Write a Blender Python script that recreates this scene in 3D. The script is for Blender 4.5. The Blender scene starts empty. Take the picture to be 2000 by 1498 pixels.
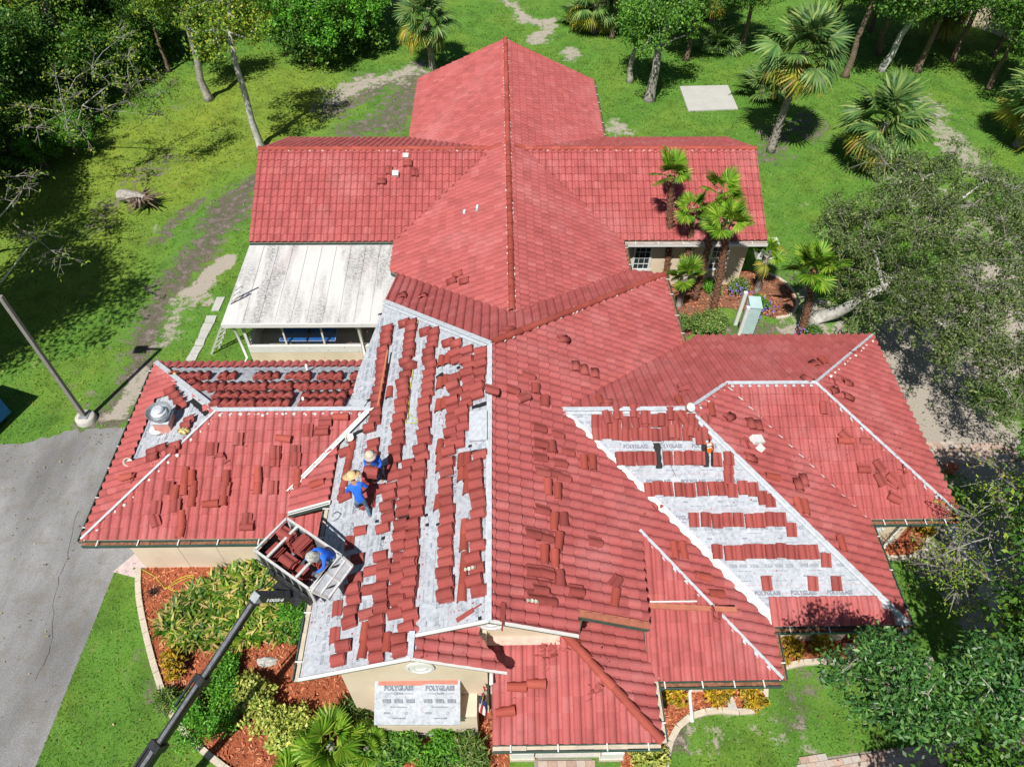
import bpy, bmesh, math, random
import numpy as np
from mathutils import Vector, Matrix

random.seed(7); rng = np.random.default_rng(7)
scene = bpy.context.scene
COL = scene.collection
rad = math.radians

# ------------------------------------------------------------------ camera
FPX = 1402.64
PITCH, YAW, ROLL = rad(48.833), rad(1.5503), rad(-0.7906)
CAM = np.array([0.0, 0.0, 20.0])
_F = np.array([math.sin(YAW)*math.cos(PITCH), math.cos(YAW)*math.cos(PITCH), -math.sin(PITCH)])
_R0 = np.array([math.cos(YAW), -math.sin(YAW), 0.0]); _D0 = np.cross(_F, _R0)
_R = math.cos(ROLL)*_R0 + math.sin(ROLL)*_D0
_D = -math.sin(ROLL)*_R0 + math.cos(ROLL)*_D0
cam_data = bpy.data.cameras.new('camera'); cam = bpy.data.objects.new('camera', cam_data); COL.objects.link(cam)
cam_data.sensor_fit = 'HORIZONTAL'; cam_data.sensor_width = 36.0; cam_data.lens = FPX/2000*36.0
cam_data.clip_start = 0.5; cam_data.clip_end = 600.0
mw = Matrix.Identity(4)
for i in range(3):
    mw[i][0], mw[i][1], mw[i][2], mw[i][3] = _R[i], -_D[i], -_F[i], CAM[i]
cam.matrix_world = mw
scene.camera = cam

# ------------------------------------------------------------------ sky, sun, exposure
SUN_DIR = Vector((-0.2647, -0.5925, 1.0)).normalized()      # towards the sun
world = bpy.data.worlds.new('World'); scene.world = world; world.use_nodes = True
wn = world.node_tree; bg = wn.nodes['Background']
sky = wn.nodes.new('ShaderNodeTexSky'); sky.sky_type = 'NISHITA'; sky.sun_disc = False
sky.sun_elevation = math.asin(SUN_DIR.z); sky.sun_rotation = math.atan2(SUN_DIR.x, SUN_DIR.y)
sky.air_density = 1.0; sky.dust_density = 0.6; sky.ozone_density = 1.0
wn.links.new(sky.outputs[0], bg.inputs[0]); bg.inputs[1].default_value = 0.05
sun_data = bpy.data.lights.new('sun', 'SUN'); sun_data.energy = 5.0; sun_data.angle = rad(0.53); sun_data.color = (1.0, 0.955, 0.89)
sun = bpy.data.objects.new('sun', sun_data); COL.objects.link(sun)
sun.rotation_euler = SUN_DIR.to_track_quat('Z', 'Y').to_euler(); sun.location = (-10, -20, 40)
scene.render.engine = 'CYCLES'
vs = scene.view_settings
vs.view_transform = 'Standard'; vs.look = 'None'; vs.exposure = 0.30; vs.gamma = 1.0; vs.use_curve_mapping = False

# ------------------------------------------------------------------ where a place seen in the photograph lies
def ray(u, v): return _F + _R*(u-1000.0)/FPX + _D*(v-749.0)/FPX
def W(u, v, z=0.0):
    d = ray(u, v); t = (z-20.0)/d[2]; return CAM + d*t
def PX(P):
    d = np.asarray(P, float)-CAM; z = d@_F
    return 1000+FPX*(d@_R)/z, 749+FPX*(d@_D)/z
def HT(v, x, y):
    best = min((abs(PX((x, y, h))[1]-v), h) for h in np.arange(0, 20, .1)); return best[1]

# ------------------------------------------------------------------ helpers: meshes
class MB:
    def __init__(s): s.v = []; s.f = []; s.m = []
    def add(s, vs_, fs, mi=0):
        o = len(s.v); s.v.extend([tuple(map(float, p)) for p in vs_])
        for f in fs: s.f.append(tuple(i+o for i in f)); s.m.append(mi)
        return s
    def box(s, c, size, rot=None, mi=0, taper=1.0):
        hx, hy, hz = size[0]/2, size[1]/2, size[2]/2
        P = [(-hx, -hy, -hz), (hx, -hy, -hz), (hx, hy, -hz), (-hx, hy, -hz),
             (-hx*taper, -hy*taper, hz), (hx*taper, -hy*taper, hz), (hx*taper, hy*taper, hz), (-hx*taper, hy*taper, hz)]
        M = rot if rot is not None else Matrix.Identity(3)
        P = [Vector(c)+M@Vector(p) for p in P]
        return s.add(P, [(0, 3, 2, 1), (4, 5, 6, 7), (0, 1, 5, 4), (1, 2, 6, 5), (2, 3, 7, 6), (3, 0, 4, 7)], mi)
    def beam(s, a, b, w, h, up=(0, 0, 1), mi=0, off=0.0, taper=1.0):
        a, b = Vector(a), Vector(b); d = (b-a); L = d.length; d.normalize()
        x = d.cross(Vector(up))
        if x.length < 1e-4: x = d.cross(Vector((1, 0, 0)))
        x.normalize(); n = x.cross(d)
        M = Matrix((x, d, n)).transposed()
        c = (a+b)/2+n*off
        return s.box(c, (w, L, h), M, mi)
    def tube(s, pts, rs, n=8, mi=0, cap=True):
        pts = [Vector(p) for p in pts]
        if not hasattr(rs, '__len__'): rs = [rs]*len(pts)
        rings = []; ref = Vector((0.31, 0.17, 0.93))
        for i, p in enumerate(pts):
            d = (pts[min(i+1, len(pts)-1)]-pts[max(i-1, 0)])
            if d.length < 1e-6: d = Vector((0, 0, 1))
            d.normalize(); x = d.cross(ref)
            if x.length < .05: x = d.cross(Vector((1, 0, 0)))
            x.normalize(); y = d.cross(x)
            rings.append([p+(x*math.cos(2*math.pi*k/n)+y*math.sin(2*math.pi*k/n))*rs[i] for k in range(n)])
        V = [q for r_ in rings for q in r_]; Fc = []
        for i in range(len(pts)-1):
            for k in range(n):
                a = i*n+k; b = i*n+(k+1) % n
                Fc.append((a, b, b+n, a+n))
        if cap: Fc.append(tuple(range(n))[::-1]); Fc.append(tuple((len(pts)-1)*n+k for k in range(n)))
        return s.add(V, Fc, mi)
    def lathe(s, prof, c=(0, 0, 0), n=24, mi=0):
        V = []; Fc = []
        for (r_, z) in prof:
            for k in range(n):
                a = 2*math.pi*k/n; V.append((c[0]+r_*math.cos(a), c[1]+r_*math.sin(a), c[2]+z))
        for i in range(len(prof)-1):
            for k in range(n):
                a = i*n+k; b = i*n+(k+1) % n; Fc.append((a, b, b+n, a+n))
        return s.add(V, Fc, mi)
    def prism(s, poly, vec, mi=0, mi_side=None):
        n = len(poly); vec = Vector(vec); P = [Vector(p) for p in poly]; Q = [p+vec for p in P]
        s.add(P+Q, [tuple(range(n))[::-1], tuple(range(n, 2*n))], mi)
        o = len(s.v)-2*n
        for i in range(n):
            j = (i+1) % n; s.f.append((o+i, o+j, o+n+j, o+n+i)); s.m.append(mi if mi_side is None else mi_side)
        return s
    def build(s, name, mats, parent=None, smooth=False, recalc=True):
        me = bpy.data.meshes.new(name); me.from_pydata(s.v, [], s.f)
        if not isinstance(mats, (list, tuple)): mats = [mats]
        for m_ in mats: me.materials.append(m_)
        if len(mats) > 1: me.polygons.foreach_set('material_index', s.m)
        if recalc:
            bm = bmesh.new(); bm.from_mesh(me); bmesh.ops.recalc_face_normals(bm, faces=bm.faces); bm.to_mesh(me); bm.free()
        if smooth: me.polygons.foreach_set('use_smooth', [True]*len(me.polygons))
        me.update()
        return link(name, me, parent)

def link(name, data, parent=None, mat_world=None):
    o = bpy.data.objects.new(name, data); COL.objects.link(o)
    if parent is not None: o.parent = parent
    if mat_world is not None: o.matrix_local = mat_world
    return o
def quads(name, V, Fq, mat, parent=None, smooth=False):
    """fast mesh of n-gons that all have the same size, from numpy arrays"""
    me = bpy.data.meshes.new(name); V = np.asarray(V, np.float32).reshape(-1, 3); Fq = np.asarray(Fq, np.int32)
    k = Fq.shape[1]; n = len(Fq)
    me.vertices.add(len(V)); me.vertices.foreach_set('co', V.ravel())
    me.loops.add(n*k); me.loops.foreach_set('vertex_index', Fq.ravel())
    me.polygons.add(n); me.polygons.foreach_set('loop_start', np.arange(0, n*k, k, dtype=np.int32))
    if smooth: me.polygons.foreach_set('use_smooth', np.ones(n, bool))
    me.update(calc_edges=True); me.validate()
    if isinstance(mat, (list, tuple)):
        for m_ in mat: me.materials.append(m_)
    else: me.materials.append(mat)
    if name is None: return me
    return link(name, me, parent)
def tag(o, label, cat, group=None):
    if 'kind' not in o: o['kind'] = 'thing'
    o['label'] = label; o['category'] = cat
    if group: o['group'] = group
    return o
def thing(name, label, cat, loc=(0, 0, 0), rz=0.0, group=None):
    o = bpy.data.objects.new(name, None); COL.objects.link(o); o.empty_display_size = .2
    o.location = loc; o.rotation_euler = (0, 0, rz)
    return tag(o, label, cat, group)
def struct(o, kind='structure'): o['kind'] = kind; return o

# ------------------------------------------------------------------ helpers: materials
def nodemat(name):
    m = bpy.data.materials.new(name); m.use_nodes = True
    return m, m.node_tree, m.node_tree.nodes['Principled BSDF']
def noise(nt, scale, detail=4.0, rough=.55, coord='Object', dist=0.0):
    tc = nt.nodes.new('ShaderNodeTexCoord'); n = nt.nodes.new('ShaderNodeTexNoise')
    n.inputs['Scale'].default_value = scale; n.inputs['Detail'].default_value = detail; n.inputs['Roughness'].default_value = rough
    n.inputs['Distortion'].default_value = dist
    nt.links.new(tc.outputs[coord], n.inputs['Vector']); return n.outputs['Fac']
def worldnoise(nt, scale, detail=4.0, rough=.55, stretch=None):
    g = nt.nodes.new('ShaderNodeNewGeometry'); n = nt.nodes.new('ShaderNodeTexNoise')
    n.inputs['Scale'].default_value = scale; n.inputs['Detail'].default_value = detail; n.inputs['Roughness'].default_value = rough
    src = g.outputs['Position']
    if stretch:
        mp = nt.nodes.new('ShaderNodeMapping'); mp.inputs['Scale'].default_value = stretch; nt.links.new(src, mp.inputs['Vector']); src = mp.outputs[0]
    nt.links.new(src, n.inputs['Vector']); return n.outputs['Fac']
def ramp(nt, fac, stops):
    r_ = nt.nodes.new('ShaderNodeValToRGB'); el = r_.color_ramp.elements
    while len(el) < len(stops): el.new(.5)
    for e, (p, c) in zip(el, stops):
        e.position = p; e.color = (c[0], c[1], c[2], 1) if hasattr(c, '__len__') else (c, c, c, 1)
    nt.links.new(fac, r_.inputs[0]); return r_.outputs[0]
def mixc(nt, fac, a, b, mode='MIX'):
    m = nt.nodes.new('ShaderNodeMix'); m.data_type = 'RGBA'; m.blend_type = mode
    for sock, val in ((m.inputs[0], fac), (m.inputs[6], a), (m.inputs[7], b)):
        if hasattr(val, 'links'): nt.links.new(val, sock)
        elif hasattr(val, '__len__'): sock.default_value = (*val[:3], 1)
        else: sock.default_value = val
    return m.outputs[2]
def math_(nt, op, a, b=0.0):
    m = nt.nodes.new('ShaderNodeMath'); m.operation = op
    for sock, val in ((m.inputs[0], a), (m.inputs[1], b)):
        if hasattr(val, 'links'): nt.links.new(val, sock)
        else: sock.default_value = val
    return m.outputs[0]
def bump(nt, bsdf, h, strength=.3, dist=.02):
    b = nt.nodes.new('ShaderNodeBump'); b.inputs['Strength'].default_value = strength; b.inputs['Distance'].default_value = dist
    nt.links.new(h, b.inputs['Height']); nt.links.new(b.outputs[0], bsdf.inputs['Normal'])
def simple(name, col, rough=.6, metal=0.0, var=.15, scale=6.0, bmp=0.0, spec=.4, world_=True, scale2=None):
    m, nt, b = nodemat(name)
    f = worldnoise(nt, scale, 5) if world_ else noise(nt, scale, 5)
    lo = tuple(c*(1-var) for c in col); hi = tuple(min(1, c*(1+var)) for c in col)
    c = ramp(nt, f, [(.3, lo), (.7, hi)])
    if scale2:
        f2 = worldnoise(nt, scale2, 3); c = mixc(nt, .5, c, ramp(nt, f2, [(.3, lo), (.7, hi)]))
    nt.links.new(c, b.inputs['Base Color']); b.inputs['Roughness'].default_value = rough; b.inputs['Metallic'].default_value = metal
    b.inputs['Specular IOR Level'].default_value = spec
    if bmp: bump(nt, b, f, bmp)
    return m
def island_random(nt):
    g = nt.nodes.new('ShaderNodeNewGeometry'); oi = nt.nodes.new('ShaderNodeObjectInfo')
    s = math_(nt, 'ADD', g.outputs['Random Per Island'], oi.outputs['Random']); return math_(nt, 'FRACT', s)
def foliage(name, cols, trans=.15, rough=.5, spec=.35):
    """cols: list of (position, colour); every leaf takes its own colour"""
    m, nt, b = nodemat(name)
    r_ = island_random(nt); c = ramp(nt, r_, cols)
    big = worldnoise(nt, .8, 2); c = mixc(nt, 1.0, c, ramp(nt, big, [(.3, .72), (.7, 1.25)]), 'MULTIPLY')
    nt.links.new(c, b.inputs['Base Color']); b.inputs['Roughness'].default_value = rough; b.inputs['Specular IOR Level'].default_value = spec
    tr = nt.nodes.new('ShaderNodeBsdfTranslucent'); nt.links.new(c, tr.inputs[0])
    mx = nt.nodes.new('ShaderNodeMixShader'); mx.inputs[0].default_value = trans
    out = nt.nodes['Material Output']
    nt.links.new(b.outputs[0], mx.inputs[1]); nt.links.new(tr.outputs[0], mx.inputs[2]); nt.links.new(mx.outputs[0], out.inputs[0])
    return m

M = {}
# roof tile: painted red concrete, every tile a little different, pale cutting dust in places
def tilemat(name, base, dust=.35, varn=.16):
    m, nt, b = nodemat(name)
    r_ = island_random(nt)
    lo = tuple(c*(1-varn) for c in base); hi = (base[0]*(1+varn*.7), base[1]*(1+varn), base[2]*(1+varn))
    c = ramp(nt, r_, [(0, lo), (.5, base), (.93, hi), (1, (base[0]*1.12, base[1]*1.35, base[2]*1.35))])
    f = worldnoise(nt, .55, 6, .65); pale = (min(1, base[0]*1.35), base[1]*2.3, base[2]*2.4)
    k = ramp(nt, f, [(.50, 0.0), (.72, dust)]); c = mixc(nt, k, c, pale)
    f2 = worldnoise(nt, 30, 4, .7); c = mixc(nt, 1.0, c, ramp(nt, f2, [(.25, .86), (.75, 1.1)]), 'MULTIPLY')
    f3 = worldnoise(nt, 5, 5, .7); kk = ramp(nt, f3, [(.66, 0.0), (.8, .28)]); c = mixc(nt, kk, c, pale)
    f4 = worldnoise(nt, 1.7, 7, .7); c = mixc(nt, 1.0, c, ramp(nt, f4, [(.30, .82), (.48, 1.0), (.7, 1.06)]), 'MULTIPLY')
    f5 = worldnoise(nt, 14, 5, .75); c = mixc(nt, ramp(nt, f5, [(.68, 0.0), (.78, .35)]), c, (.09, .055, .05))
    nt.links.new(c, b.inputs['Base Color']); b.inputs['Roughness'].default_value = .72; b.inputs['Specular IOR Level'].default_value = .22
    bump(nt, b, f2, .25, .01)
    return m
M['tile'] = tilemat('roof_tile_red', (.375, .092, .088), dust=.42, varn=.12)
M['tile_loose'] = tilemat('loose_tile_red', (.285, .062, .054), dust=.2)
M['cap'] = tilemat('ridge_tile_red', (.33, .068, .05), dust=.2)
M['trim_terra'] = simple('terracotta_trim', (.42, .145, .09), .75)
M['mortar'] = simple('white_mortar', (.62, .60, .57), .9, var=.25, scale=20)
M['metal'] = simple('galvanised_metal', (.60, .64, .68), .42, .25, .16, 9)
M['metal_dull'] = simple('dull_metal', (.40, .43, .45), .42, .55, .25, 7)
M['alu'] = simple('aluminium', (.66, .66, .64), .45, .3, .12, 12)
M['white'] = simple('white_paint', (.66, .66, .64), .55, 0, .06, 5)
M['fascia'] = simple('green_fascia', (.045, .085, .07), .55, 0, .2, 6)
M['gutter_in'] = simple('gutter_debris', (.22, .10, .055), .9, 0, .5, 14)
M['deckwood'] = simple('deck_wood', (.25, .2, .15), .9)
M['tar'] = simple('black_tar', (.014, .014, .016), .75, 0, .3, 20)
M['black'] = simple('black_paint', (.022, .023, .026), .42, 0, .5, 10)
M['steel'] = simple('worn_steel', (.36, .36, .37), .35, .85, .25, 14)
M['dark'] = simple('dark_inside', (.02, .02, .022), .8)
M['concrete'] = simple('concrete', (.46, .44, .40), .9, 0, .22, 2.2, .15, scale2=18)
M['conc_pale'] = simple('pale_concrete', (.43, .43, .40), .9, 0, .14, 1.6, .1, scale2=14)
M['kerb'] = simple('kerb_concrete', (.50, .44, .35), .92, 0, .22, 4, .2, scale2=20)
M['rope_y'] = simple('yellow_rope', (.55, .60, .05), .7)
M['red'] = simple('red_plastic', (.5, .03, .02), .45)
M['orange'] = simple('orange_plastic', (.75, .17, .02), .45)
M['bluetarp'] = simple('blue_paint', (.02, .16, .55), .45)
M['bucket'] = simple('white_bucket', (.72, .70, .64), .55, 0, .2, 8)
M['util'] = simple('utility_green', (.42, .56, .57), .45, 0, .08, 4)
M['bark'] = simple('bark_brown', (.16, .115, .08), .95, 0, .45, 9, .6)
M['bark_gray'] = simple('bark_gray', (.30, .28, .25), .95, 0, .4, 7, .6)
M['bark_red'] = simple('palm_bark_red', (.20, .085, .045), .95, 0, .5, 9, .7)
M['bark_white'] = simple('bark_pale', (.42, .41, .38), .9, 0, .35, 6, .4)
M['twig'] = simple('twig_gray', (.20, .19, .165), .95, 0, .3, 4)
# stucco
m, nt, b = nodemat('cream_stucco'); f = worldnoise(nt, 60, 3); f2 = worldnoise(nt, 1.1, 5)
c = ramp(nt, f2, [(.3, (.60, .49, .365)), (.7, (.72, .61, .47))]); nt.links.new(c, b.inputs['Base Color']); b.inputs['Roughness'].default_value = .93
bump(nt, b, f, .4, .01); M['stucco'] = m
# underlayment felt: white-grey with grey blotches and faint red rule lines (mineral print)
m, nt, b = nodemat('underlayment_felt'); f = worldnoise(nt, 9, 8, .75); f2 = worldnoise(nt, 1.5, 4)
c = ramp(nt, f, [(.30, (.22, .245, .285)), (.46, (.385, .415, .46)), (.66, (.51, .535, .575))]); c = mixc(nt, 1.0, c, ramp(nt, f2, [(.3, .86), (.7, 1.04)]), 'MULTIPLY')
f3 = worldnoise(nt, 3.2, 6, .7); c = mixc(nt, ramp(nt, f3, [(.60, 0.0), (.78, .3)]), c, (.50, .30, .28)); f4 = worldnoise(nt, 5, 5, .7, (1, .3, 1)); nt.links.new(c, b.inputs['Base Color']); b.inputs['Roughness'].default_value = .85; bump(nt, b, f4, .5, .04); M['felt'] = m
m, nt, b = nodemat('grey_print'); f = worldnoise(nt, 25, 5, .7); c = ramp(nt, f, [(.35, (.075, .09, .125)), (.64, (.25, .28, .33))]); nt.links.new(c, b.inputs['Base Color']); b.inputs['Roughness'].default_value = .85; M['print'] = m
m, nt, b = nodemat('faint_print'); f = worldnoise(nt, 40, 5, .7); c = ramp(nt, f, [(.35, (.12, .14, .18)), (.64, (.31, .33, .38))]); nt.links.new(c, b.inputs['Base Color']); b.inputs['Roughness'].default_value = .85; M['print2'] = m
M['redline'] = simple('red_rule', (.48, .22, .24), .85, 0, .2, 10)
# white porch roof with dirty streaks running down
m, nt, b = nodemat('porch_roof_white'); f = worldnoise(nt, 1.6, 6, .6, (1.0, .16, 1.0)); f2 = worldnoise(nt, 12, 6, .75)
k = math_(nt, 'MULTIPLY', ramp(nt, f, [(.44, 0.0), (.62, 1.0)]), ramp(nt, f2, [(.38, .1), (.62, 1.0)]))
c = mixc(nt, k, (.57, .57, .56), (.20, .195, .19)); f3 = worldnoise(nt, .7, 3)
c = mixc(nt, ramp(nt, f3, [(.55, 0.0), (.75, .35)]), c, (.55, .44, .42)); nt.links.new(c, b.inputs['Base Color']); b.inputs['Roughness'].default_value = .6; M['porchroof'] = m
# asphalt
m, nt, b = nodemat('asphalt'); f = worldnoise(nt, 70, 4, .8); f2 = worldnoise(nt, .45, 6, .6, (1.0, .35, 1.0)); f3 = worldnoise(nt, 2.2, 5); f6 = worldnoise(nt, 22, 4, .8); f7 = worldnoise(nt, 3.5, 6, .7)
c = ramp(nt, f2, [(.3, (.13, .128, .125)), (.5, (.23, .23, .23)), (.7, (.34, .34, .345))])
c = mixc(nt, 1.0, c, ramp(nt, f, [(.25, .5), (.75, 1.42)]), 'MULTIPLY'); c = mixc(nt, ramp(nt, f3, [(.50, 0.0), (.68, .5)]), c, (.17, .145, .115))
c = mixc(nt, 1.0, c, ramp(nt, f6, [(.28, .72), (.72, 1.25)]), 'MULTIPLY'); c = mixc(nt, ramp(nt, f7, [(.69, 0.0), (.76, .55)]), c, (.07, .068, .065))
nt.links.new(c, b.inputs['Base Color']); b.inputs['Roughness'].default_value = .95; b.inputs['Specular IOR Level'].default_value = .2; bump(nt, b, f6, .6, .02); M['asphalt'] = m
# mulch
m, nt, b = nodemat('red_mulch'); f = worldnoise(nt, 38, 5, .8); f2 = worldnoise(nt, 1.1, 4)
c = ramp(nt, f, [(.25, (.11, .026, .010)), (.5, (.33, .085, .034)), (.75, (.52, .17, .08))]); c = mixc(nt, 1.0, c, ramp(nt, f2, [(.3, .75), (.7, 1.2)]), 'MULTIPLY')
nt.links.new(c, b.inputs['Base Color']); b.inputs['Roughness'].default_value = .95; bump(nt, b, f, .8, .03); M['mulch'] = m
m, nt, b = nodemat('brown_mulch'); f = worldnoise(nt, 30, 5, .8)
c = ramp(nt, f, [(.25, (.06, .03, .018)), (.5, (.17, .085, .05)), (.75, (.32, .19, .12))]); nt.links.new(c, b.inputs['Base Color']); b.inputs['Roughness'].default_value = .95; bump(nt, b, f, .8, .03); M['mulch_b'] = m
m, nt, b = nodemat('mulch_chip'); c = ramp(nt, island_random(nt), [(0, (.14, .03, .014)), (.5, (.40, .11, .045)), (1, (.62, .27, .14))]); nt.links.new(c, b.inputs['Base Color']); b.inputs['Roughness'].default_value = .9; M['chip'] = m
# glass and screen mesh
m, nt, b = nodemat('window_glass'); b.inputs['Base Color'].default_value = (.03, .04, .05, 1); b.inputs['Roughness'].default_value = .06; b.inputs['Specular IOR Level'].default_value = .7; M['glass'] = m
m, nt, b = nodemat('insect_screen'); tr = nt.nodes.new('ShaderNodeBsdfTransparent'); mx = nt.nodes.new('ShaderNodeMixShader'); mx.inputs[0].default_value = .16
b.inputs['Base Color'].default_value = (.03, .03, .032, 1); b.inputs['Roughness'].default_value = .6
nt.links.new(tr.outputs[0], mx.inputs[1]); nt.links.new(b.outputs[0], mx.inputs[2]); nt.links.new(mx.outputs[0], nt.nodes['Material Output'].inputs[0]); M['screen'] = m
# foliage
M['leaf_dark'] = foliage('leaf_dark', [(0, (.022, .075, .010)), (.5, (.055, .155, .018)), (.9, (.12, .26, .03)), (1, (.26, .34, .04))])
M['leaf_mid'] = foliage('leaf_mid', [(0, (.035, .12, .015)), (.5, (.08, .22, .02)), (1, (.18, .36, .04))])
M['leaf_yellow'] = foliage('leaf_yellow', [(0, (.05, .13, .012)), (.5, (.13, .24, .018)), (.88, (.28, .38, .03)), (1, (.40, .32, .03))])
M['leaf_gray'] = foliage('leaf_gray', [(0, (.045, .09, .02)), (.5, (.105, .17, .04)), (.9, (.19, .26, .07)), (1, (.34, .36, .16))], .3)
M['leaf_glossy'] = foliage('leaf_glossy', [(0, (.025, .085, .02)), (.5, (.055, .165, .035)), (.9, (.11, .25, .05)), (1, (.22, .30, .09))], .18, .42, .4)
M['leaf_bright'] = foliage('leaf_bright', [(0, (.035, .14, .01)), (.6, (.08, .27, .015)), (1, (.17, .42, .03))])
M['leaf_varieg'] = foliage('leaf_variegated', [(0, (.10, .20, .02)), (.35, (.28, .36, .05)), (1, (.62, .60, .16))])
M['leaf_croton'] = foliage('leaf_croton', [(0, (.08, .12, .01)), (.4, (.38, .26, .012)), (.8, (.58, .36, .02)), (1, (.36, .10, .02))])
M['leaf_lily'] = foliage('leaf_lily', [(0, (.02, .07, .006)), (.45, (.08, .20, .012)), (.68, (.26, .32, .03)), (.84, (.52, .44, .12)), (1, (.42, .30, .16))])
M['leaf_fern'] = foliage('leaf_fern', [(0, (.04, .10, .015)), (.6, (.12, .22, .04)), (1, (.30, .33, .10))])
M['frond_sabal'] = foliage('frond_sabal', [(0, (.05, .13, .04)), (.6, (.13, .25, .06)), (1, (.28, .36, .10))], .3)
M['frond_old'] = foliage('frond_old', [(0, (.10, .17, .02)), (.45, (.26, .30, .03)), (.85, (.48, .38, .05)), (1, (.34, .20, .08))], .3)
M['frond_dead'] = foliage('frond_dead', [(0, (.10, .065, .035)), (1, (.27, .18, .10))], .1)
M['frond_wash'] = foliage('frond_green', [(0, (.07, .19, .012)), (.6, (.16, .34, .02)), (1, (.38, .48, .06))], .35)
M['grass'] = foliage('grass_blade', [(0, (.035, .10, .008)), (.5, (.08, .21, .012)), (.85, (.15, .30, .02)), (1, (.26, .30, .06))], .3)

# ================================================================== GROUND
def seg_dist(P, a, b):
    a = np.array(a[:2]); b = np.array(b[:2]); d = b-a; t = np.clip(((P-a)@d)/(d@d+1e-9), 0, 1)
    return np.linalg.norm(P-(a+t[:, None]*d), axis=1)
def path_mask(P, pts, width, soft):
    m_ = np.full(len(P), 1e9)
    for a, b in zip(pts[:-1], pts[1:]): m_ = np.minimum(m_, seg_dist(P, a, b))
    return np.clip((width+soft-m_)/soft, 0, 1)
def vnoise(P, s, seed):
    r_ = np.random.default_rng(seed); T = r_.random((64, 64)); Q = P/s; i = np.floor(Q).astype(int); f = Q-i; f = f*f*(3-2*f)
    g = lambda dx, dy: T[(i[:, 0]+dx) % 64, (i[:, 1]+dy) % 64]
    return (g(0, 0)*(1-f[:, 0])+g(1, 0)*f[:, 0])*(1-f[:, 1])+(g(0, 1)*(1-f[:, 0])+g(1, 1)*f[:, 0])*f[:, 1]
def G(*uvs): return [W(u, v)[:2] for u, v in uvs]

xs_ = np.concatenate([[-260, -120, -70], np.arange(-46, 46.1, .3), [70, 120, 260]])
ys_ = np.concatenate([[-120, -50, -15], np.arange(-2, 64.1, .3), [90, 150, 320]])
gx, gy = np.meshgrid(xs_, ys_); P2 = np.stack([gx.ravel(), gy.ravel()], 1)
NX, NY = len(xs_), len(ys_)
i0 = (np.arange(NY-1)[:, None]*NX+np.arange(NX-1)[None, :]).ravel()
wob = np.stack([vnoise(P2, 1.3, 1)-.5, vnoise(P2, 1.3, 2)-.5], 1)*1.2 + np.stack([vnoise(P2, .5, 3)-.5, vnoise(P2, .5, 4)-.5], 1)*.5
Pw = P2+wob
dirt = np.zeros(len(P2)); sand = np.zeros(len(P2)); yel = np.zeros(len(P2))
def put(arr, m_, k): np.maximum(arr, m_*k, out=arr)
put(dirt, path_mask(Pw, G((500, 360), (430, 430), (350, 540), (300, 620), (255, 720), (200, 830)), .35, 1.3), .66)
put(dirt, path_mask(Pw, G((390, 390), (330, 440), (310, 470)), .2, .5), .6)
put(dirt, path_mask(Pw, G((330, 300), (250, 360), (190, 430)), .4, 1.2), .45)
put(dirt, path_mask(Pw, G((650, 210), (740, 160), (820, 150), (760, 245), (680, 260)), .6, 1.7), .6)
put(sand, path_mask(Pw, G((425, 510), (405, 545), (380, 575)), .25, .35), .95)
put(sand, path_mask(Pw, G((345, 640), (375, 590), (330, 660)), .2, 1.0), .5)
put(sand, path_mask(Pw, G((210, 815), (240, 780), (262, 740)), .25, .5), .7)
put(sand, path_mask(Pw, G((640, 190), (720, 165), (820, 135)), .3, 1.2), .62)
put(sand, path_mask(Pw, G((770, 5), (860, 15)), .2, .8), .5)
put(sand, path_mask(Pw, G((1000, 0), (1030, 35), (1065, 45), (1045, 85)), .15, 1.0), .65)
put(sand, path_mask(Pw, G((1095, 100), (1110, 115)), .3, .6), .6)
put(sand, path_mask(Pw, G((1185, 245), (1215, 265)), .2, .8), .6)
put(dirt, path_mask(Pw, G((1505, 300), (1530, 260), (1580, 240)), .7, 1.2), .5)
put(sand, path_mask(Pw, G((1790, 200), (1850, 260), (1900, 310), (1960, 360)), .5, 1.2), .55)
put(sand, path_mask(Pw, G((1750, 330), (1850, 420), (1990, 500)), 1.2, 2.4), .45)
put(sand, path_mask(Pw, G((1990, 560), (1930, 640), (1800, 700), (1740, 760), (1800, 830), (1900, 870)), 1.3, 2.2), .78)
put(sand, path_mask(Pw, G((1600, 590), (1560, 640), (1650, 640)), .5, 1.0), .55)
put(dirt, path_mask(Pw, G((1440, 640), (1500, 650), (1580, 640)), .5, .8), .55)
put(sand, path_mask(Pw, G((1330, 1480), (1420, 1440), (1560, 1460)), .1, .8), .42)
put(dirt, path_mask(Pw, G((1520, 1420), (1560, 1330), (1640, 1300)), .2, 1.0), .42)
put(sand, path_mask(Pw, G((1860, 1080), (1960, 1080), (1930, 1240)), .8, 1.2), .6)
put(dirt, path_mask(Pw, G((290, 1240), (300, 1300), (330, 1370)), .05, .35), .55)
put(dirt, path_mask(Pw, G((1310, 1480), (1310, 1440), (1370, 1400)), .2, .5), .7)
for k_ in range(40):                                                   # worn spots all over the lawn
    u, v = rng.uniform(300, 2000), rng.uniform(0, 700); c_ = W(u, v)[:2]; put(dirt if k_ % 2 else sand, path_mask(Pw, [c_, c_+rng.normal(0, .8, 2)], .1, .7), rng.uniform(.2, .5))
put(yel, path_mask(P2, G((60, 380), (250, 330), (440, 250), (520, 200)), 3.0, 3.0), .8)
put(yel, path_mask(P2, G((0, 560), (150, 520)), 2.0, 2.0), .6)
ground = quads('ground', np.c_[P2, np.zeros(len(P2))], np.stack([i0, i0+1, i0+1+NX, i0+NX], 1), None) if False else None
m, nt, b = nodemat('lawn_ground')
def attr(nt, n): a = nt.nodes.new('ShaderNodeAttribute'); a.attribute_name = n; return a.outputs['Fac']
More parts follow.
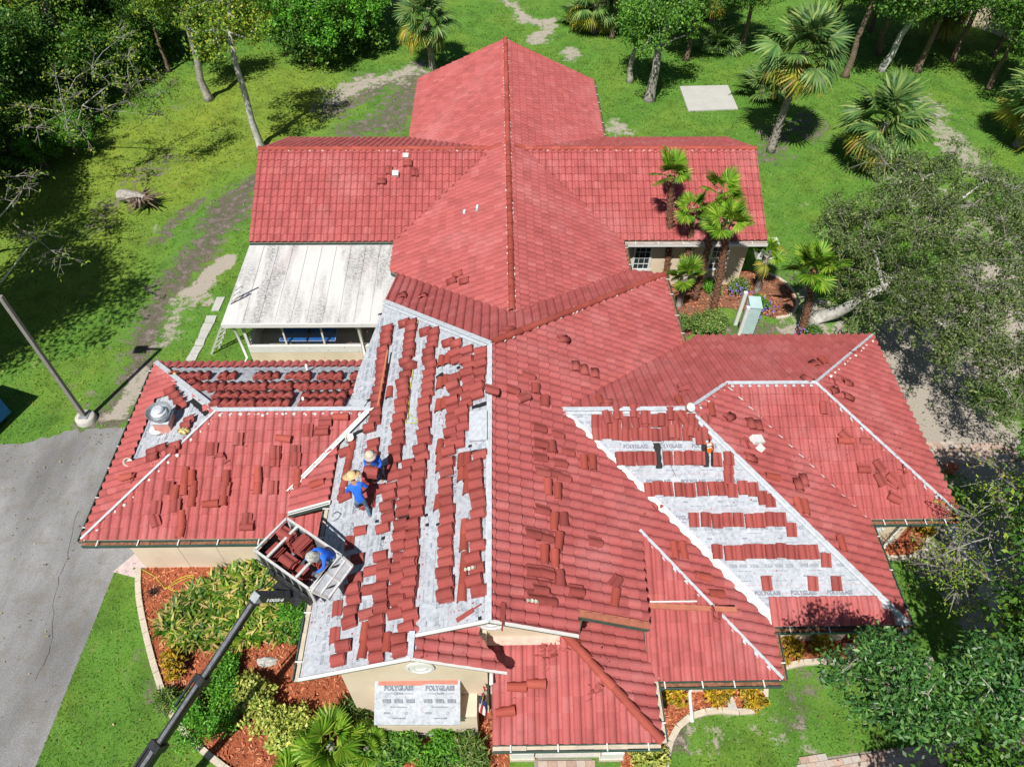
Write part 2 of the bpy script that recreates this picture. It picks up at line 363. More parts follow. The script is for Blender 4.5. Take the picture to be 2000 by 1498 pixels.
fa = worldnoise(nt, 20, 6, .85); fb = worldnoise(nt, 2.6, 6, .65); fc = worldnoise(nt, .35, 4, .6); fe = worldnoise(nt, 12, 4, .7)
gr = ramp(nt, fa, [(.22, (.025, .075, .008)), (.5, (.088, .205, .028)), (.78, (.22, .37, .08))])
yl = ramp(nt, fa, [(.22, (.08, .115, .012)), (.5, (.20, .26, .03)), (.78, (.34, .37, .09))])
k = math_(nt, 'ADD', math_(nt, 'MULTIPLY', attr(nt, 'yellow'), .8), ramp(nt, fc, [(.45, 0.0), (.8, .55)])); c = mixc(nt, k, gr, yl)
c = mixc(nt, ramp(nt, fb, [(.58, 0.0), (.74, .6)]), c, (.25, .21, .12)); fg = worldnoise(nt, 1.1, 6, .7); c = mixc(nt, 1.0, c, ramp(nt, fg, [(.3, .62), (.5, 1.0), (.7, 1.22)]), 'MULTIPLY')
soil = ramp(nt, math_(nt, 'MULTIPLY', math_(nt, 'ADD', fa, fb), .5), [(.32, (.03, .025, .02)), (.5, (.12, .10, .08)), (.66, (.30, .27, .23))])
snd = ramp(nt, fa, [(.25, (.21, .18, .145)), (.5, (.36, .32, .27)), (.75, (.52, .48, .42))])
def edge(att): return ramp(nt, math_(nt, 'ADD', attr(nt, att), math_(nt, 'ADD', math_(nt, 'MULTIPLY', math_(nt, 'SUBTRACT', fb, .5), 1.5), math_(nt, 'MULTIPLY', math_(nt, 'SUBTRACT', fe, .5), .8))), [(.38, 0.0), (.60, 1.0)])
c = mixc(nt, edge('dirt'), c, soil); c = mixc(nt, edge('sand'), c, snd)
nt.links.new(c, b.inputs['Base Color']); b.inputs['Roughness'].default_value = .96; b.inputs['Specular IOR Level'].default_value = .15; bump(nt, b, fa, .7, .04); M['ground'] = m
ground = struct(quads('ground', np.c_[P2, np.zeros(len(P2))], np.stack([i0, i0+1, i0+1+NX, i0+NX], 1), M['ground']))
for n_, a_ in (('dirt', dirt), ('sand', sand), ('yellow', yel)):
    at = ground.data.attributes.new(n_, 'FLOAT', 'POINT'); at.data.foreach_set('value', a_.astype(np.float32))

def sheet(name, uv, z, mat, thick=0.0, pts=None):
    P = pts if pts is not None else [W(u, v)[:2] for u, v in uv]
    mb = MB(); mb.add([(p[0], p[1], z) for p in P], [tuple(range(len(P)))]); return mb.build(name, mat)
def polyarea(P): return .5*sum(P[i][0]*P[(i+1) % len(P)][1]-P[(i+1) % len(P)][0]*P[i][1] for i in range(len(P)))
def smoothline(pts, n=5):
    pts = [np.array(p) for p in pts]; out = []
    for i in range(len(pts)-1):
        p0, p1, p2, p3 = pts[max(i-1, 0)], pts[i], pts[i+1], pts[min(i+2, len(pts)-1)]
        for k in range(n):
            t = k/n; out.append(.5*((2*p1)+(-p0+p2)*t+(2*p0-5*p1+4*p2-p3)*t*t+(-p0+3*p1-3*p2+p3)*t**3))
    out.append(pts[-1]); return out
def inpoly(P, poly):
    P = np.asarray(P); x, y = P[:, 0], P[:, 1]; r_ = np.zeros(len(P), bool); n = len(poly)
    for i in range(n):
        (x1, y1), (x2, y2) = poly[i][:2], poly[(i+1) % n][:2]
        if y1 != y2: r_ ^= ((y1 > y) != (y2 > y)) & (x < (x2-x1)*(y-y1)/(y2-y1)+x1)
    return r_
# asphalt yard with a ragged far edge
far = smoothline(G((-700, 905), (-300, 872), (0, 870), (90, 852), (160, 838), (215, 836), (262, 838)), 6)
far = [p+rng.normal(0, .07, 2) for p in far]
asph = [(-60, -20), (-11.75, -20), (-11.72, 4.0), (-11.60, 8.0), (-11.55, 10.15), (-10.75, 10.2), (-10.8, 15.4)] + [tuple(p) for p in far[::-1]] + [(-60, 13)]
struct(sheet('asphalt_yard', None, .004, M['asphalt'], pts=asph))
for k_, crack in enumerate([[(150, 1000), (130, 1090), (105, 1170), (100, 1260), (70, 1330)]]):
    pts = [p+rng.normal(0, .03, 2) for p in smoothline(G(*crack), 6)]; mb = MB()
    for a_, b_ in zip(pts[:-1], pts[1:]): mb.beam((a_[0], a_[1], .005), (b_[0], b_[1], .005), rng.uniform(.006, .016), .003)
    struct(mb.build('asphalt_crack', M['tar']), 'structure')
# mulch beds and kerbs
kerb_l = smoothline(G((272, 1112), (271, 1150), (278, 1200), (290, 1255), (305, 1310), (330, 1380), (365, 1435), (440, 1500), (520, 1545)), 6)
bed_left = [tuple(p) for p in kerb_l]+[(-2.0, 3.2), (0.2, 4.2), (.1, 7.0), (-3.5, 7.5), (-4.1, 10.3), (-10.3, 10.3)]
struct(sheet('mulch_bed', None, .012, M['mulch'], pts=bed_left))
kerb_m = smoothline(G((1300, 1520), (1302, 1470), (1320, 1425), (1352, 1398), (1400, 1388), (1450, 1391), (1480, 1385), (1492, 1370), (1494, 1335)), 6)
bed_mid = [tuple(p) for p in kerb_m]+[(6.2, 6.6), (3.2, 6.8), (3.0, 4.4), (2.6, 3.6)]
struct(sheet('mulch_bed', None, .012, M['mulch'], pts=bed_mid))
kerb_r = smoothline(G((1508, 1312), (1560, 1296), (1620, 1292), (1665, 1294), (1690, 1288), (1702, 1270), (1700, 1245), (1690, 1225)), 6)
bed_r = [tuple(p) for p in kerb_r]+[(9.4, 8.4), (6.2, 8.4)]
struct(sheet('mulch_bed', None, .012, M['mulch'], pts=bed_r))
kerb_e = smoothline(G((1716, 1087), (1750, 1092), (1785, 1088), (1805, 1075), (1814, 1050), (1812, 1030)), 6)
bed_e = [tuple(p) for p in kerb_e]+[(12.4, 11.6), (9.6, 11.2)]
struct(sheet('mulch_bed', None, .012, M['mulch'], pts=bed_e))
kerb_p = smoothline(G((1500, 535), (1530, 550), (1552, 575), (1556, 600), (1540, 618), (1515, 622)), 6)
bed_palm = [(6.2, 24.0)]+G((1340, 518), (1500, 532))+[tuple(p) for p in kerb_p]+G((1470, 612), (1440, 605), (1400, 600), (1385, 612), (1375, 640), (1340, 660))+[(6.3, 18.0)]
struct(sheet('palm_mulch_bed', None, .012, M['mulch_b'], pts=bed_palm))
struct(sheet('concrete_apron', None, .009, simple('pinkish_apron', (.52, .42, .40), .9), pts=[(-11.6, 10.1), (-10.3, 9.75), (-10.3, 10.4), (-10.9, 11.0)]))
def kerb(pts, label, w=.16, h=.11):
    t = thing('kerb', label, 'kerb'); mb = None
    L = 0; acc = []; pts = [np.array(p) for p in pts]
    d_ = np.r_[0, np.cumsum([np.linalg.norm(b_-a_) for a_, b_ in zip(pts[:-1], pts[1:])])]; s_ = 0.0; n_ = int(d_[-1]/.42)
    X = np.array(pts); at_ = lambda q: np.array([np.interp(q, d_, X[:, 0]), np.interp(q, d_, X[:, 1])])
    for k in range(n_):
        a_, b_ = at_(d_[-1]*k/n_+.008), at_(d_[-1]*(k+1)/n_-.008); m2 = MB(); zz = rng.normal(0, .006)
        m2.beam((a_[0], a_[1], h/2-.02+zz), (b_[0], b_[1], h/2-.02+zz), w, h); m2.build('kerb_stone', M['kerb'], t)
kerb(kerb_l, 'pale concrete kerb curving round the red mulch bed beside the asphalt')
kerb(kerb_m, 'concrete kerb with a round lobe in front of the entrance porch')
kerb(kerb_r, 'shaded concrete kerb edging the narrow bed under the white felt slope')
kerb(kerb_e, 'short concrete kerb round the bed at the right end of the building')
kerb(kerb_p, 'concrete kerb round the brown mulch bed of the slim palms', .12, .08)
# loose mulch chips on the red beds
cv = []; cf = []
for poly, n_ in ((bed_left, 9000), (bed_mid, 2500), (bed_r, 1200), (bed_e, 700), (bed_palm, 3500)):
    A = np.array([p[:2] for p in poly]); lo, hi = A.min(0), A.max(0); Q = rng.uniform(lo, hi, (n_*2, 2)); Q = Q[inpoly(Q, poly)][:n_]
    a_ = rng.uniform(0, math.pi, len(Q)); l_ = rng.uniform(.02, .06, len(Q)); w_ = rng.uniform(.008, .02, len(Q)); z_ = rng.uniform(.02, .05, len(Q))
    dx, dy = np.stack([np.cos(a_), np.sin(a_)], 1)*l_[:, None], np.stack([-np.sin(a_), np.cos(a_)], 1)*w_[:, None]; tz = rng.uniform(-.02, .02, (len(Q), 4))
    for s1, s2, j in ((-1, -1, 0), (1, -1, 1), (1, 1, 2), (-1, 1, 3)):
        cv.append(np.c_[Q+dx*s1+dy*s2, z_+tz[:, j]])
V4 = []; 
for g_ in range(0, len(cv), 4): V4.append(np.stack(cv[g_:g_+4], 1).reshape(-1, 3))
V4 = np.concatenate(V4); o_ = quads('mulch_chips', V4, np.arange(len(V4)).reshape(-1, 4), M['chip']); struct(o_, 'stuff'); tag(o_, 'loose reddish bark chips covering the planting beds', 'mulch')
# paths, slabs, pavers
def slab(name, uv, h, mat, label, cat='slab', z=0.0):
    mb = MB(); mb.prism([(*W(u, v)[:2], z) for u, v in uv], (0, 0, h)); o = mb.build(name, mat); tag(o, label, cat); return o
slab('concrete_slab', [(1327, 171), (1421, 169), (1441, 215), (1344, 219)], .07, M['conc_pale'], 'pale concrete slab lying in the lawn behind the building', 'slab')
for k, uv in enumerate([[(424, 582), (440, 582), (428, 608), (413, 609)], [(404, 618), (424, 618), (419, 632), (400, 632)], [(398, 633), (418, 633), (411, 647), (392, 647)], [(392, 648), (410, 648), (403, 662), (387, 662)], [(385, 663), (402, 663), (398, 676), (380, 676)], [(379, 678), (397, 678), (388, 692), (371, 692)], [(370, 693), (388, 693), (382, 706), (363, 706)]]):
    slab('stepping_stone', uv, .05, M['conc_pale'], ['large', 'first small', 'second small', 'third small', 'fourth small', 'fifth small', 'sixth small'][k]+' pale stepping stone of the row beside the white porch', 'stepping stone')['group'] = 'stepping stones beside the porch'
struct(sheet('concrete_path', [(1842, 1022), (1876, 1022), (1905, 1060), (1940, 1120), (1975, 1200), (1935, 1200), (1900, 1130), (1868, 1070)], .006, M['concrete']))
m, nt, b = nodemat('paver'); c = ramp(nt, island_random(nt), [(0, (.36, .25, .20)), (.5, (.48, .35, .28)), (1, (.44, .40, .36))]); f = worldnoise(nt, 20, 4); c = mixc(nt, 1.0, c, ramp(nt, f, [(.3, .8), (.7, 1.1)]), 'MULTIPLY'); nt.links.new(c, b.inputs['Base Color']); b.inputs['Roughness'].default_value = .9; M['paver'] = m
paver_me = MB().box((0, 0, .02), (.232, .152, .04)).build('paver', M['paver']).data; bpy.data.objects.remove(bpy.data.objects['paver'])
paver_n = [0]
def pavers(name, poly, ang, limit):
    base = struct(sheet(name, None, .005, simple('paver_bed', (.25, .22, .19), .95), pts=poly)); base.data.update()
    A = np.array(poly); lo, hi = A.min(0)-1, A.max(0)+1; c0 = (lo+hi)/2; ca, sa = math.cos(ang), math.sin(ang); R_ = np.linalg.norm(hi-lo)/2; n = 0
    for j in range(int(-R_/.16), int(R_/.16)+1):
        for i in range(int(-R_/.24), int(R_/.24)+1):
            x, y = i*.24+(j % 2)*.12, j*.16; p = c0+np.array([x*ca-y*sa, x*sa+y*ca])
            if not inpoly([p], poly)[0]: continue
            u, v = PX((p[0], p[1], 0))
            if not (-60 < u < 2060 and -60 < v < 1560) or n >= limit: continue
            n += 1; o = link('paver', paver_me, base, Matrix.Translation((p[0], p[1], .003+rng.normal(0, .002))) @ Matrix.Rotation(ang+rng.normal(0, .01), 4, 'Z'))
pavers('paver_walk', [tuple(p) for p in G((1810, 868), (1960, 862), (1990, 902), (1838, 912))], .05, 200)
pavers('paver_drive', [tuple(p) for p in G((1560, 1485), (1700, 1466), (1800, 1455), (2080, 1440), (2080, 1560), (1540, 1560))], .12, 300)
pavers('entrance_walk', [tuple(p) for p in G((1044, 1481), (1156, 1481), (1160, 1560), (1040, 1560))], 0, 120)

# ================================================================== BUILDING
mS = .4526
XL, XR, YR, DW, E1 = -9.5925, 10.4992, 26.2166, 3.766, 2.6628
XS, WS, YB = .4154, 4.418, 35.6961
XM, YA, ZM, YG = -.2379, 13.8637, 5.7442, 6.0291
XRC, XLC, XK, XG, YG2, XL2 = 6.0288, -3.6786, 1.6602, -1.8748, 5.5533, -4.3074
EK, XKL, YKF, YKR = 2.7553, -11.1189, 9.6334, 16.0248
ER, XR2, YRR, YF2, YF1, XR1 = 2.5767, 12.8368, 17.2909, 10.1314, 7.1257, 10.2078
E0, Y0, S0 = 2.6256, 5.8233, 3.1774
XP, YP, EP, S2, XP1 = 3.5551, 4.466, 2.7453, 2.0609, -.2001
ZR = E1+mS*DW; ZS = E1+mS*WS; D1 = (YRR-YF1)/2; D2 = (YRR-YF2)/2; DK = (YKR-YKF)/2
MID1, MID2, MIDK = YF1+D1, YF2+D2, YKF+DK; ZR1 = ER+mS*D1; ZR2 = ER+mS*D2; ZK = EK+mS*DK; ZG = ZM-mS*(XM-XG)
XV = XM+(ZM-ZR1)/mS; XE = XM+(ZM-ER)/mS; X00 = XM+(ZM-E0)/mS
# planes as (gx, gy, z0): z = gx*x + gy*y + z0
PLN = dict(
    ML=(mS, 0, ZM-mS*XM), MR=(-mS, 0, ZM+mS*XM), RH=(0, -mS, ZM+mS*YA),
    KF=(0, mS, EK-mS*YKF), KR=(0, -mS, EK+mS*YKR), KL=(mS, 0, EK-mS*XKL),
    RR=(0, -mS, ER+mS*YRR), R1F=(0, mS, ER-mS*YF1), R1E=(-mS, 0, ER+mS*XR1), R2F=(0, mS, ER-mS*YF2), R2E=(-mS, 0, ER+mS*XR2),
    R0=(0, mS, E0-mS*Y0), PF=(0, mS, EP-mS*YP), PE=(-mS, 0, EP+mS*XP), SG=(-mS, 0, ZG+mS*XG),
    SL=(mS, 0, E1-mS*(XS-WS)), SR=(-mS, 0, E1+mS*(XS+WS)), WF=(0, mS, E1-mS*(YR-DW)), WB=(0, -mS, E1+mS*(YR+DW)))
def zp(pl, x, y): g = PLN[pl]; return g[0]*x+g[1]*y+g[2]
def SP(pl, u, v, off=0.0):
    """point of roof plane pl seen at (u, v)"""
    g = PLN[pl]; d = ray(u, v); t = (g[0]*CAM[0]+g[1]*CAM[1]+g[2]+off-CAM[2])/(d[2]-g[0]*d[0]-g[1]*d[1]); return CAM+d*t
def frame(pl):
    g = PLN[pl]; n = Vector((-g[0], -g[1], 1)).normalized(); up = Vector((g[0], g[1], g[0]**2+g[1]**2)).normalized(); x = up.cross(n); return x, up, n

bld = thing('tiled_building', 'large cream stucco building with red tiled hip and gable roofs half stripped for reroofing', 'building')

# --- a roof tile: one barrel and one pan across, laid w = .28 apart, .35 exposed
TW, TE = .258, .33
PROF = [(-.004, .004), (.010, .028), (.036, .052), (.078, .066), (.122, .064), (.160, .046), (.184, .016), (.205, .004), (.235, .003), (.262, .006)]
def tile_arrays():
    V = []; n = len(PROF); L = .375
    for (x, z) in PROF: V.append((x, -.02, z+.046))
    for (x, z) in PROF: V.append((x, L, z+.004))
    for (x, z) in PROF: V.append((x, -.02, z+.004))
    Fc = [(k, k+1, n+k+1, n+k) for k in range(n-1)]+[(2*n+k, 2*n+k+1, k+1, k) for k in range(n-1)]
    Fc += [(n-1, 3*n-1, 2*n-1, 2*n-1)[:3]] if False else []
    return np.array(V), np.array(Fc)
TV, TF = tile_arrays()
def side_quad(): return [(len(PROF)-1, 3*len(PROF)-1, 2*len(PROF)-1)]
laid_me = MB().add(TV, [tuple(f) for f in TF]).build('roof_tile', M['tile'], recalc=False).data; bpy.data.objects.remove(bpy.data.objects['roof_tile'])

cand = []       # (size in the picture, slope part, matrix)
rest_V, rest_F = [], []; rest_n = [0]
def clip_edges(poly2):
    """half planes (nx, ny, c) with n.p <= c inside, for a convex polygon in slope coordinates"""
    A = polyarea(poly2); out = []
    for i in range(len(poly2)):
        a_, b_ = np.array(poly2[i]), np.array(poly2[(i+1) % len(poly2)]); d_ = b_-a_
        if np.linalg.norm(d_) < 1e-6: continue
        n_ = np.array([d_[1], -d_[0]])/np.linalg.norm(d_)*(1 if A > 0 else -1); out.append((n_[0], n_[1], n_@a_))
    return out
def deck(name, pl, poly, top=-.03, thick=.13, mats=None):
    P = [(x, y, zp(pl, x, y)+top) for x, y in poly]
    if polyarea(poly) < 0: P = P[::-1]
    mb = MB(); mb.prism([(p[0], p[1], p[2]-thick) for p in P], (0, 0, thick), 0, 1)
    return mb.build(name, mats or [M['deckwood'], M['fascia']], bld)
def tiles(pl, poly, part, anchor, skip=None, cull=.0, mat=None, rowmax=None, rows=None):
    """lay tiles over a convex piece of a slope; anchor = (x, y) on the eave that the courses start from"""
    ex, ey, n = frame(pl); A0 = Vector((anchor[0], anchor[1], zp(pl, *anchor)))
    ex, ey, n, A0 = [np.array(q) for q in (ex, ey, n, A0)]
    P3 = [np.array((x, y, zp(pl, x, y))) for x, y in poly]
    q2 = [((p-A0)@ex, (p-A0)@ey) for p in P3]; E_ = clip_edges(q2); Q = np.array(q2)
    j0, j1 = int(math.floor(Q[:, 1].min()/TE)), int(math.ceil(Q[:, 1].max()/TE)); i_0, i_1 = int(math.floor(Q[:, 0].min()/TW))-1, int(math.ceil(Q[:, 0].max()/TW))+1
    bm = None; pv = []; pf = []; np_ = 0
    for j in range(j0-1, j1+1):
        if rows and not (rows[0] <= j <= rows[1]): continue
        for i in range(i_0, i_1+1):
            ox, oy = i*TW, j*TE
            cs = np.array([(ox, oy-.02), (ox+TW, oy-.02), (ox+TW, oy+TE+.02), (ox, oy+TE+.02)])
            s_ = np.array([[a_*c_[0]+b_*c_[1]-d_ for (a_, b_, d_) in E_] for c_ in cs])
            if (s_.min(0) > -.005).any(): continue
            cx = A0+ex*(ox+TW/2)+ey*(oy+TE/2)
            if skip is not None and skip(cx[0], cx[1]): continue
            an = rng.normal(0, .008); dz = rng.normal(0, .003); tl = rng.normal(0, .006)
            v = TV.copy(); v[:, 2] += dz+(v[:, 1]-.2)*tl; c_, s2 = math.cos(an), math.sin(an)
            vx = v[:, 0]*c_-v[:, 1]*s2+ox; vy = v[:, 0]*s2+v[:, 1]*c_+oy
            if (s_.max() <= .004):
                Mx = Matrix.Identity(4); col = [Vector(ex), Vector(ey), Vector(n)]
                o3 = A0+ex*ox+ey*oy+n*dz
                for r_ in range(3):
                    Mx[r_][0] = ex[r_]; Mx[r_][1] = ey[r_]; Mx[r_][2] = n[r_]; Mx[r_][3] = o3[r_]
                Mx = Mx @ Matrix.Rotation(an, 4, 'Z')
                u_, v_ = PX(cx); inview = -20 < u_ < 2020 and -20 < v_ < 1520
                dist = np.linalg.norm(cx-CAM); facing = abs(n@(CAM-cx))/dist
                V3 = A0+np.outer(vx, ex)+np.outer(vy, ey)+np.outer(v[:, 2], n)
                cand.append(((facing/dist**2) if inview else 0, part, Mx, V3))
            else:
                pv.append(np.c_[vx, vy, v[:, 2]]); pf.append(TF+np_*len(TV)); np_ += 1
    if pv:
        me = bpy.data.meshes.new('tmp'); me.from_pydata(np.concatenate(pv).tolist(), [], np.concatenate(pf).tolist())
        bm = bmesh.new(); bm.from_mesh(me); bpy.data.meshes.remove(me)
        for (a_, b_, d_) in E_:
            bmesh.ops.bisect_plane(bm, geom=bm.verts[:]+bm.edges[:]+bm.faces[:], plane_co=(a_*d_, b_*d_, 0), plane_no=(a_, b_, 0), clear_outer=True)
        bm.verts.ensure_lookup_table(); base = rest_n[0]
        for vtx in bm.verts:
            vtx.index; p = A0+ex*vtx.co.x+ey*vtx.co.y+n*vtx.co.z; rest_V.append(p)
        bm.verts.index_update()
        for f_ in bm.faces: rest_F.append([base+w_.index for w_ in f_.verts])
        rest_n[0] += len(bm.verts); bm.free()

# --- slopes: (plane, [convex pieces], anchor, tiled)
VH = (XS, YA+(ZM-ZS)/mS); yv = lambda x: YA+(ZM-zp('SL', x, 0))/mS
HT0 = (X00-S0, Y0+S0); YG3 = 6.55; XE3 = 3.36; xval = XV+(MID1-HT0[1])
mledge = [SP('ML', 735, 655)[:2], SP('ML', 700, 722)[:2], SP('ML', 690, 797)[:2]]
ML_A = [(XM, YA), (XLC, YA+XM-XLC), tuple(mledge[1]), (XL2-.12, 12.5), (XL2-.12, YG), (XM, YG)]
ML_B = [(XL2-.12, YG), (XG, YG), (XG, YG2), (XL2-.12, YG2)]
KX = XM-(ZM-ZK)/mS
slopes = [
    ('WF', [[(XL, YR-DW), (XS-WS, YR-DW), (XS-WS+DW, YR), (XL, YR)]], (XL, YR-DW), 1),
    ('WF', [[(XS+WS, YR-DW), (XR, YR-DW), (XR, YR), (XS+WS-DW, YR)]], (XL, YR-DW), 1),
    ('WB', [[(XL, YR), (XS-WS+DW, YR), (XS-WS, YR+DW), (XL, YR+DW)]], (XL, YR+DW), 1),
    ('WB', [[(XS+WS-DW, YR), (XR, YR), (XR, YR+DW), (XS+WS, YR+DW)]], (XL, YR+DW), 1),
    ('SL', [[(XS-WS, YB), (XS, YB), (XS, YR), (XS-WS+DW, YR), (XS-WS, YR+DW)], [(XS-WS+DW, YR), (XS, YR), VH, (XS-WS, yv(XS-WS)), (XS-WS, YR-DW)]], (XS-WS, YB), 1),
    ('SR', [[(XS, YB), (XS+WS, YB), (XS+WS, YR+DW), (XS+WS-DW, YR), (XS, YR)], [(XS, YR), (XS+WS-DW, YR), (XS+WS, YR-DW), (XS+WS, yv(XS-WS)), VH]], (XS+WS, YB), 1),
    ('RH', [[(XM, YA), VH, (XLC, yv(XLC)), (XLC, YA+XM-XLC)], [(XM, YA), (XRC, YA+XRC-XM), (XS+WS, yv(XS-WS)), VH]], (0, yv(XS-WS)), 1),
    ('MR', [[(XM, YA), (XRC, YA+XRC-XM), (6.1, 16.6), (XV, MID1)], [(XM, YA), (XV, MID1), (xval, HT0[1]), (XM, HT0[1])], [(xval, HT0[1]), (XE, YF1), (X00, Y0), HT0],
            [(XM, HT0[1]), HT0, (XE3, YG3), (XM, YG3)], [(XM, YG3), (XK, YG3), (XK, YG), (XM, YG)]], (XE, 9.0), 1),
    ('R1E', [[(XR1-D1, MID1), (XR1-D2, MID2), (XR1, YF2), (XR1, YF1)]], (XR1, YF1), 1),
    ('R2F', [[(XR1-D2, MID2), (XR2-D2, MID2), (XR2, YF2), (XR1, YF2)]], (XR1, YF2), 1),
    ('R2E', [[(XR2-D2, MID2), (XR2, YRR), (XR2, YF2)]], (XR2, YF2), 1),
    ('RR', [[(XV, MID1), (XR1-D1, MID1), (XR1-D2, MID2), (XR1-D2, XR1-D2-XV+MID1)], [(XR1-D2, MID2), (XR2-D2, MID2), (XR2, YRR), (XR1-D2, YRR)]], (XR2, YRR), 1),
    ('R0', [[HT0, (X00, Y0), (XE3+.12, Y0), (XE3+.06, HT0[1])]], (X00, Y0), 1),
    ('PF', [[(XP, YP), (XP1, YP), (XP1, YP+S2), (XP-S2, YP+S2)], [(XP1, 5.85), (-.85, YP+S2), (XP1, YP+S2)]], (XP1, YP), 1),
    ('PE', [[(XP, YP), (XP-S2, YP+S2), (XP-S2, 7.7), (XP, 7.7)]], (XP, YP), 1),
    ('SG', [[(XG, YG2), (.12, YG2), (-.5, 6.25), (XG, 6.25)], [(XG, 6.25), (-.5, 6.25), (-.5, 6.6), (XG, 6.6)]], (.12, YG2), 1),
    ('KF', [[(XKL, YKF), (XKL+DK, MIDK), (KX, MIDK), (KX-DK, YKF)], [(KX-DK, YKF), (-5.75, KX*-1*0+MIDK-(KX+5.75)), (-4.3, MIDK-(KX+5.75)), (-4.3, YKF)]], (XKL, YKF), 1),
    ('KL', [[(XKL, YKF), (XKL+DK, MIDK), (XKL, YKR)]], (XKL, YKF), 2),
    ('KR', [[(XKL, YKR), (XKL+DK, MIDK), (KX-.1, MIDK), (-4.25, YKR)]], (XKL, YKR), 3),
    ('R1F', [[(XV, MID1), (XR1-D1, MID1), (XR1, YF1), (XE, YF1)]], (XE, YF1), 4),
    ('ML', [ML_A, ML_B], (XL2, YG2), 0),
]
EXT = [(-5.62, 10.02), (-4.43, 10.02), (-4.43, 12.05), (-5.62, 10.86)]
gaps = [((790, 307),), ]
felt_slopes = {}
hole = lambda pl, u, v, r_: (lambda c_: (lambda x, y: (x-c_[0])**2+(y-c_[1])**2 < r_*r_))(SP(pl, u, v))
KLhole = [SP('KL', u, v)[:2] for u, v in ((362, 742), (412, 800), (400, 830), (345, 880), (255, 905), (262, 880), (300, 805), (320, 760))]
for pl, pieces, anc, mode in slopes:
    part = None
    for pc in pieces:
        d = deck('roof_slope', pl, pc); part = part or d
        if mode == 1: tiles(pl, pc, part, anc)
        elif mode == 2: tiles(pl, pc, part, anc, skip=lambda x, y: inpoly([(x, y)], KLhole)[0])
        elif mode == 3: tiles(pl, pc, part, anc, rows=(0, 0))
        elif mode == 4:
            xa = SP('R1F', 1512, 1200)[0]; xb = SP('R1F', 1716, 1180)[0]; xc = SP('R1F', 1737, 1205)[0]
            tiles(pl, pc, part, anc, rows=(0, 1), skip=lambda x, y: x < xa or x > (xb if y > YF1+.32 else xc))
    felt_slopes[pl] = (part, pieces)
d = deck('roof_slope', 'ML', EXT); tiles('ML', EXT, d, (-5.62, 10.02))

# the 300 laid tiles that show largest are objects of their own, the rest one mesh
cand.sort(key=lambda c_: -c_[0])
for s_, part, Mx, V3 in cand[:300]: link('roof_tile', laid_me, part, Mx)
nT = len(TV); R_ = cand[300:]
RV = np.concatenate([c_[3] for c_ in R_]+[np.array(rest_V)]); k4 = np.concatenate([TF+nT*i for i in range(len(R_))])
me = bpy.data.meshes.new('laid_roof_tiles')
base = nT*len(R_); allF = k4.tolist()+[[base+i for i in f] for f in rest_F]
me.from_pydata(RV.tolist(), [], allF); me.materials.append(M['tile']); o = link('laid_roof_tiles', me, bld); o['kind'] = 'stuff'
print('TILES', len(cand), len(rest_F))

# --- ridge caps
def cap_mesh():
    L, r0, r1, n = .44, .115, .095, 8; V = []; Fc = []
    for (y, r_, dz) in ((0, r0, .02), (L, r1, 0)):
        for k in range(n+1):
            a = math.pi*k/n; V.append((-math.cos(a)*r_, y, math.sin(a)*r_*.95+dz-.02))
        for k in range(n+1):
            a = math.pi*k/n; V.append((-math.cos(a)*(r_-.018), y, math.sin(a)*(r_-.018)*.95+dz-.02))
    m_ = 2*(n+1)
    for k in range(n): Fc += [(k, k+1, m_+k+1, m_+k), (n+1+k, m_+n+1+k, m_+n+2+k, n+2+k), (k, n+1+k, n+2+k, k+1), (m_+k, m_+k+1, m_+n+2+k, m_+n+1+k)]
    Fc += [(0, m_, m_+n+1, n+1), (n, 2*n+1, m_+2*n+1, m_+n)]
    me = MB().add(V, Fc).build('c', M['cap'], smooth=False).data; bpy.data.objects.remove(bpy.data.objects['c']); return me
cap_me = cap_mesh()
def align(o3, y, n):
    y = Vector(y).normalized(); n = Vector(n); x = y.cross(n).normalized(); n = x.cross(y)
    Mx = Matrix.Identity(4)
    for r_ in range(3): Mx[r_][0] = x[r_]; Mx[r_][1] = y[r_]; Mx[r_][2] = n[r_]; Mx[r_][3] = o3[r_]
    return Mx
def caps(a, b, lift=.045, step=.36, mortar=True):
    a, b = Vector(a), Vector(b); L = (b-a).length; n = max(1, int(L/step)); d_ = (b-a).normalized()
    for k in range(n):
        p = a+d_*(L*k/n)+Vector((0, 0, lift+rng.normal(0, .005))); Mx = align(p, d_, (0, 0, 1)) @ Matrix.Rotation(rng.normal(0, .02), 4, 'Z')
        link('ridge_tile', cap_me, bld, Mx)
    if mortar:
        s_ = d_.cross(Vector((0, 0, 1))).normalized(); mb = MB()
        for sg in (-1, 1):
            for k in range(int(L/.28)):
                if rng.random() < .5: p = a+d_*(.1+k*.28+rng.normal(0, .03))+s_*sg*.118+Vector((0, 0, .02)); mb.box(p, (rng.uniform(.05, .11), rng.uniform(.02, .04), .04), align((0, 0, 0), s_, (0, 0, 1)).to_3x3())
        if mb.v: mb.build('mortar', M['mortar'], bld)['kind'] = 'stuff'
Z3 = lambda x, y, z: (x, y, z)
caps((XS, YB, ZS), (XS, YR, ZS)); caps((XS, VH[1]+.1, ZS), (XS, YR, ZS))
caps((XL, YR, ZR), (XS-WS+DW, YR, ZR)); caps((XR, YR, ZR), (XS+WS-DW, YR, ZR))
caps((XS-WS+DW, YR, ZR), (XS-.08, YR, ZS), step=.33); caps((XS+WS-DW, YR, ZR), (XS+.08, YR, ZS), step=.33)
hipz = lambda s: ZM-mS*s
caps((XRC, YA+XRC-XM, hipz(XRC-XM)), (XM+.12, YA+.12, ZM))
caps((XP, YP, EP), (XP-S2, YP+S2, EP+mS*S2), lift=.075, mortar=False)

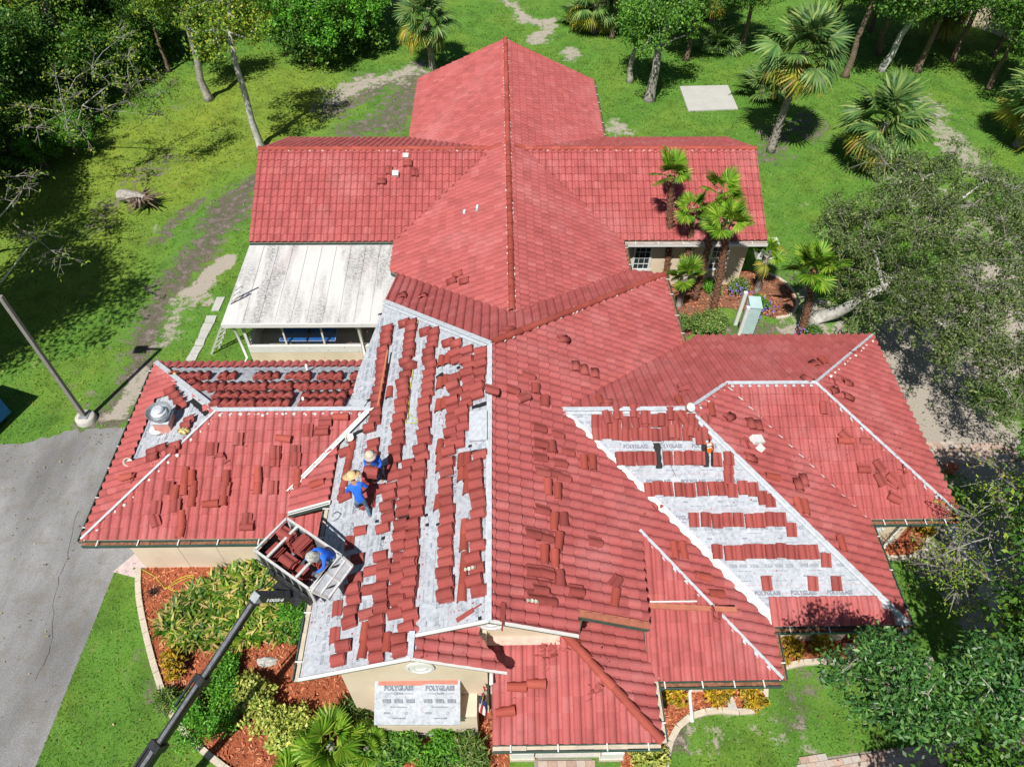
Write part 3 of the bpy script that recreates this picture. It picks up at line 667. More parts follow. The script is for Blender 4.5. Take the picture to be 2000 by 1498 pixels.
# --- metal hip and ridge rails, valley flashings
def rail(a, b, w=.10, h=.09, lift=.05, mat='metal', name='metal_hip_rail'):
    mb = MB(); a = Vector(a)+Vector((0, 0, lift)); b = Vector(b)+Vector((0, 0, lift)); mb.beam(a, b, .025, h); mb.beam(a, b, w, .006, off=h/2)
    mb.beam(a, b, w*1.7, .006, off=-h/2+.004); return mb.build(name, M[mat], bld)
def drip(a, b, side, n=30):                     # foam / mortar lumps beside a rail
    a, b = Vector(a), Vector(b); d_ = (b-a).normalized(); s_ = d_.cross(Vector((0, 0, 1))).normalized()*side; L = (b-a).length; mb = MB()
    for k in range(int(L/.30)):
        p = a+d_*(.1+k*.30+rng.normal(0, .03))+s_*rng.uniform(.10, .16)+Vector((0, 0, .045-.03)); r_ = rng.uniform(.03, .06)
        mb.lathe([(0, r_*.8), (r_*.7, r_*.55), (r_, 0), (r_*.8, -.04)], p, 7)
    mb.build('mortar', M['mortar'], bld, True)['kind'] = 'stuff'
rail((XM, YA, ZM), (XM, YG-.05, ZM), .10, .10)
rail((XM, YA, ZM), (XLC, YA+XM-XLC, hipz(XM-XLC)), .16, .10)
kr = (XKL+DK, MIDK, ZK)
rail(kr, (KX, MIDK, ZK), .14, .10); rail(kr, (XKL, YKF, EK), .07, .10); rail(kr, (XKL, YKR, EK), .15, .10)
drip((XKL+DK, MIDK, ZK), (KX, MIDK, ZK), 1); drip(kr, (XKL, YKF, EK), -1)
rail((XV, MID1, ZR1), (XR1-D1, MID1, ZR1), .14, .09); rail((XR1-D1, MID1, ZR1), (XR1-D2, MID2, ZR2), .10, .08); rail((XR1-D2, MID2, ZR2), (XR2-D2, MID2, ZR2), .12, .08)
drip((XR1-D1, MID1, ZR1), (XR1-D2, MID2, ZR2), 1)
rail((XR2-D2, MID2, ZR2), (XR2, YRR, ER), .08, .08); rail((XR2-D2, MID2, ZR2), (XR2, YF2, ER), .10, .08); rail((XR1-D1, MID1, ZR1), (XR1, YF1, ER), .10, .08)
drip((XR2-D2, MID2, ZR2), (XR2, YRR, ER), 1)
rail((HT0[0], HT0[1], zp('R0', *HT0)), (X00, Y0, E0), .08, .07)
rail((XG, 6.1, ZG), (XG, YG2-.02, ZG), .12, .09)
def flash(pl, pts, name='valley_flashing', mat='white', lift=.012):
    mb = MB(); mb.prism([(x, y, zp(pl, x, y)+lift) for x, y in pts], (0, 0, .006)); return mb.build(name, M[mat], bld)
flash('R1F', [(XV-.05, MID1), (XE, YF1), (XE+.35, YF1+.02), (XV+.22, MID1-.05)])
flash('KF', [(KX, MIDK-.02), (-5.75, MIDK-(KX+5.75)), (-5.80, MIDK-(KX+5.75)), (KX-.08, MIDK-.02)], lift=.115)
flash('ML', [(KX+.02, MIDK), (-5.7, MIDK-(KX+5.75)+.02), (-5.58, MIDK-(KX+5.75)+.02), (KX+.14, MIDK-.02)], lift=.10)
flash('R1E', [(XR1-D2, MID2), (XR1, YF2), (XR1-.0, YF2-.03), (XR1-D2-.05, MID2-.05)], lift=.05)
# big bent flashing left on the kitchen ridge end
p = SP('ML', 698, 790); mb = MB(); mb.box((p[0], p[1], p[2]+.05), (.62, .28, .02), Matrix.Rotation(-.45, 3, 'Z') @ Matrix.Rotation(-.35, 3, 'Y')); mb.box((p[0]-.25, p[1]-.1, p[2]-.02), (.4, .2, .02), Matrix.Rotation(-.2, 3, 'Z')); mb.build('ridge_end_flashing', M['metal'], bld)
# terracotta trim strips
def strip(pl, a, b, w, h, lift, mat, name):
    mb = MB(); A = Vector((a[0], a[1], zp(pl, *a)+lift)); B = Vector((b[0], b[1], zp(pl, *b)+lift)); mb.beam(A, B, w, h); return mb.build(name, M[mat], bld)
strip('MR', (XK, YG3-.03), (XE3, YG3-.03), .16, .05, .07, 'trim_terra', 'rake_trim'); strip('MR', (XK, YG3-.09), (XE3, YG3-.09), .02, .14, -.06, 'fascia', 'rake_board')
a_, b_ = SP('R0', 1268, 1187), SP('R0', 1440, 1188, .25); mb = MB(); mb.beam((a_[0], a_[1], a_[2]+.12), (b_[0], b_[1], a_[2]+.12), .13, .04); mb.build('cross_trim', M['trim_terra'], bld)
mb = MB(); mb.beam((a_[0], a_[1]+.09, a_[2]+.14), (a_[0]+1.15, a_[1]+.09, a_[2]+.14), .03, .05); mb.build('cross_trim_edge', M['white'], bld)
flashz = lambda x0, x1, y, z: MB().box(((x0+x1)/2, y, z), (x1-x0, .03, .22)).build('headwall_flashing', simple('pink_headwall', (.60, .33, .27), .85), bld)
flashz(-.85, 1.35, YP+S2+.02, EP+mS*S2+.13)
mb = MB(); mb.box((.3, YP+S2-.11, zp('PF', 0, YP+S2-.11)+.125), (2.1, .24, .012), Matrix.Rotation(math.atan(mS), 3, 'X')); mb.build('headwall_apron', simple('pink_apron', (.62, .36, .30), .85), bld)

# --- walls
def wall(x0, x1, y0, y1, z1, z0=0.0, name='wall'):
    return MB().box(((x0+x1)/2, (y0+y1)/2, (z0+z1)/2), (x1-x0, y1-y0, z1-z0)).build(name, M['stucco'], bld)
WK = wall(-10.65, -3.95, 10.22, 15.45, 2.72)
def gablewall(x0, x1, xc, y, yb, zt, zc, z0=0.0):
    mb = MB(); mb.prism([(x0, y, z0), (x1, y, z0), (x1, y, zt(x1)), (xc, y, zc), (x0, y, zt(x0))], (0, yb-y, 0)); return mb.build('gable_wall', M['stucco'], bld)
GW = gablewall(-3.72, -.32, XG, YG2+.40, 7.3, lambda x: ZG-mS*abs(x-XG)-.17, ZG-.17)
gablewall(-2.2, 1.8, XM, YG+.45, 7.6, lambda x: ZM-mS*abs(x-XM)-.17, ZM-.17, 3.0)
wall(-3.7, 3.0, 7.25, 16.6, 4.0); wall(2.9, 6.1, 6.4, 9.2, 2.5); wall(2.95, XR1-.6, YF1+.62, YRR-.6, 2.52); wall(XR1-.9, XR2-.62, YF2+.62, YRR-.62, 2.53)
wall(2.8, 5.4, 14, 19.9, 2.6); wall(XS-WS+.5, XS+WS-.5, 16, YB-.5, 2.6); wall(XL+.45, XR-.45, YR-DW+.5, YR+DW-.5, 2.58)
for s_ in (XL+.45, XR-.45-.2):
    mb = MB(); mb.prism([(s_, YR-DW+.55, 2.5), (s_, YR+DW-.55, 2.5), (s_, YR, ZR-.2)], (.2, 0, 0)); mb.build('gable_wall', M['stucco'], bld)
mb = MB(); mb.prism([(XS-WS+.5, YB-.7, 2.5), (XS+WS-.5, YB-.7, 2.5), (XS, YB-.7, ZS-.2)], (0, .2, 0)); mb.build('gable_wall', M['stucco'], bld)
for x in (-9.3+.0, -8.2):                                                    # control joints on the kitchen wall
    MB().box((x, 10.217, 1.35), (.012, .008, 2.6)).build('control_joint', M['kerb'], bld)
# bay window box under the front gable, roofed with printed felt
BX0, BX1, BY0, BY1 = W(738, 1420, 1.2)[0], W(932, 1420, 1.0)[0], W(820, 1430, .25)[1], YG2+.45
MB().box(((BX0+BX1)/2, (BY0+BY1)/2, .75), (BX1-BX0, BY1-BY0, 1.5)).build('bay_wall', M['stucco'], bld)
MB().box(((BX0+BX1)/2, BY0-.02, .10), (BX1-BX0+.04, .04, .18)).build('bay_base', M['conc_pale'], bld)
ba = [W(733, 1322, 2.5), W(899, 1322, 2.5)]; bb = [W(731, 1416, 1.8), W(899, 1416, 1.8)]
mb = MB(); mb.prism([ba[0], ba[1], bb[1], bb[0]], (0, 0, .05)); BAYR = mb.build('bay_roof', M['felt'], bld)
mb = MB(); mb.prism([(ba[1][0]-.02, ba[1][1], 1.5), (ba[1][0]-.02, bb[1][1]+.06, 1.5), (ba[1][0]-.02, bb[1][1]+.06, 1.72), (ba[1][0]-.02, ba[1][1], 2.33)], (-(ba[1][0]-ba[0][0])+.05, 0, 0)); mb.build('bay_cheek', M['stucco'], bld)
_l = lambda s, t_: Vector(ba[0]).lerp(Vector(ba[1]), s).lerp(Vector(bb[0]).lerp(Vector(bb[1]), s), t_)+Vector((0, 0, .056)); mb = MB(); mb.prism([_l(.04, .04), _l(.97, .04), _l(.97, .17), _l(.6, .16), _l(.55, .19), _l(.04, .19)], (0, 0, .006)); mb.build('bay_flashing', simple('pink_strip', (.46, .17, .13), .85), bld)
# round white gable vents
def vent(x, y, z, r_):
    mb = MB(); prof = [(r_, .02), (r_, .05), (r_*.8, .06), (r_*.78, .035), (r_*.42, .04), (r_*.40, .02), (0, .02)]
    V = []; Fc = []; n = 28
    for (q, d_) in prof:
        for k in range(n): a = 2*math.pi*k/n; V.append((x+q*math.cos(a), y-d_, z+q*math.sin(a)))
    for i in range(len(prof)-1):
        for k in range(n): a = i*n+k; b2 = i*n+(k+1) % n; Fc.append((a, b2, b2+n, a+n))
    mb.add(V, Fc); mb.build('round_vent', M['white'], bld)
vent(XG+.03, YG2+.40, ZG-1.58, .33); vent(XM+.03, YG+.45, 4.62, .36)
# porch columns, slab
for u in (1020, 1192):
    p = W(u, 1478); mb = MB(); mb.box((p[0], p[1]+.2, 1.35), (.42, .42, 2.7)); mb.box((p[0], p[1]+.2, .30), (.56, .56, .6)); mb.build('porch_column', M['white'], bld)
    MB().box((p[0], p[1]+.2, .08), (.62, .62, .16)).build('column_base', M['kerb'], bld)
a_ = W(1030, 1481); b_ = W(1180, 1481); MB().box(((a_[0]+b_[0])/2, a_[1]+1.1, .05), (b_[0]-a_[0]+.9, 2.2, .1)).build('porch_floor', M['concrete'], bld)
# windows
def window(x0, x1, z0, z1, y, nx=2, nz=3, parent=bld, fr=.09):
    f_ = MB(); f_.box(((x0+x1)/2, y-.03, z0), (x1-x0+2*fr, .08, fr)); f_.box(((x0+x1)/2, y-.03, z1), (x1-x0+2*fr, .08, fr))
    f_.box((x0, y-.03, (z0+z1)/2), (fr, .07, z1-z0)); f_.box((x1, y-.03, (z0+z1)/2), (fr, .07, z1-z0))
    w = f_.build('window', M['white'], parent)
    MB().box(((x0+x1)/2, y-.008, (z0+z1)/2), (x1-x0, .01, z1-z0)).build('pane', M['glass'], w)
    for i in range(1, nx): MB().box((x0+(x1-x0)*i/nx, y-.02, (z0+z1)/2), (.02, .02, z1-z0)).build('muntin', M['white'], w)
    for j in range(1, nz): MB().box(((x0+x1)/2, y-.022, z0+(z1-z0)*j/nz), (x1-x0, .02, .02 if j != nz//2 else .04)).build('muntin', M['white'], w)
    return w
wy = YR-DW+.5
for u0, u1 in ((1232, 1264), (1378, 1412)):
    c0, c1 = W(u0, 495, 1.2), W(u1, 495, 1.2); window(c0[0]*wy/c0[1]*1.0 if False else c0[0], c1[0], .85, 2.05, wy, 3, 4)
window(10.15, 11.35, .95, 2.0, YF2+.62, 1, 1, fr=.16)
window(7.0, 8.6, 1.3, 2.0, YF1+.62, 2, 1, fr=.08)
# gutters: trough with brown debris, green outside, white straps
def gutter(a, b, out, name='gutter', debris=True, strap=.85, white=False):
    a, b = Vector(a), Vector(b); d_ = (b-a).normalized(); o_ = Vector((out[0], out[1], 0)).normalized(); mb = MB(); L = (b-a).length; zz = Vector((0, 0, 1))
    q = lambda s, h: s*o_+zz*h
    for c_, w_, h_ in ((q(.065, -.13), .13, .012), (q(.132, -.075), .012, .12), (q(.0, -.075), .012, .12)): mb.beam(a+c_, b+c_, w_, h_)
    mb.beam(a+q(.138, -.012), b+q(.138, -.012), .024, .016)
    g = mb.build(name, M['white'] if white else M['fascia'], bld)
    m2 = MB()
    for k in range(max(1, int(L/.35))):
        t0, t1 = L*k/max(1, int(L/.35)), L*(k+1)/max(1, int(L/.35)); h_ = rng.uniform(-.10, -.06); m2.beam(a+d_*t0+q(.066, h_), a+d_*t1+q(.066, h_), .118, .03)
    m2.build('leaf_debris', M['gutter_in'] if debris else M['kerb'], g)
    k = .4
    while k < L: c_ = a+d_*k; MB().beam(c_+q(-.02, .0), c_+q(.15, .0), .03, .012).build('gutter_strap', M['white'], g); k += strap*rng.uniform(.9, 1.3)
    return g
gutter((XKL, YKF-.02, EK-.02), (-4.75, YKF-.02, EK-.02), (0, -1))
gutter((XE+.05, YF1-.02, ER-.02), (XR1, YF1-.02, ER-.02), (0, -1)); gutter((XR1+.05, YF2-.02, ER-.02), (XR2, YF2-.02, ER-.02), (0, -1), strap=.6)
gutter((XE3+.1, Y0-.02, E0-.02), (X00, Y0-.02, E0-.02), (0, -1), strap=.7); gutter((XP1, YP-.02, EP-.02), (XP, YP-.02, EP-.02), (0, -1), debris=False)
gutter((XP+.02, YP, EP-.02), (XP+.02, 7.6, EP-.02), (1, 0), debris=False); gutter((XL2-.14, YG2, zp('ML', XL2-.12, 0)-.04), (XL2-.14, 9.9, zp('ML', XL2-.12, 0)-.04), (-1, 0), debris=False, strap=.9)
gutter((XKL-.02, YKF, EK-.03), (XKL-.02, YKR, EK-.03), (-1, 0)); gutter((X00+.02, Y0, E0-.02), (XE+.02, YF1-.15, ER-.02), (1, 0)); gutter((XR1+.02, YF1, ER-.02), (XR1+.02, YF2-.15, ER-.02), (1, 0))
gutter((XS+WS+.02, yv(XS-WS), E1-.02), (XS+WS+.02, YR-DW-.1, E1-.02), (1, 0)); gutter((XS+WS+.02, YR+DW, E1-.02), (XS+WS+.02, YB, E1-.02), (1, 0)); gutter((XS+WS+.1, YR-DW-.02, E1-.02), (XR, YR-DW-.02, E1-.02), (0, -1), white=True)
gutter((6.12, 16.75, 2.9), (XRC+.02, YA+XRC-XM, 2.88), (1, 0))
mb = MB(); mb.beam((-5.62, 10.0, zp('ML', -5.62, 0)-.02), (-4.4, 10.0, zp('ML', -4.4, 0)-.02), .03, .16); mb.build('fascia_board', M['fascia'], bld)
mb = MB(); mb.beam((-5.62, 10.02, zp('ML', -5.62, 0)+.06), (-4.4, 10.02, zp('ML', -4.4, 0)+.06), .12, .012); mb.build('drip_edge', M['white'], bld)
# white drip edges on the two gables
for (xa, xb, pl, y) in ((XL2-.12, XG, 'ML', YG2-.015), (XG, .12, 'SG', YG2-.015), (XG, XM, 'ML', YG-.015), (XM, XK, 'MR', YG-.015)):
    mb = MB(); mb.beam((xa, y, zp(pl, xa, 0)+.02), (xb, y, zp(pl, xb, 0)+.02), .07, .03); mb.build('drip_edge', M['white'], bld)
# downspouts
def pipe(pts, name='downspout', r_=.045, mat='white'): MB().tube(pts, r_, 8).build(name, M[mat], bld, True)
pipe([(XP1-.02, YP+1.0, 3.6), (XP1-.02, YG2+.3, 3.55), (XP1-.02, YG2+.33, 1.8), (XP1-.02, YG2+.33, .05)])
pipe([(12.1, YF2-.05, 2.4), (11.9, YF2+.55, 2.1), (11.9, YF2+.55, .3), (11.6, YF2+.2, .08), (11.7, YF2-.3, .05)], r_=.055)
pipe([(5.0, Y0-.05, 2.5), (5.0, Y0+.5, 2.2), (5.0, Y0+.5, .3), (5.0, Y0-.2, .06)], r_=.055)
for uv in ([(1417, 1362), (1430, 1362), (1440, 1390), (1422, 1388)], [(1650, 1258), (1665, 1258), (1672, 1290), (1655, 1290)]):
    slab('splash_block', uv, .09, M['concrete'], 'grey concrete splash block '+('below the downspout right of the porch' if uv[0][0] < 1500 else 'in the shaded bed under the white felt slope'), 'splash block')

# --- white screened porch
px0, px1, py0, py1 = XL+.0, XS-WS-.02, YR-DW-.05, 18.05
zt, zb = E1-.10, 2.30; PY = 18.33
mb = MB(); a_ = [(px0, py0, zt), (px1+.3, py0, zt), (px1+.3, PY, zb), (px0-.15, PY, zb)]
mb.prism([(x, y, z-.1) for x, y, z in a_], (0, 0, .1)); PR = mb.build('porch_roof', M['porchroof'], bld)
MB().box(((px0-.15+px1+.3)/2, PY-.02, zb-.07), (px1-px0+.45, .05, .17)).build('porch_fascia', M['white'], bld)
for k in range(1, 10):
    x = px0+(px1-px0)*k/10; MB().beam((x, py0-.05, zt+.012), (x, PY+.05, zb+.012), .05, .016).build('roof_seam', M['porchroof'], PR)
fy = 18.68; fx0, fx1 = px0+.35, px1+.4
MB().box(((fx0+fx1)/2, fy+1.9, .08), (fx1-fx0, 3.9, .16)).build('porch_floor', M['concrete'], bld)
MB().box(((fx0+fx1)/2, fy, .28), (fx1-fx0, .14, .56)).build('porch_base_wall', M['stucco'], bld); MB().box(((fx0+fx1)/2, fy-.02, .72), (fx1-fx0, .12, .32)).build('porch_knee_panel', M['white'], bld)
MB().box((fx0, fy+1.9, .4), (.1, 3.8, .8)).build('porch_knee_panel', M['white'], bld)
for k in range(5):
    x = fx0+.02+(fx1-fx0-.04)*k/4; MB().box((x, fy, 1.54), (.06 if k not in (0, 3) else .10, .06, 1.42)).build('porch_post', M['white'], bld)
    if k < 4:
        x2 = fx0+(fx1-fx0)*(k+1)/4; MB().box(((x+x2)/2, fy, 1.55), (x2-x-.08, .006, 1.36)).build('screen', M['screen'], bld)
for k in range(3):
    y = fy+1.3*k+.8; MB().box((fx0, y, 1.5), (.05, .05, 1.4)).build('porch_post', M['white'], bld)
MB().box((fx0, fy+1.9, 1.55), (.006, 3.8, 1.4)).build('screen', M['screen'], bld)
for sx in (px0+.05, fx0+(fx1-fx0)*.73):
    pipe([(sx, PY+.02, 2.2), (sx+.1, 18.5, 1.9), (sx+.12, 18.56, .35), (sx-.05, 18.3, .08), (sx-.35, 18.2, .06)], r_=.05)
# blue games table on the porch
t = thing('games_table', 'long blue games table with a net standing inside the screened porch', 'table', (0, 0, 0))
ta = W(548, 654, .92); tb = W(658, 652, .92); yT = fy+.50
MB().box(((ta[0]+tb[0])/2, yT, .90), (tb[0]-ta[0], .7, .04)).build('table_top', M['bluetarp'], t)
mm = MB(); mm.box(((ta[0]+tb[0])/2, yT-.34, .923), (tb[0]-ta[0], .02, .006)); mm.box((ta[0]+.02, yT, .923), (.02, .7, .006)); mm.box((tb[0]-.02, yT, .923), (.02, .7, .006)); mm.build('edge_line', M['white'], t)
MB().box(((ta[0]+tb[0])/2, yT, .98), (.02, .76, .12)).build('net', M['dark'], t)
for sx in (ta[0]+.3, tb[0]-.3):
    for sy in (-.26, .26): MB().beam((sx, yT+sy, .12), (sx, yT+sy, .9), .05, .05, up=(0, 1, 0)).build('leg', M['dark'], t)
o = MB().lathe([(0, .03), (.06, .025), (.075, 0), (.06, -.01)], (ta[0]+.2, yT-.2, .935), 12).build('paddle', M['red']); tag(o, 'round red bat lying on the blue games table', 'bat')

# ================================================================== UNDERLAYMENT AND ITS PRINT
_txt = {}
def text_mesh(body, bold=.045):
    if body in _txt: return _txt[body]
    cu = bpy.data.curves.new('t', 'FONT'); cu.body = body; cu.size = 1.0; cu.resolution_u = 2; cu.offset = bold; cu.align_x = 'CENTER'
    ob = bpy.data.objects.new('t', cu); COL.objects.link(ob); dg = bpy.context.evaluated_depsgraph_get(); dg.update()
    me = bpy.data.meshes.new_from_object(ob.evaluated_get(dg)); V = np.array([v.co[:] for v in me.vertices]); Fc = [list(p.vertices) for p in me.polygons]
    bpy.data.objects.remove(ob); bpy.data.meshes.remove(me); V[:, 2] = 0
    _txt[body] = (V, Fc); return _txt[body]
def rect_mesh(w, h): return (np.array([(-w/2, -h/2, 0), (w/2, -h/2, 0), (w/2, h/2, 0), (-w/2, h/2, 0)]), [[0, 1, 2, 3]])
def ring_mesh(r_, t_, n=14):
    V = [(q*math.cos(2*math.pi*k/n), q*math.sin(2*math.pi*k/n), 0) for q in (r_, r_-t_) for k in range(n)]; return (np.array(V), [[k, (k+1) % n, n+(k+1) % n, n+k] for k in range(n)])
def word(body, width):
    V, Fc = text_mesh(body); w = V[:, 0].max()-V[:, 0].min(); V = V*(width/w); V = V-np.array([(V[:, 0].max()+V[:, 0].min())/2, (V[:, 1].max()+V[:, 1].min())/2, 0]); return V, Fc
def block():
    """one repeat of the print, 0.92 m wide and 0.9 m high, as (material, verts, faces)"""
    out = []
    def put_(mi, m_, x, y, sx=1.0, sy=1.0): out.append((mi, m_[0]*np.array([sx, sy, 1])+np.array([x, y, 0]), m_[1]))
    put_(0, word('POLYGLASS', .66), 0, .30, 1, 1.15); put_(1, word('MAPEI', .15), .02, .18); put_(1, rect_mesh(.20, .010), -.20, .18); put_(1, rect_mesh(.20, .010), .22, .18); put_(1, ring_mesh(.03, .009), -.085, .18)
    for x in (-.27, 0, .27): put_(0, word('POLYSTICK', .20), x, .045); put_(0, word('TU PLUS', .20), x, .0, 1, 1.2)
    put_(1, word('Self-Adhered Tile Underlayment', .40), .0, -.11); put_(1, rect_mesh(.14, .035), -.26, -.24); put_(1, ring_mesh(.032, .010), .18, -.24); put_(1, word('Made in the USA', .30), .02, -.35)
    return out
BLK = block()
def clip_poly(poly, half):
    for (a, b, d) in half:
        out = []
        for i in range(len(poly)):
            p, q = poly[i], poly[(i+1) % len(poly)]; sp, sq = a*p[0]+b*p[1]-d, a*q[0]+b*q[1]-d
            if sp <= 0: out.append(p)
            if sp*sq < 0: t = sp/(sp-sq); out.append((p[0]+(q[0]-p[0])*t, p[1]+(q[1]-p[1])*t))
        poly = out
        if len(poly) < 3: return []
    return poly
def felt(pl, anchor, roll=.95, x_off=0.0, print_=True, vmin=0.0):
    part, pieces = felt_slopes[pl]; ex, ey, n = [np.array(q) for q in frame(pl)]; A0 = np.array((anchor[0], anchor[1], zp(pl, *anchor)))
    polys = [[((p-A0)@ex, (p-A0)@ey) for p in [np.array((x, y, zp(pl, x, y))) for x, y in pc]] for pc in pieces]
    ymax = max(q[1] for po in polys for q in po); k = 0; y = vmin
    while y < ymax:
        sheets = []
        for po in polys:
            x0 = min(q[0] for q in po)-1; x1 = max(q[0] for q in po)+1
            c_ = clip_poly([(x0, y-.04), (x1, y-.04), (x1, y+roll), (x0, y+roll)], clip_edges(po))
            if len(c_) > 2: sheets.append(c_)
        if sheets:
            mb = MB(); lift = -.026+.0012*(k % 5)
            for c_ in sheets: mb.prism([A0+ex*q[0]+ey*q[1]+n*lift for q in c_], n*.004)
            sh = mb.build('underlayment_sheet', M['felt'], part)
            if print_:
                vv = []; ff = []; mi_ = []; nn = 0; E_ = [clip_edges(po) for po in polys]
                xa, xb = min(q[0] for c_ in sheets for q in c_), max(q[0] for c_ in sheets for q in c_)
                for i in range(int((xa)/.92)-2, int(xb/.92)+3):
                    bx = i*.92+x_off+.37*k
                    for (mi, V, Fc) in BLK:
                        P = V[:, :2]+np.array([bx, y+.50]); ok = False
                        for e_ in E_:
                            if all((P@np.array([a, b])-d < -.02).all() for (a, b, d) in e_): ok = True
                        if not ok: continue
                        vv.append(A0+np.outer(P[:, 0], ex)+np.outer(P[:, 1], ey)+n*(lift+.0055)); ff += [[q+nn for q in f] for f in Fc]; mi_ += [mi]*len(Fc); nn += len(V)
                me = bpy.data.meshes.new('lettering'); 
                if vv:
                    me.from_pydata(np.concatenate(vv).tolist(), [], ff); me.materials.append(M['print']); me.materials.append(M['print2']); me.polygons.foreach_set('material_index', mi_); link('lettering', me, sh)['kind'] = 'stuff'
                mb = MB()
                for c_ in sheets:
                    for yy in (y+.04, y+.78):
                        for t0 in np.arange(min(q[0] for q in c_), max(q[0] for q in c_), .5):
                            s_ = clip_poly([(t0, yy), (t0+.42, yy), (t0+.42, yy+.008), (t0, yy+.008)], clip_edges(c_))
                            if len(s_) > 2: mb.add([A0+ex*q[0]+ey*q[1]+n*(lift+.0052) for q in s_], [tuple(range(len(s_)))])
                if mb.v: mb.build('red_rule', M['redline'], sh)['kind'] = 'stuff'
        y += roll; k += 1
felt('R1F', (XE, YF1)); felt('ML', (XL2-.12, YG2), x_off=.3); felt('KR', (XKL, YKR), print_=True); felt('KL', (XKL, YKF), x_off=.2)
# print on the bay roof
bo = np.array(bb[0]); bx_ = np.array(bb[1])-bo; Wb = np.linalg.norm(bx_); bx_ /= Wb; by_ = np.array(ba[0])-bo; Hb = np.linalg.norm(by_); by_ /= Hb; bn_ = np.cross(bx_, by_)
vv = []; ff = []; mi_ = []; nn = 0
for cxx in (.28*Wb, .76*Wb):
    for (mi, V, Fc) in BLK:
        P = V[:, :2]*np.array([Wb*.44/.86, Hb*.72/.75])+np.array([cxx, Hb*.50]); vv.append(bo+np.outer(P[:, 0], bx_)+np.outer(P[:, 1], by_)+bn_*.054); ff += [[q+nn for q in f] for f in Fc]; mi_ += [mi]*len(Fc); nn += len(V)
me = bpy.data.meshes.new('lettering'); me.from_pydata(np.concatenate(vv).tolist(), [], ff); me.materials.append(M['print']); me.materials.append(M['print2']); me.polygons.foreach_set('material_index', mi_); link('lettering', me, BAYR)['kind'] = 'stuff'

# ================================================================== LOOSE TILES ON THE ROOF
def loose_arrays():
    V = []; n = len(PROF); L = .365; th = .022
    for y in (-L/2, L/2):
        for (x, z) in PROF: V.append((x-.14, y, z+.0))
        for (x, z) in PROF: V.append((x-.14, y, z-th))
    m_ = 2*n; Fc = []
    for k in range(n-1): Fc += [(k, k+1, m_+k+1, m_+k), (n+k, m_+n+k, m_+n+k+1, n+k+1), (k, n+k, n+k+1, k+1), (m_+k, m_+k+1, m_+n+k+1, m_+n+k)]
    Fc += [(0, m_, m_+n, n), (n-1, 2*n-1, m_+2*n-1, m_+n-1)]
    V = np.array(V); V[:, 2] += .016; V[:, 0] += .012; return V, Fc
LV, LF = loose_arrays(); LF4 = np.array(LF)
loose_me = MB().add(LV, LF).build('l', M['tile_loose']).data; bpy.data.objects.remove(bpy.data.objects['l'])
under_V = []; under_n = [0]
def tile_matrix(pl, p, rot, lift, tilt=0.0):
    ex, ey, n = frame(pl); Mx = Matrix.Identity(4); o3 = Vector(p)+n*lift
    for r_ in range(3): Mx[r_][0] = ex[r_]; Mx[r_][1] = ey[r_]; Mx[r_][2] = n[r_]; Mx[r_][3] = o3[r_]
    return Mx @ Matrix.Rotation(rot, 4, 'Z') @ Matrix.Rotation(tilt, 4, 'X')
tops = []        # (kind, matrix, where, group, axis, picture position, apparent size, name)
ORD = ['first', 'second', 'third', 'fourth', 'fifth', 'sixth', 'seventh', 'eighth', 'ninth', 'tenth', 'eleventh', 'twelfth', 'thirteenth', 'fourteenth', 'fifteenth', 'sixteenth', 'seventeenth', 'eighteenth', 'nineteenth', 'twentieth']
def ordinal(k): return ORD[k] if k < 20 else ('twenty-', 'thirty-', 'forty-')[(k+1)//10-2]+ORD[(k+1) % 10-1] if (k+1) % 10 else ('twentieth', 'thirtieth', 'fortieth')[(k+1)//10-2]
def put_tile(pl, u, v, rot, n=1, kind='S', where='', group=None, on_tiles=False, p=None, base=None, axis='v'):
    step = .034; b0 = (.085 if on_tiles else -.012) if base is None else base
    p = SP(pl, u, v, (b0+step*(n-1)+.03)) if p is None else p
    p = np.array((p[0], p[1], zp(pl, p[0], p[1])))
    for k in range(n):
        r_ = rot+rng.normal(0, .025); q = np.array(p)+np.array([rng.normal(0, .008), rng.normal(0, .008), 0]); q[2] = zp(pl, q[0], q[1])
        Mx = tile_matrix(pl, q, r_, b0+step*k, rng.normal(0, .012))
        if k == n-1: pos = PX(q); tops.append((kind, Mx if kind == 'S' else Mx @ Matrix.Translation((0, -.22, .02)), where, group, axis, pos, 1/np.linalg.norm(q-CAM)**2*abs(np.array(frame(pl)[2])@(CAM-q))/np.linalg.norm(CAM-q)))
        else: V = np.c_[LV, np.ones(len(LV))] @ np.array(Mx).T; under_V.append(V[:, :3])
def finish_tiles():
    zones = {}
    for t_ in tops: zones.setdefault((t_[0], t_[2]), []).append(t_)
    S_ = sorted((t_ for t_ in tops if t_[0] == 'S'), key=lambda t_: -t_[6]); keep = set(id(t_) for t_ in S_[:300])
    for (kind, where), L in zones.items():
        ax = L[0][4]; L.sort(key=lambda t_: t_[5][1] if ax == 'v' else t_[5][0]); kn = 'red roof tile' if kind == 'S' else 'red barrel ridge tile'
        for i, t_ in enumerate(L):
            if kind == 'S' and id(t_) not in keep: V = np.c_[LV, np.ones(len(LV))] @ np.array(t_[1]).T; under_V.append(V[:, :3]); continue
            o = link('loose_roof_tile' if kind == 'S' else 'loose_ridge_tile', loose_me if kind == 'S' else cap_me, None, t_[1])
            tag(o, kn+' '+where if len(L) == 1 else kn+', '+ordinal(i)+' from the '+('top ' if ax == 'v' else 'left ')+where, 'roof tile' if kind == 'S' else 'ridge tile', t_[3])
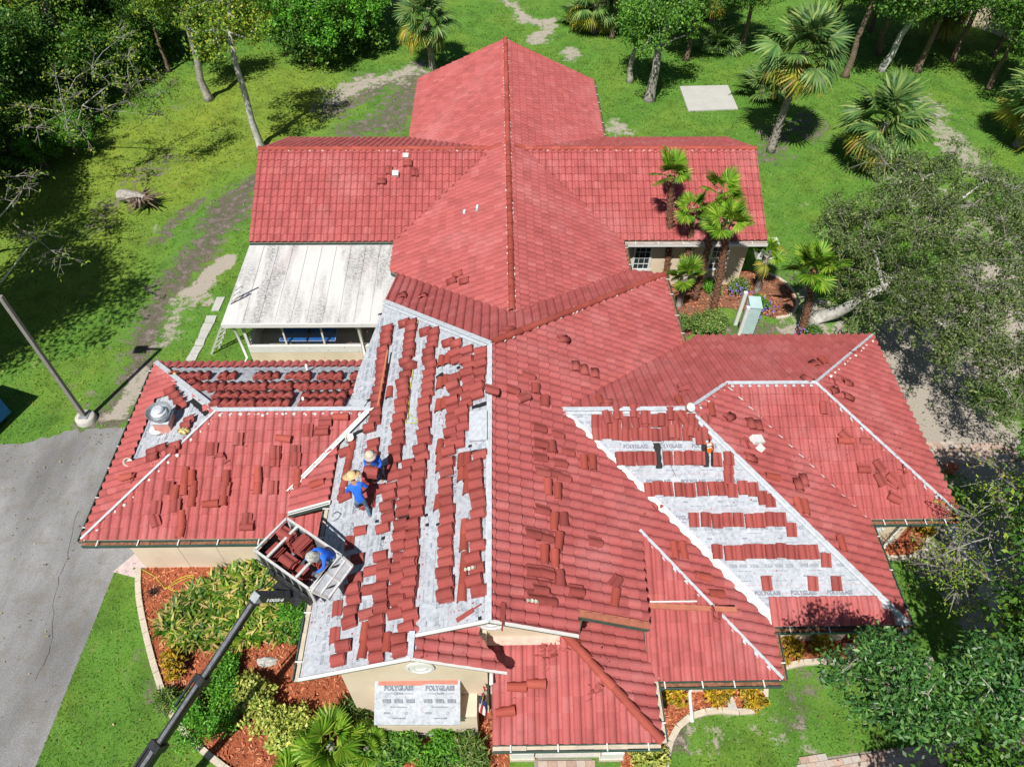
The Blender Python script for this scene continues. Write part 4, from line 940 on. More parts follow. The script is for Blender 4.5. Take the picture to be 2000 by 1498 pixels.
def row(pl, a, b, n, label, group, rot=0.0, step=.262, jit=.03, drop=0.0, nvar=1, kind='S'):
    pa, pb = SP(pl, *a), SP(pl, *b); L = np.linalg.norm(pb-pa); c_ = max(1, int(round(L/step)))
    for k in range(c_+1):
        if rng.random() < drop: continue
        q = pa+(pb-pa)*(k/c_); q = q+np.array([rng.normal(0, jit*1.3), rng.normal(0, jit*.4), 0]); q[2] = zp(pl, q[0], q[1])
        put_tile(pl, None, None, rot+rng.normal(0, .06), max(1, n+int(rng.integers(-nvar, nvar+1))), kind, label, group, p=q)
    return
gl = 'tile stacks set out on the stripped left slope'
LB = 'in the '
R = lambda a, b, txt, n=3: row('ML', a, b, n, LB+txt, gl)
R((758, 646), (731, 836), 'long row under the wooden batten')
R((728, 866), (721, 985), 'short row between the standing workers')
R((806, 632), (769, 930), 'long row along the yellow rope')
R((763, 969), (759, 1010), 'short run right of the straw hat'); R((753, 1083), (736, 1282), 'lower row left of the double row')
R((846, 650), (816, 1001), 'long middle row of the felt slope'); R((800, 907), (790, 1001), 'short run beside the long middle row'); R((810, 1024), (800, 1224), 'lower double row, right column'); R((784, 1027), (775, 1198), 'lower double row, left column')
R((894, 672), (891, 704), 'short run near the metal hip'); R((890, 740), (881, 880), 'upper row left of the metal pan'); R((878, 905), (869, 1165), 'lower row second from the ridge')
R((915, 704), (914, 786), 'block by the ridge, left column'); R((938, 686), (938, 772), 'block by the ridge, right column'); R((904, 806), (902, 866), 'short run beside the metal pan'); R((935, 892), (931, 1157), 'lower row along the metal ridge')
R((693, 1130), (681, 1216), 'lower row nearest the gutter'); R((672, 1262), (669, 1288), 'pair at the felt slope corner', 2); R((784, 1246), (782, 1272), 'pair beside the small ridge')
for k, (u, v, n, t) in enumerate([(790, 629, 3, 'set beside the top of the second row'), (832, 645, 3, 'set beside the top of the third row'), (876, 667, 3, 'alone below the metal hip'), (914, 681, 3, 'set just below the peak'), (741, 954, 2, 'lying right of the straw hat'), (765, 950, 3, 'below the end of the second row'), (749, 1029, 2, 'alone below the straw hatted man'), (703, 1036, 1, 'alone right of the lift basket rope'), (699, 1089, 2, 'right of the metal gate'), (724, 1111, 1, 'first of three beside the lower row'), (721, 1149, 1, 'second of three beside the lower row'), (715, 1198, 1, 'third of three beside the lower row')]):
    put_tile('ML', u, v, rng.normal(0, .03), n, 'S', 'on the left felt slope, '+t, gl)
for u, v, t in [(683, 1060, 'in the shadow of the lift worker'), (659, 1189, 'next to the gutter, upper'), (653, 1242, 'next to the gutter, lower')]: put_tile('ML', u, v, math.pi/2+.1, 1, 'S', 'turned sideways on felt '+t, gl)
for (u, v, t) in [(862, 706, 'in the upper upright pair on felt'), (874, 702, 'in the upper upright pair on felt'), (859, 749, 'in the middle upright pair on felt'), (871, 744, 'in the middle upright pair on felt'), (857, 792, 'in the lower upright pair on felt'), (869, 788, 'in the lower upright pair on felt'), (761, 766, 'alone right of the wooden batten'), (860, 872, 'in the upright run on felt'), (860, 890, 'in the upright run on felt'), (860, 908, 'in the upright run on felt'), (856, 982, 'alone in the middle of the felt'),
                  (901, 901, 'in the cluster below the metal pan'), (913, 898, 'in the cluster below the metal pan'), (901, 926, 'in the cluster below the metal pan'), (913, 924, 'in the cluster below the metal pan'), (913, 951, 'in the cluster below the metal pan'), (909, 1030, 'in the column by the ridge row'), (907, 1060, 'in the column by the ridge row'), (907, 1095, 'in the column by the ridge row'), (907, 1122, 'in the column by the ridge row'), (903, 1157, 'in the column by the ridge row'),
                  (713, 1233, 'in the pair by the lower row'), (709, 1267, 'in the pair by the lower row'), (757, 1255, 'alone between the lowest rows')]:
    put_tile('ML', u, v, math.pi/2, 1, 'B', t, 'barrel ridge tiles on the stripped slope')
pa, pb = SP('ML', 688, 868), SP('ML', 669, 962)
for k in range(6): put_tile('ML', None, None, math.pi/2, 1, 'B', 'in the line beside the straw hat', 'barrel ridge tiles on the stripped slope', p=pa+(pb-pa)*k/5)
put_tile('ML', 674, 968, .2, 2, 'S', 'at the feet of the straw hatted worker', gl); put_tile('ML', 676, 880, .1, 3, 'S', 'beside the white bucket on the left slope', gl)
gk = 'tile stacks on the stripped rear slope of the left wing'
for u in (355, 369, 384, 401, 434, 452, 504, 520, 536, 566, 581, 597, 628, 643, 660, 692): put_tile('KR', u, 733, rng.normal(0, .03), int(rng.integers(3, 6)), 'S', LB+'gapped row behind the left wing', gk, axis='u')
for k in range(20): put_tile('KR', 382+k*16.3, 754-.1*k, rng.normal(0, .05), int(rng.integers(3, 7)), 'S', LB+'closed row behind the left wing', gk, axis='u')
for k in range(15):
    if k in (9,): continue
    for v_ in (772, 787): put_tile('KR', 424+k*17.3+(771-v_)*.35, v_, rng.normal(0, .04), int(rng.integers(4, 7)), 'S', LB+'double row along the left wing ridge', gk, axis='u')
put_tile('KR', 684, 765, .1, 3, 'S', 'at the felt edge behind the left wing', gk, axis='u'); put_tile('KR', 374, 744, .3, 3, 'S', 'beside the orange tool bag', gk, axis='u')
gr1 = 'tiles set out on the white felt of the right slope'
for k in range(12):
    put_tile('R1F', 1165+k*19.6, 847+rng.normal(0, 1.5), rng.normal(0, .03), 1, 'S', 'in the second course below the right ridge', gr1, axis='u')
    put_tile('R1F', 1165+k*19.6, 822+rng.normal(0, 2), rng.normal(0, .05), 1, 'S', 'in the top course below the right ridge', gr1, axis='u')
for u, v, r_ in [(1187, 812, .15), (1207, 804, .1), (1240, 801, 0), (1262, 812, .02), (1294, 817, 0), (1311, 805, 0), (1335, 810, .5), (1353, 818, -.15), (1353, 838, -.2), (1316, 840, 0), (1368, 853, 0)]:
    put_tile('R1F', u, v, r_, 1, 'S', 'thrown over the rows below the right ridge', gr1, base=.06, axis='u')
for us, v, t in (((1213, 1233, 1253, 1273, 1305, 1327, 1348, 1367, 1400, 1424), 893, 'second row'), ((1269, 1287, 1305, 1328, 1349, 1371, 1393, 1411, 1432, 1452, 1472), 953, 'third row'), ((1356, 1379, 1401, 1422, 1443, 1466, 1485, 1506, 1527), 1014, 'fourth row'), ((1402, 1426, 1445, 1464, 1484, 1506, 1527, 1548, 1569, 1590), 1076, 'fifth row')):
    for u in us: put_tile('R1F', u, v+rng.normal(0, 1.2), rng.normal(0, .03), 2, 'S', 'in the '+t+' of the right felt slope', gr1, axis='u')
for u, v, t in ((1424, 912, 'bridging the second and third felt rows, upper'), (1424, 930, 'bridging the second and third rows, lower'), (1490, 972, 'stepped below the end of the third row'), (1504, 976, 'leaning at the end of the third row'), (1547, 1034, 'stepped below the end of the fourth row'), (1613, 1093, 'stepped below the end of the fifth row'), (1498, 1139, 'alone above the shaded eave tiles, left'), (1589, 1138, 'alone above the shaded eave tiles, middle'), (1634, 1137, 'alone above the shaded eave tiles, right')):
    put_tile('R1F', u, v, rng.normal(0, .03), 1, 'S', t, gr1, axis='u')
# scattered tiles and barrel tiles lying on laid slopes
gs = 'tiles left lying on the laid slopes'
H, Vv = 'h', 'v'
def scatter(pl, lst, where):
    xdir = PLN[pl][0] != 0
    for (u, v, o_, k_) in lst:
        rot = {'h': 0.0, 'v': math.pi/2}.get(o_, o_ if not isinstance(o_, str) else 0) if xdir else {'h': math.pi/2, 'v': 0.0}.get(o_, o_ if not isinstance(o_, str) else 0)
        lbl = 'lying '+where
        put_tile(pl, u, v, rot+rng.normal(0, .06), int(rng.integers(1, 3)) if k_ == 'S' else 1, k_, lbl, gs, True)
scatter('MR', [(1030, 732, H, 'S'), (998, 758, H, 'S'), (1044, 757, Vv, 'S'), (1061, 781, Vv, 'S'), (1122, 714, Vv, 'S'), (1138, 721, Vv, 'S'), (1159, 728, Vv, 'S'), (1019, 773, .6, 'S'), (1098, 660, .4, 'S')], 'on the upper right main slope')
scatter('MR', [(1051, 833, H, 'S'), (1086, 846, H, 'S'), (1052, 863, H, 'S'), (1072, 870, Vv, 'S'), (1105, 879, H, 'S'), (1052, 891, H, 'S'), (1091, 902, H, 'S'), (1138, 902, Vv, 'B'), (1154, 905, Vv, 'B'), (1056, 919, H, 'S'), (1079, 923, H, 'S'), (1098, 931, H, 'S'), (1068, 951, Vv, 'B'), (1086, 959, Vv, 'B')], 'midway on the right main slope')
scatter('MR', [(1056, 994, H, 'S'), (1079, 1019, Vv, 'B'), (1098, 1014, Vv, 'S'), (1037, 1040, H, 'S'), (1063, 1046, H, 'S'), (1087, 1056, Vv, 'B'), (1061, 1082, Vv, 'B'), (1080, 1091, Vv, 'B'), (1038, 1112, H, 'S'), (1063, 1116, H, 'S'), (1091, 1128, Vv, 'S'), (1051, 1147, H, 'S'), (1040, 1166, H, 'S'), (1068, 1170, H, 'S')], 'low on the right main slope')
scatter('MR', [(1121, 1152, H, 'S'), (1198, 1135, 1.0, 'S'), (1198, 1166, 1.3, 'B'), (1159, 1056, H, 'S'), (1315, 1075, Vv, 'B'), (1332, 1075, Vv, 'B'), (1369, 1125, H, 'B'), (1396, 1159, H, 'B')], 'near the right main slope edge')
scatter('PF', [(1010, 1336, H, 'B'), (1047, 1331, H, 'B'), (988, 1385, H, 'B')], 'on the entrance porch slope')
scatter('KF', [(665, 811, H, 'B'), (635, 818, H, 'S'), (628, 837, H, 'S'), (553, 853, H, 'B'), (464, 853, Vv, 'S'), (415, 874, Vv, 'S'), (600, 837, Vv, 'S'), (537, 879, Vv, 'S'), (535, 895, Vv, 'S'), (576, 879, Vv, 'S'), (577, 893, Vv, 'S')], 'high on the left wing slope')
scatter('KF', [(362, 925, Vv, 'B'), (376, 930, Vv, 'B'), (360, 947, Vv, 'B'), (329, 949, Vv, 'S'), (343, 959, Vv, 'B'), (378, 951, Vv, 'B'), (376, 970, Vv, 'B'), (343, 982, Vv, 'S'), (443, 930, Vv, 'B'), (439, 949, Vv, 'S'), (437, 968, Vv, 'B'), (504, 924, Vv, 'B'), (504, 947, Vv, 'B'), (532, 947, Vv, 'S'), (581, 928, Vv, 'B'), (581, 947, Vv, 'S'), (579, 968, Vv, 'B'), (412, 980, H, 'B'), (355, 1009, Vv, 'B'), (355, 1028, Vv, 'B'), (303, 988, Vv, 'S'), (301, 1012, .4, 'S'), (481, 1010, Vv, 'S'), (481, 1022, H, 'S')], 'low on the left wing slope')
scatter('ML', [(623, 943, H, 'B')], 'on the tiled corner above the lift')
scatter('KL', [(252, 929, H, 'B'), (318, 872, H, 'S'), (300, 880, H, 'S'), (345, 868, H, 'S'), (300, 890, H, 'S'), (337, 878, H, 'S'), (372, 818, H, 'S'), (366, 828, H, 'S'), (344, 770, H, 'S'), (352, 780, H, 'S'), (358, 790, H, 'S'), (335, 760, .3, 'S')], 'around the roof fan on the left hip')
scatter('RH', [(993, 643, H, 'S'), (786, 577, Vv, 'S'), (826, 578, Vv, 'S')], 'on the rear facing hip')
scatter('RR', [(1610, 706, Vv, 'B'), (1591, 711, Vv, 'S'), (1577, 741, .5, 'S'), (1173, 784, Vv, 'B'), (1185, 786, H, 'S'), (1328, 785, Vv, 'B')], 'behind the right wing ridge')
scatter('R2E', [(1653, 746, H, 'S'), (1625, 760, .5, 'S'), (1655, 773, H, 'S')], 'on the far right hip')
scatter('R1E', [(1387, 800, Vv, 'B'), (1422, 813, .5, 'S'), (1464, 826, Vv, 'S'), (1480, 830, Vv, 'S'), (1464, 891, H, 'S'), (1505, 930, H, 'B'), (1557, 944, Vv, 'S'), (1568, 935, Vv, 'S'), (1557, 987, Vv, 'B'), (1570, 989, Vv, 'B'), (1641, 1061, Vv, 'B')], 'right of the white felt')
scatter('R2F', [(1610, 792, Vv, 'S'), (1652, 847, .7, 'S'), (1650, 857, H, 'B'), (1690, 856, H, 'S'), (1687, 909, H, 'S'), (1718, 905, .6, 'S'), (1720, 931, .3, 'S'), (1743, 932, .8, 'S'), (1758, 938, .2, 'S'), (1748, 967, 1.0, 'S')], 'on the front slope at the far right')
scatter('WF', [(797, 316, H, 'S'), (745, 350, H, 'S'), (759, 330, Vv, 'S'), (810, 335, Vv, 'S')], 'on the left rear wing')
scatter('SL', [(896, 534, H, 'S'), (909, 547, H, 'S'), (884, 547, H, 'S')], 'on the left side of the central roof')
put_tile('MR', 955, 758, 0, 3, 'S', 'straddling the metal main ridge', gs, base=.14); finish_tiles()
UV = np.concatenate(under_V); nL = len(LV); o = quads('stacked_roof_tiles', UV, np.concatenate([LF4+nL*i for i in range(len(under_V))]), M['tile_loose']); struct(o, 'stuff'); tag(o, 'red roof tiles hidden in the stacks under the top ones', 'roof tiles', None)
# broken tile shards
def shards(pl, u, v, n, label, spread=.28, big=.2):
    c_ = SP(pl, u, v); ex, ey, nn_ = frame(pl); t = thing('broken_tile', label, 'broken tile', (0, 0, 0), 0, 'broken tiles')
    for k in range(n):
        x, y = rng.normal(0, spread*.6), rng.normal(0, spread*.6); q = Vector(c_)+ex*x+ey*y+nn_*rng.uniform(.08, .13); s_ = rng.uniform(.4, 1.0)*big
        A = [Vector((rng.uniform(.5, 1)*s_*math.cos(a), rng.uniform(.5, 1)*s_*math.sin(a)*.7, 0)) for a in sorted(rng.uniform(0, 6.28, 4))]
        Rm = Matrix((ex, ey, nn_)).transposed() @ Matrix.Rotation(rng.normal(0, .35), 3, 'X') @ Matrix.Rotation(rng.normal(0, .3), 3, 'Y')
        MB().prism([q+Rm@a for a in A], nn_*.022).build('shard', M['tile_loose'], t)
shards('PF', 1072, 1268, 13, 'heap of broken tile pieces at the top of the entrance porch slope'); shards('PF', 1155, 1345, 6, 'shattered tile low on the entrance porch slope', .2)
shards('R2F', 1745, 925, 9, 'cluster of broken tiles on the far right front slope', .35); shards('R2E', 1628, 758, 5, 'cracked tiles beside the far right hip rail', .3); shards('MR', 1395, 1205, 6, 'shattered tile with torn cable at the end of the orange trim', .25)
shards('R1E', 1450, 866, 5, 'broken tile beside the white packing boxes', .22); shards('KF', 440, 895, 5, 'broken tile in the middle of the left wing slope', .2); shards('MR', 1280, 1010, 5, 'cracked tile near the white valley', .25); shards('RR', 1335, 765, 4, 'broken tile on the rear slope of the right wing', .2); shards('RR', 1660, 690, 5, 'broken tiles near the far right rear corner', .3); shards('KL', 270, 935, 4, 'cracked tiles low on the left hip', .2)

# crumbs of broken tile scattered about the work
cv_ = []; cf_ = []
for pl, (u0, u1, v0, v1), n_ in (('ML', (600, 950, 640, 1290), 420), ('R1F', (1180, 1640, 820, 1200), 130), ('MR', (990, 1180, 720, 1180), 260), ('KF', (280, 640, 830, 1040), 160), ('R2F', (1560, 1800, 800, 1000), 90), ('PF', (980, 1200, 1260, 1420), 60), ('KR', (400, 690, 715, 795), 60)):
    ex, ey, n = [np.array(q) for q in frame(pl)]
    for k in range(n_):
        q = SP(pl, rng.uniform(u0, u1), rng.uniform(v0, v1)); s_ = rng.uniform(.008, .035); a_ = rng.uniform(0, 6.28); z_ = -.012 if pl in ('ML', 'R1F', 'KR') else .055
        P = [q+n*z_+(ex*math.cos(a_+t_)+ey*math.sin(a_+t_))*s_*rng.uniform(.6, 1.2) for t_ in (0, 2.1, 4.2)]+[q+n*(z_+s_*.8)]; o_ = len(cv_); cv_ += P; cf_ += [(o_, o_+1, o_+3), (o_+1, o_+2, o_+3), (o_+2, o_, o_+3)]
o = quads('tile_crumbs', cv_, cf_, M['tile_loose']); struct(o, 'stuff'); tag(o, 'small crumbs of broken tile scattered over the roof', 'tile crumbs')

# ================================================================== THINGS ON THE ROOF
def obj_at(pl, u, v, off=0.0): return Vector(SP(pl, u, v, off))
# exhaust fan
p = obj_at('KL', 322, 826, .15); t = thing('roof_exhaust_fan', 'round metal exhaust fan standing on a pink curb on the left hip', 'exhaust fan', (p.x, p.y, p.z-.2)); t.scale = (.68, .68, .68)
MB().box((0, 0, .32), (.72, .72, .64), taper=.88).build('curb', simple('pink_curb', (.55, .25, .20), .8), t); MB().box((0, 0, .66), (.74, .74, .05)).build('curb_cap', M['metal'], t)
MB().lathe([(.0, .69), (.28, .69), (.36, .74), (.50, 1.02), (.52, 1.10), (.50, 1.10), (.44, .98), (.36, .86), (.0, .84)], n=32).build('wind_band', M['metal_dull'], t)
MB().lathe([(.30, .86), (.31, 1.06), (.24, 1.10), (.23, 1.20), (.18, 1.24), (.0, 1.25)], n=28).build('motor_cowl', M['metal'], t)
def vpipe(pl, u, v, label, r_=.06, h=.35, mat='bucket'):
    p = obj_at(pl, u, v); mb = MB(); mb.lathe([(r_*1.6, 0), (r_*1.5, .05), (r_, .07), (r_, h), (r_*.8, h), (r_*.8, .1), (0, .1)], (p.x, p.y, p.z), 14); o = mb.build('vent_pipe', M[mat], None, True); tag(o, label, 'vent pipe')
vpipe('SL', 907, 420, 'grey vent pipe on the central roof, left one', .07, .2, 'metal_dull'); vpipe('SL', 932, 411, 'grey vent pipe on the central roof, right one', .07, .2, 'metal_dull')
vpipe('KR', 595, 790, 'white vent pipe among the stacks behind the left wing ridge', .035, .3); vpipe('KR', 601, 725, 'white vent pipe near the rear eave of the left wing', .035, .3); vpipe('RR', 1329, 676, 'pale vent pipe at the right wing valley', .06, .15, 'cap')
def bucket(pl, u, v, label, lean=.25):
    p = obj_at(pl, u, v); t = thing('bucket', label, 'bucket', p); t.rotation_euler = (lean, lean*.6, 0)
    t.scale = (.72, .72, .72)
    MB().lathe([(0, 0), (.13, 0), (.155, .34), (.165, .34), (.165, .37), (.145, .37), (.125, .03), (0, .03)], n=20).build('pail', M['bucket'], t, True)
    MB().tube([(.15*math.cos(a), .03, .34+.14*math.sin(a)) for a in np.linspace(0, math.pi, 9)], .006, 5).build('handle', M['steel'], t)
    MB().lathe([(0, .2), (.13, .2), (.14, .22), (0, .22)], n=14).build('contents', simple('foam', (.6, .58, .5), .9, 0, .3, 20), t)
bucket('ML', 683, 861, 'white bucket at the valley above the straw hatted worker'); bucket('R1F', 1341, 800, 'white bucket with wire at the end of the right ridge', .4); bucket('KL', 252, 900, 'white bucket lying low on the left hip', .7)
# sheet metal duct pan beside the ridge
p0, p1, p2, p3 = [SP('ML', *q, .06) for q in ((918, 806), (950, 804), (950, 860), (917, 862))]
mb = MB(); mb.prism([p0, p1, p2, p3], (0, 0, .05)); mb.beam(p0, p3, .03, .12); mb.beam(p1, p2, .03, .12); o = mb.build('metal_duct_pan', M['metal']); tag(o, 'flat galvanised metal pan beside the main ridge on the stripped slope', 'metal pan')
# wooden batten, ropes, tape
a_, b_ = SP('ML', 757, 684, .26), SP('ML', 738, 792, .26); mb = MB(); mb.beam(a_, b_, .05, .03); o = mb.build('wooden_batten', simple('batten_wood', (.42, .16, .07), .8)); tag(o, 'long thin wooden batten lying on the first row of stacks', 'batten')
def cord(name, pl, uvs, mat, label, r_=.009, off=.03, cat='rope'):
    pts = smoothline([SP(pl, u, v, off) for u, v in uvs], 6); pts = [np.array(q)+np.array([rng.normal(0, .01), rng.normal(0, .01), 0]) for q in pts]
    o = MB().tube(pts, r_, 5).build(name, M[mat], None, True); tag(o, label, cat)
cord('rope', 'ML', [(816, 625), (812, 650), (804, 695), (808, 715), (801, 760), (797, 810), (793, 825), (815, 824), (800, 810)], 'rope_y', 'yellow green rope running down beside the second long row', off=.02)
cord('rope', 'ML', [(648, 1010), (655, 1000), (664, 1003), (660, 1012), (650, 1018)], 'dark', 'dark looped rope on the felt near the lift', .007)
cord('cable', 'R1F', [(1300, 852), (1296, 862), (1290, 870), (1305, 900), (1320, 930)], 'dark', 'thin dark cable trailing over the white felt', .006)
# tar strips on the felt
def tar(pl, uvs, label, w=.09):
    mb = MB(); ex, ey, n = frame(pl); P = [Vector(SP(pl, u, v, .012)) for u, v in uvs]; side = (P[-1]-P[0]).cross(n).normalized(); k_ = max(3, int((P[-1]-P[0]).length/.06)); A = []; Bq = []
    for i in range(k_+1): c_ = P[0].lerp(P[-1], i/k_); A.append(c_+side*w*rng.uniform(.7, 1.15)); Bq.append(c_-side*w*rng.uniform(.7, 1.15))
    mb.prism(A+Bq[::-1], n*.01); o = mb.build('tar_patch', M['tar']); tag(o, label, 'tar patch', 'black tar patches')
tar('R1F', [(1282, 865), (1284, 890), (1288, 915)], 'long black tar strip on the white felt, left one'); tar('R1F', [(1375, 868), (1380, 912)], 'long black tar strip under the orange saw'); tar('ML', [(779, 1012), (828, 1000)], 'black tar strip below the third row'); tar('ML', [(922, 796), (950, 788)], 'black tar above the metal pan', .06); tar('ML', [(897, 888), (950, 878)], 'black tar below the metal pan', .05); tar('ML', [(706, 788), (728, 778)], 'black tar beside the bent flashing', .05); tar('ML', [(690, 848), (718, 836)], 'black tar beside the white bucket', .06); tar('ML', [(852, 738), (866, 730)], 'black tar between the barrel tile pairs', .07)
tar('KL', [(322, 745), (342, 765)], 'black tar at the left hip rail, rear piece', .1); tar('KL', [(375, 780), (405, 808)], 'black tar at the left hip rail, front piece', .1)
for u, v, t_ in ((832, 1007, 'first'), (855, 1025, 'second'), (834, 1026, 'third'), (748, 1052, 'fourth'), (736, 1019, 'fifth'), (770, 1038, 'sixth'), (742, 615, 'seventh'), (937, 1208, 'eighth'), (918, 872, 'ninth'), (890, 712, 'tenth'), (895, 719, 'eleventh')): tar('ML', [(u-3, v), (u+3, v-2)], t_+' small black tar dab on the stripped left slope', .04)
# orange saw
p = obj_at('R1F', 1388, 876, .08); t = thing('cut_off_saw', 'orange and white cut-off saw lying on the white felt', 'saw', p); t.rotation_euler = (math.atan(mS), 0, rad(-100))
MB().box((0, 0, .07), (.26, .17, .15), taper=.8).build('body', M['orange'], t); MB().box((.02, .0, .15), (.15, .13, .05), taper=.8).build('top_cover', M['white'], t)
MB().box((.33, .05, .06), (.50, .03, .06)).build('guide_bar', M['black'], t); MB().tube([(-.13, 0, .05), (-.24, 0, .08), (-.24, 0, .14), (-.1, 0, .16)], .015, 6).build('rear_handle', M['black'], t); MB().tube([(.08, -.1, .08), (.08, -.09, .2), (.08, .09, .2), (.08, .1, .08)], .012, 6).build('front_handle', M['black'], t)
# white packing boxes, bag of cement, bag of tools
def box_thing(pl, u, v, size, label, mat='white', rot=0.0, name='packing_box', cat='box'):
    ex, ey, n = frame(pl); p = obj_at(pl, u, v, .07); R3 = Matrix((ex, ey, n)).transposed() @ Matrix.Rotation(rot, 3, 'Z'); mb = MB(); mb.box(p+n*size[2]/2, size, R3); mb.box(p+n*(size[2]+.004)+ex*.01, (size[0]*.9, .05, .006), R3); o = mb.build(name, M[mat]); tag(o, label, cat)
box_thing('R1E', 1475, 862, (.25, .36, .16), 'larger white packing box on the slope right of the felt', rot=.3); box_thing('R1E', 1483, 877, (.20, .20, .10), 'smaller crumpled white packet below the white box', rot=.8)
box_thing('WF', 793, 307, (.22, .18, .14), 'white packet near the ridge of the left rear wing'); box_thing('WF', 773, 342, (.24, .22, .16), 'white packet among the loose tiles of the left rear wing')
def bag(pl, u, v, r_, mats, label, name, cat, sy=.7):
    p = obj_at(pl, u, v, .05); mb = MB(); n = 12; pr = [(0, .16), (.5, .17), (.85, .12), (1.0, .05), (.8, 0), (0, 0)]
    for i, (q, z) in enumerate(pr): mb.v += [(p.x+q*r_*math.cos(2*math.pi*k/n)*rng.uniform(.85, 1.15), p.y+q*r_*sy*math.sin(2*math.pi*k/n)*rng.uniform(.8, 1.2), p.z+z*r_*4*rng.uniform(.8, 1.1)) for k in range(n)]
    for i in range(len(pr)-1):
        for k in range(n): mb.f.append((i*n+k, i*n+(k+1) % n, (i+1)*n+(k+1) % n, (i+1)*n+k)); mb.m.append(k % len(mats))
    o = mb.build(name, mats, None, True); tag(o, label, cat)
bag('KL', 308, 842, .24, [M['white']], 'white paper cement bag torn open below the roof fan', 'cement_bag', 'bag'); bag('KR', 342, 731, .2, [M['orange'], M['dark'], M['dark']], 'orange and black tool bag beside the left hip rail', 'tool_bag', 'bag', .6); bag('KL', 360, 843, .17, [simple('brass_foil', (.3, .18, .06), .4, .4), simple('tape_yellow', (.5, .45, .2), .6)], 'brown roll with yellow tape beside the left hip rail', 'tape_roll', 'roll', .8)
for (pl, u, v, t_) in (('ML', 918, 1110, 'on the row along the metal ridge'), ('MR', 1040, 1174, 'on the tiles right of the main ridge')):
    p = obj_at(pl, u, v, .16); ex, ey, n = frame(pl); R3 = Matrix((ex, ey, n)).transposed(); mb = MB()
    for k in range(6): mb.box(p+ey*(k*.045-.11)+n*rng.uniform(0, .03), (.07, .06, .006), R3 @ Matrix.Rotation(rng.uniform(-.6, .6), 3, 'Z') @ Matrix.Rotation(.5*(-1)**k, 3, 'Y'))
    o = mb.build('foil_strip', [simple('foil_pale', (.55, .55, .44), .4, .3)]); tag(o, 'crumpled yellow and white foil strip '+t_, 'foil strip')
for (u, v, r_, t_) in ((908, 1201, .4, 'on the felt above the main gable'), (982, 1195, 1.5, 'with a bent nail bar on the front edge right of the ridge')):
    pl = 'ML' if u < 950 else 'MR'; ex, ey, n = frame(pl); p = obj_at(pl, u, v, .12 if u > 950 else .02); mb = MB(); R3 = Matrix((ex, ey, n)).transposed() @ Matrix.Rotation(r_, 3, 'Z'); mb.box(p, (.1, .42, .02), R3); mb.box(p+R3@Vector((0, .3, .02)), (.03, .22, .02), R3); o = mb.build('tile_offcut', M['tile_loose']); tag(o, 'narrow tile offcut '+t_, 'tile offcut')
# scaffold-like flag at the porch
p = Vector((XP1-.18, YG2+.4, 1.9)); t = thing('flag', 'striped flag hanging on a short pole left of the entrance porch', 'flag', p)
MB().tube([(0, 0, .1), (-.05, -.35, .75-.3), (-.08, -.55, .62)], .014, 6).build('flag_pole', simple('pole_wood', (.5, .38, .2), .5), t)
mflag, nt, b = nodemat('flag_cloth'); tc = nt.nodes.new('ShaderNodeTexCoord'); sx_ = nt.nodes.new('ShaderNodeSeparateXYZ'); nt.links.new(tc.outputs['UV'], sx_.inputs[0])
st = math_(nt, 'GREATER_THAN', math_(nt, 'FRACT', math_(nt, 'MULTIPLY', sx_.outputs[0], 6.5)), .5); c = mixc(nt, st, (.45, .02, .03), (.8, .8, .8)); cn = math_(nt, 'MULTIPLY', math_(nt, 'GREATER_THAN', sx_.outputs[0], .46), math_(nt, 'GREATER_THAN', sx_.outputs[1], .58)); c = mixc(nt, cn, c, (.02, .03, .14)); nt.links.new(c, b.inputs['Base Color']); b.inputs['Roughness'].default_value = .8
mb = MB(); nx, ny = 13, 10
for j in range(ny+1):
    for i in range(nx+1):
        s_ = i/nx; d_ = j/ny; mb.v.append((-.06+.10*math.sin(s_*9)+.02*math.sin(d_*5), -.12-.42*s_, .55-.12*s_-d_*1.15+.03*math.sin(s_*12)))
for j in range(ny):
    for i in range(nx): mb.f.append((j*(nx+1)+i, j*(nx+1)+i+1, (j+1)*(nx+1)+i+1, (j+1)*(nx+1)+i)); mb.m.append(0)
o = mb.build('cloth', mflag, t, True); uvl = o.data.uv_layers.new(name='UVMap')
for lp in o.data.loops: i_ = lp.vertex_index; uvl.data[lp.index].uv = ((i_ % (nx+1))/nx, 1-(i_//(nx+1))/ny)

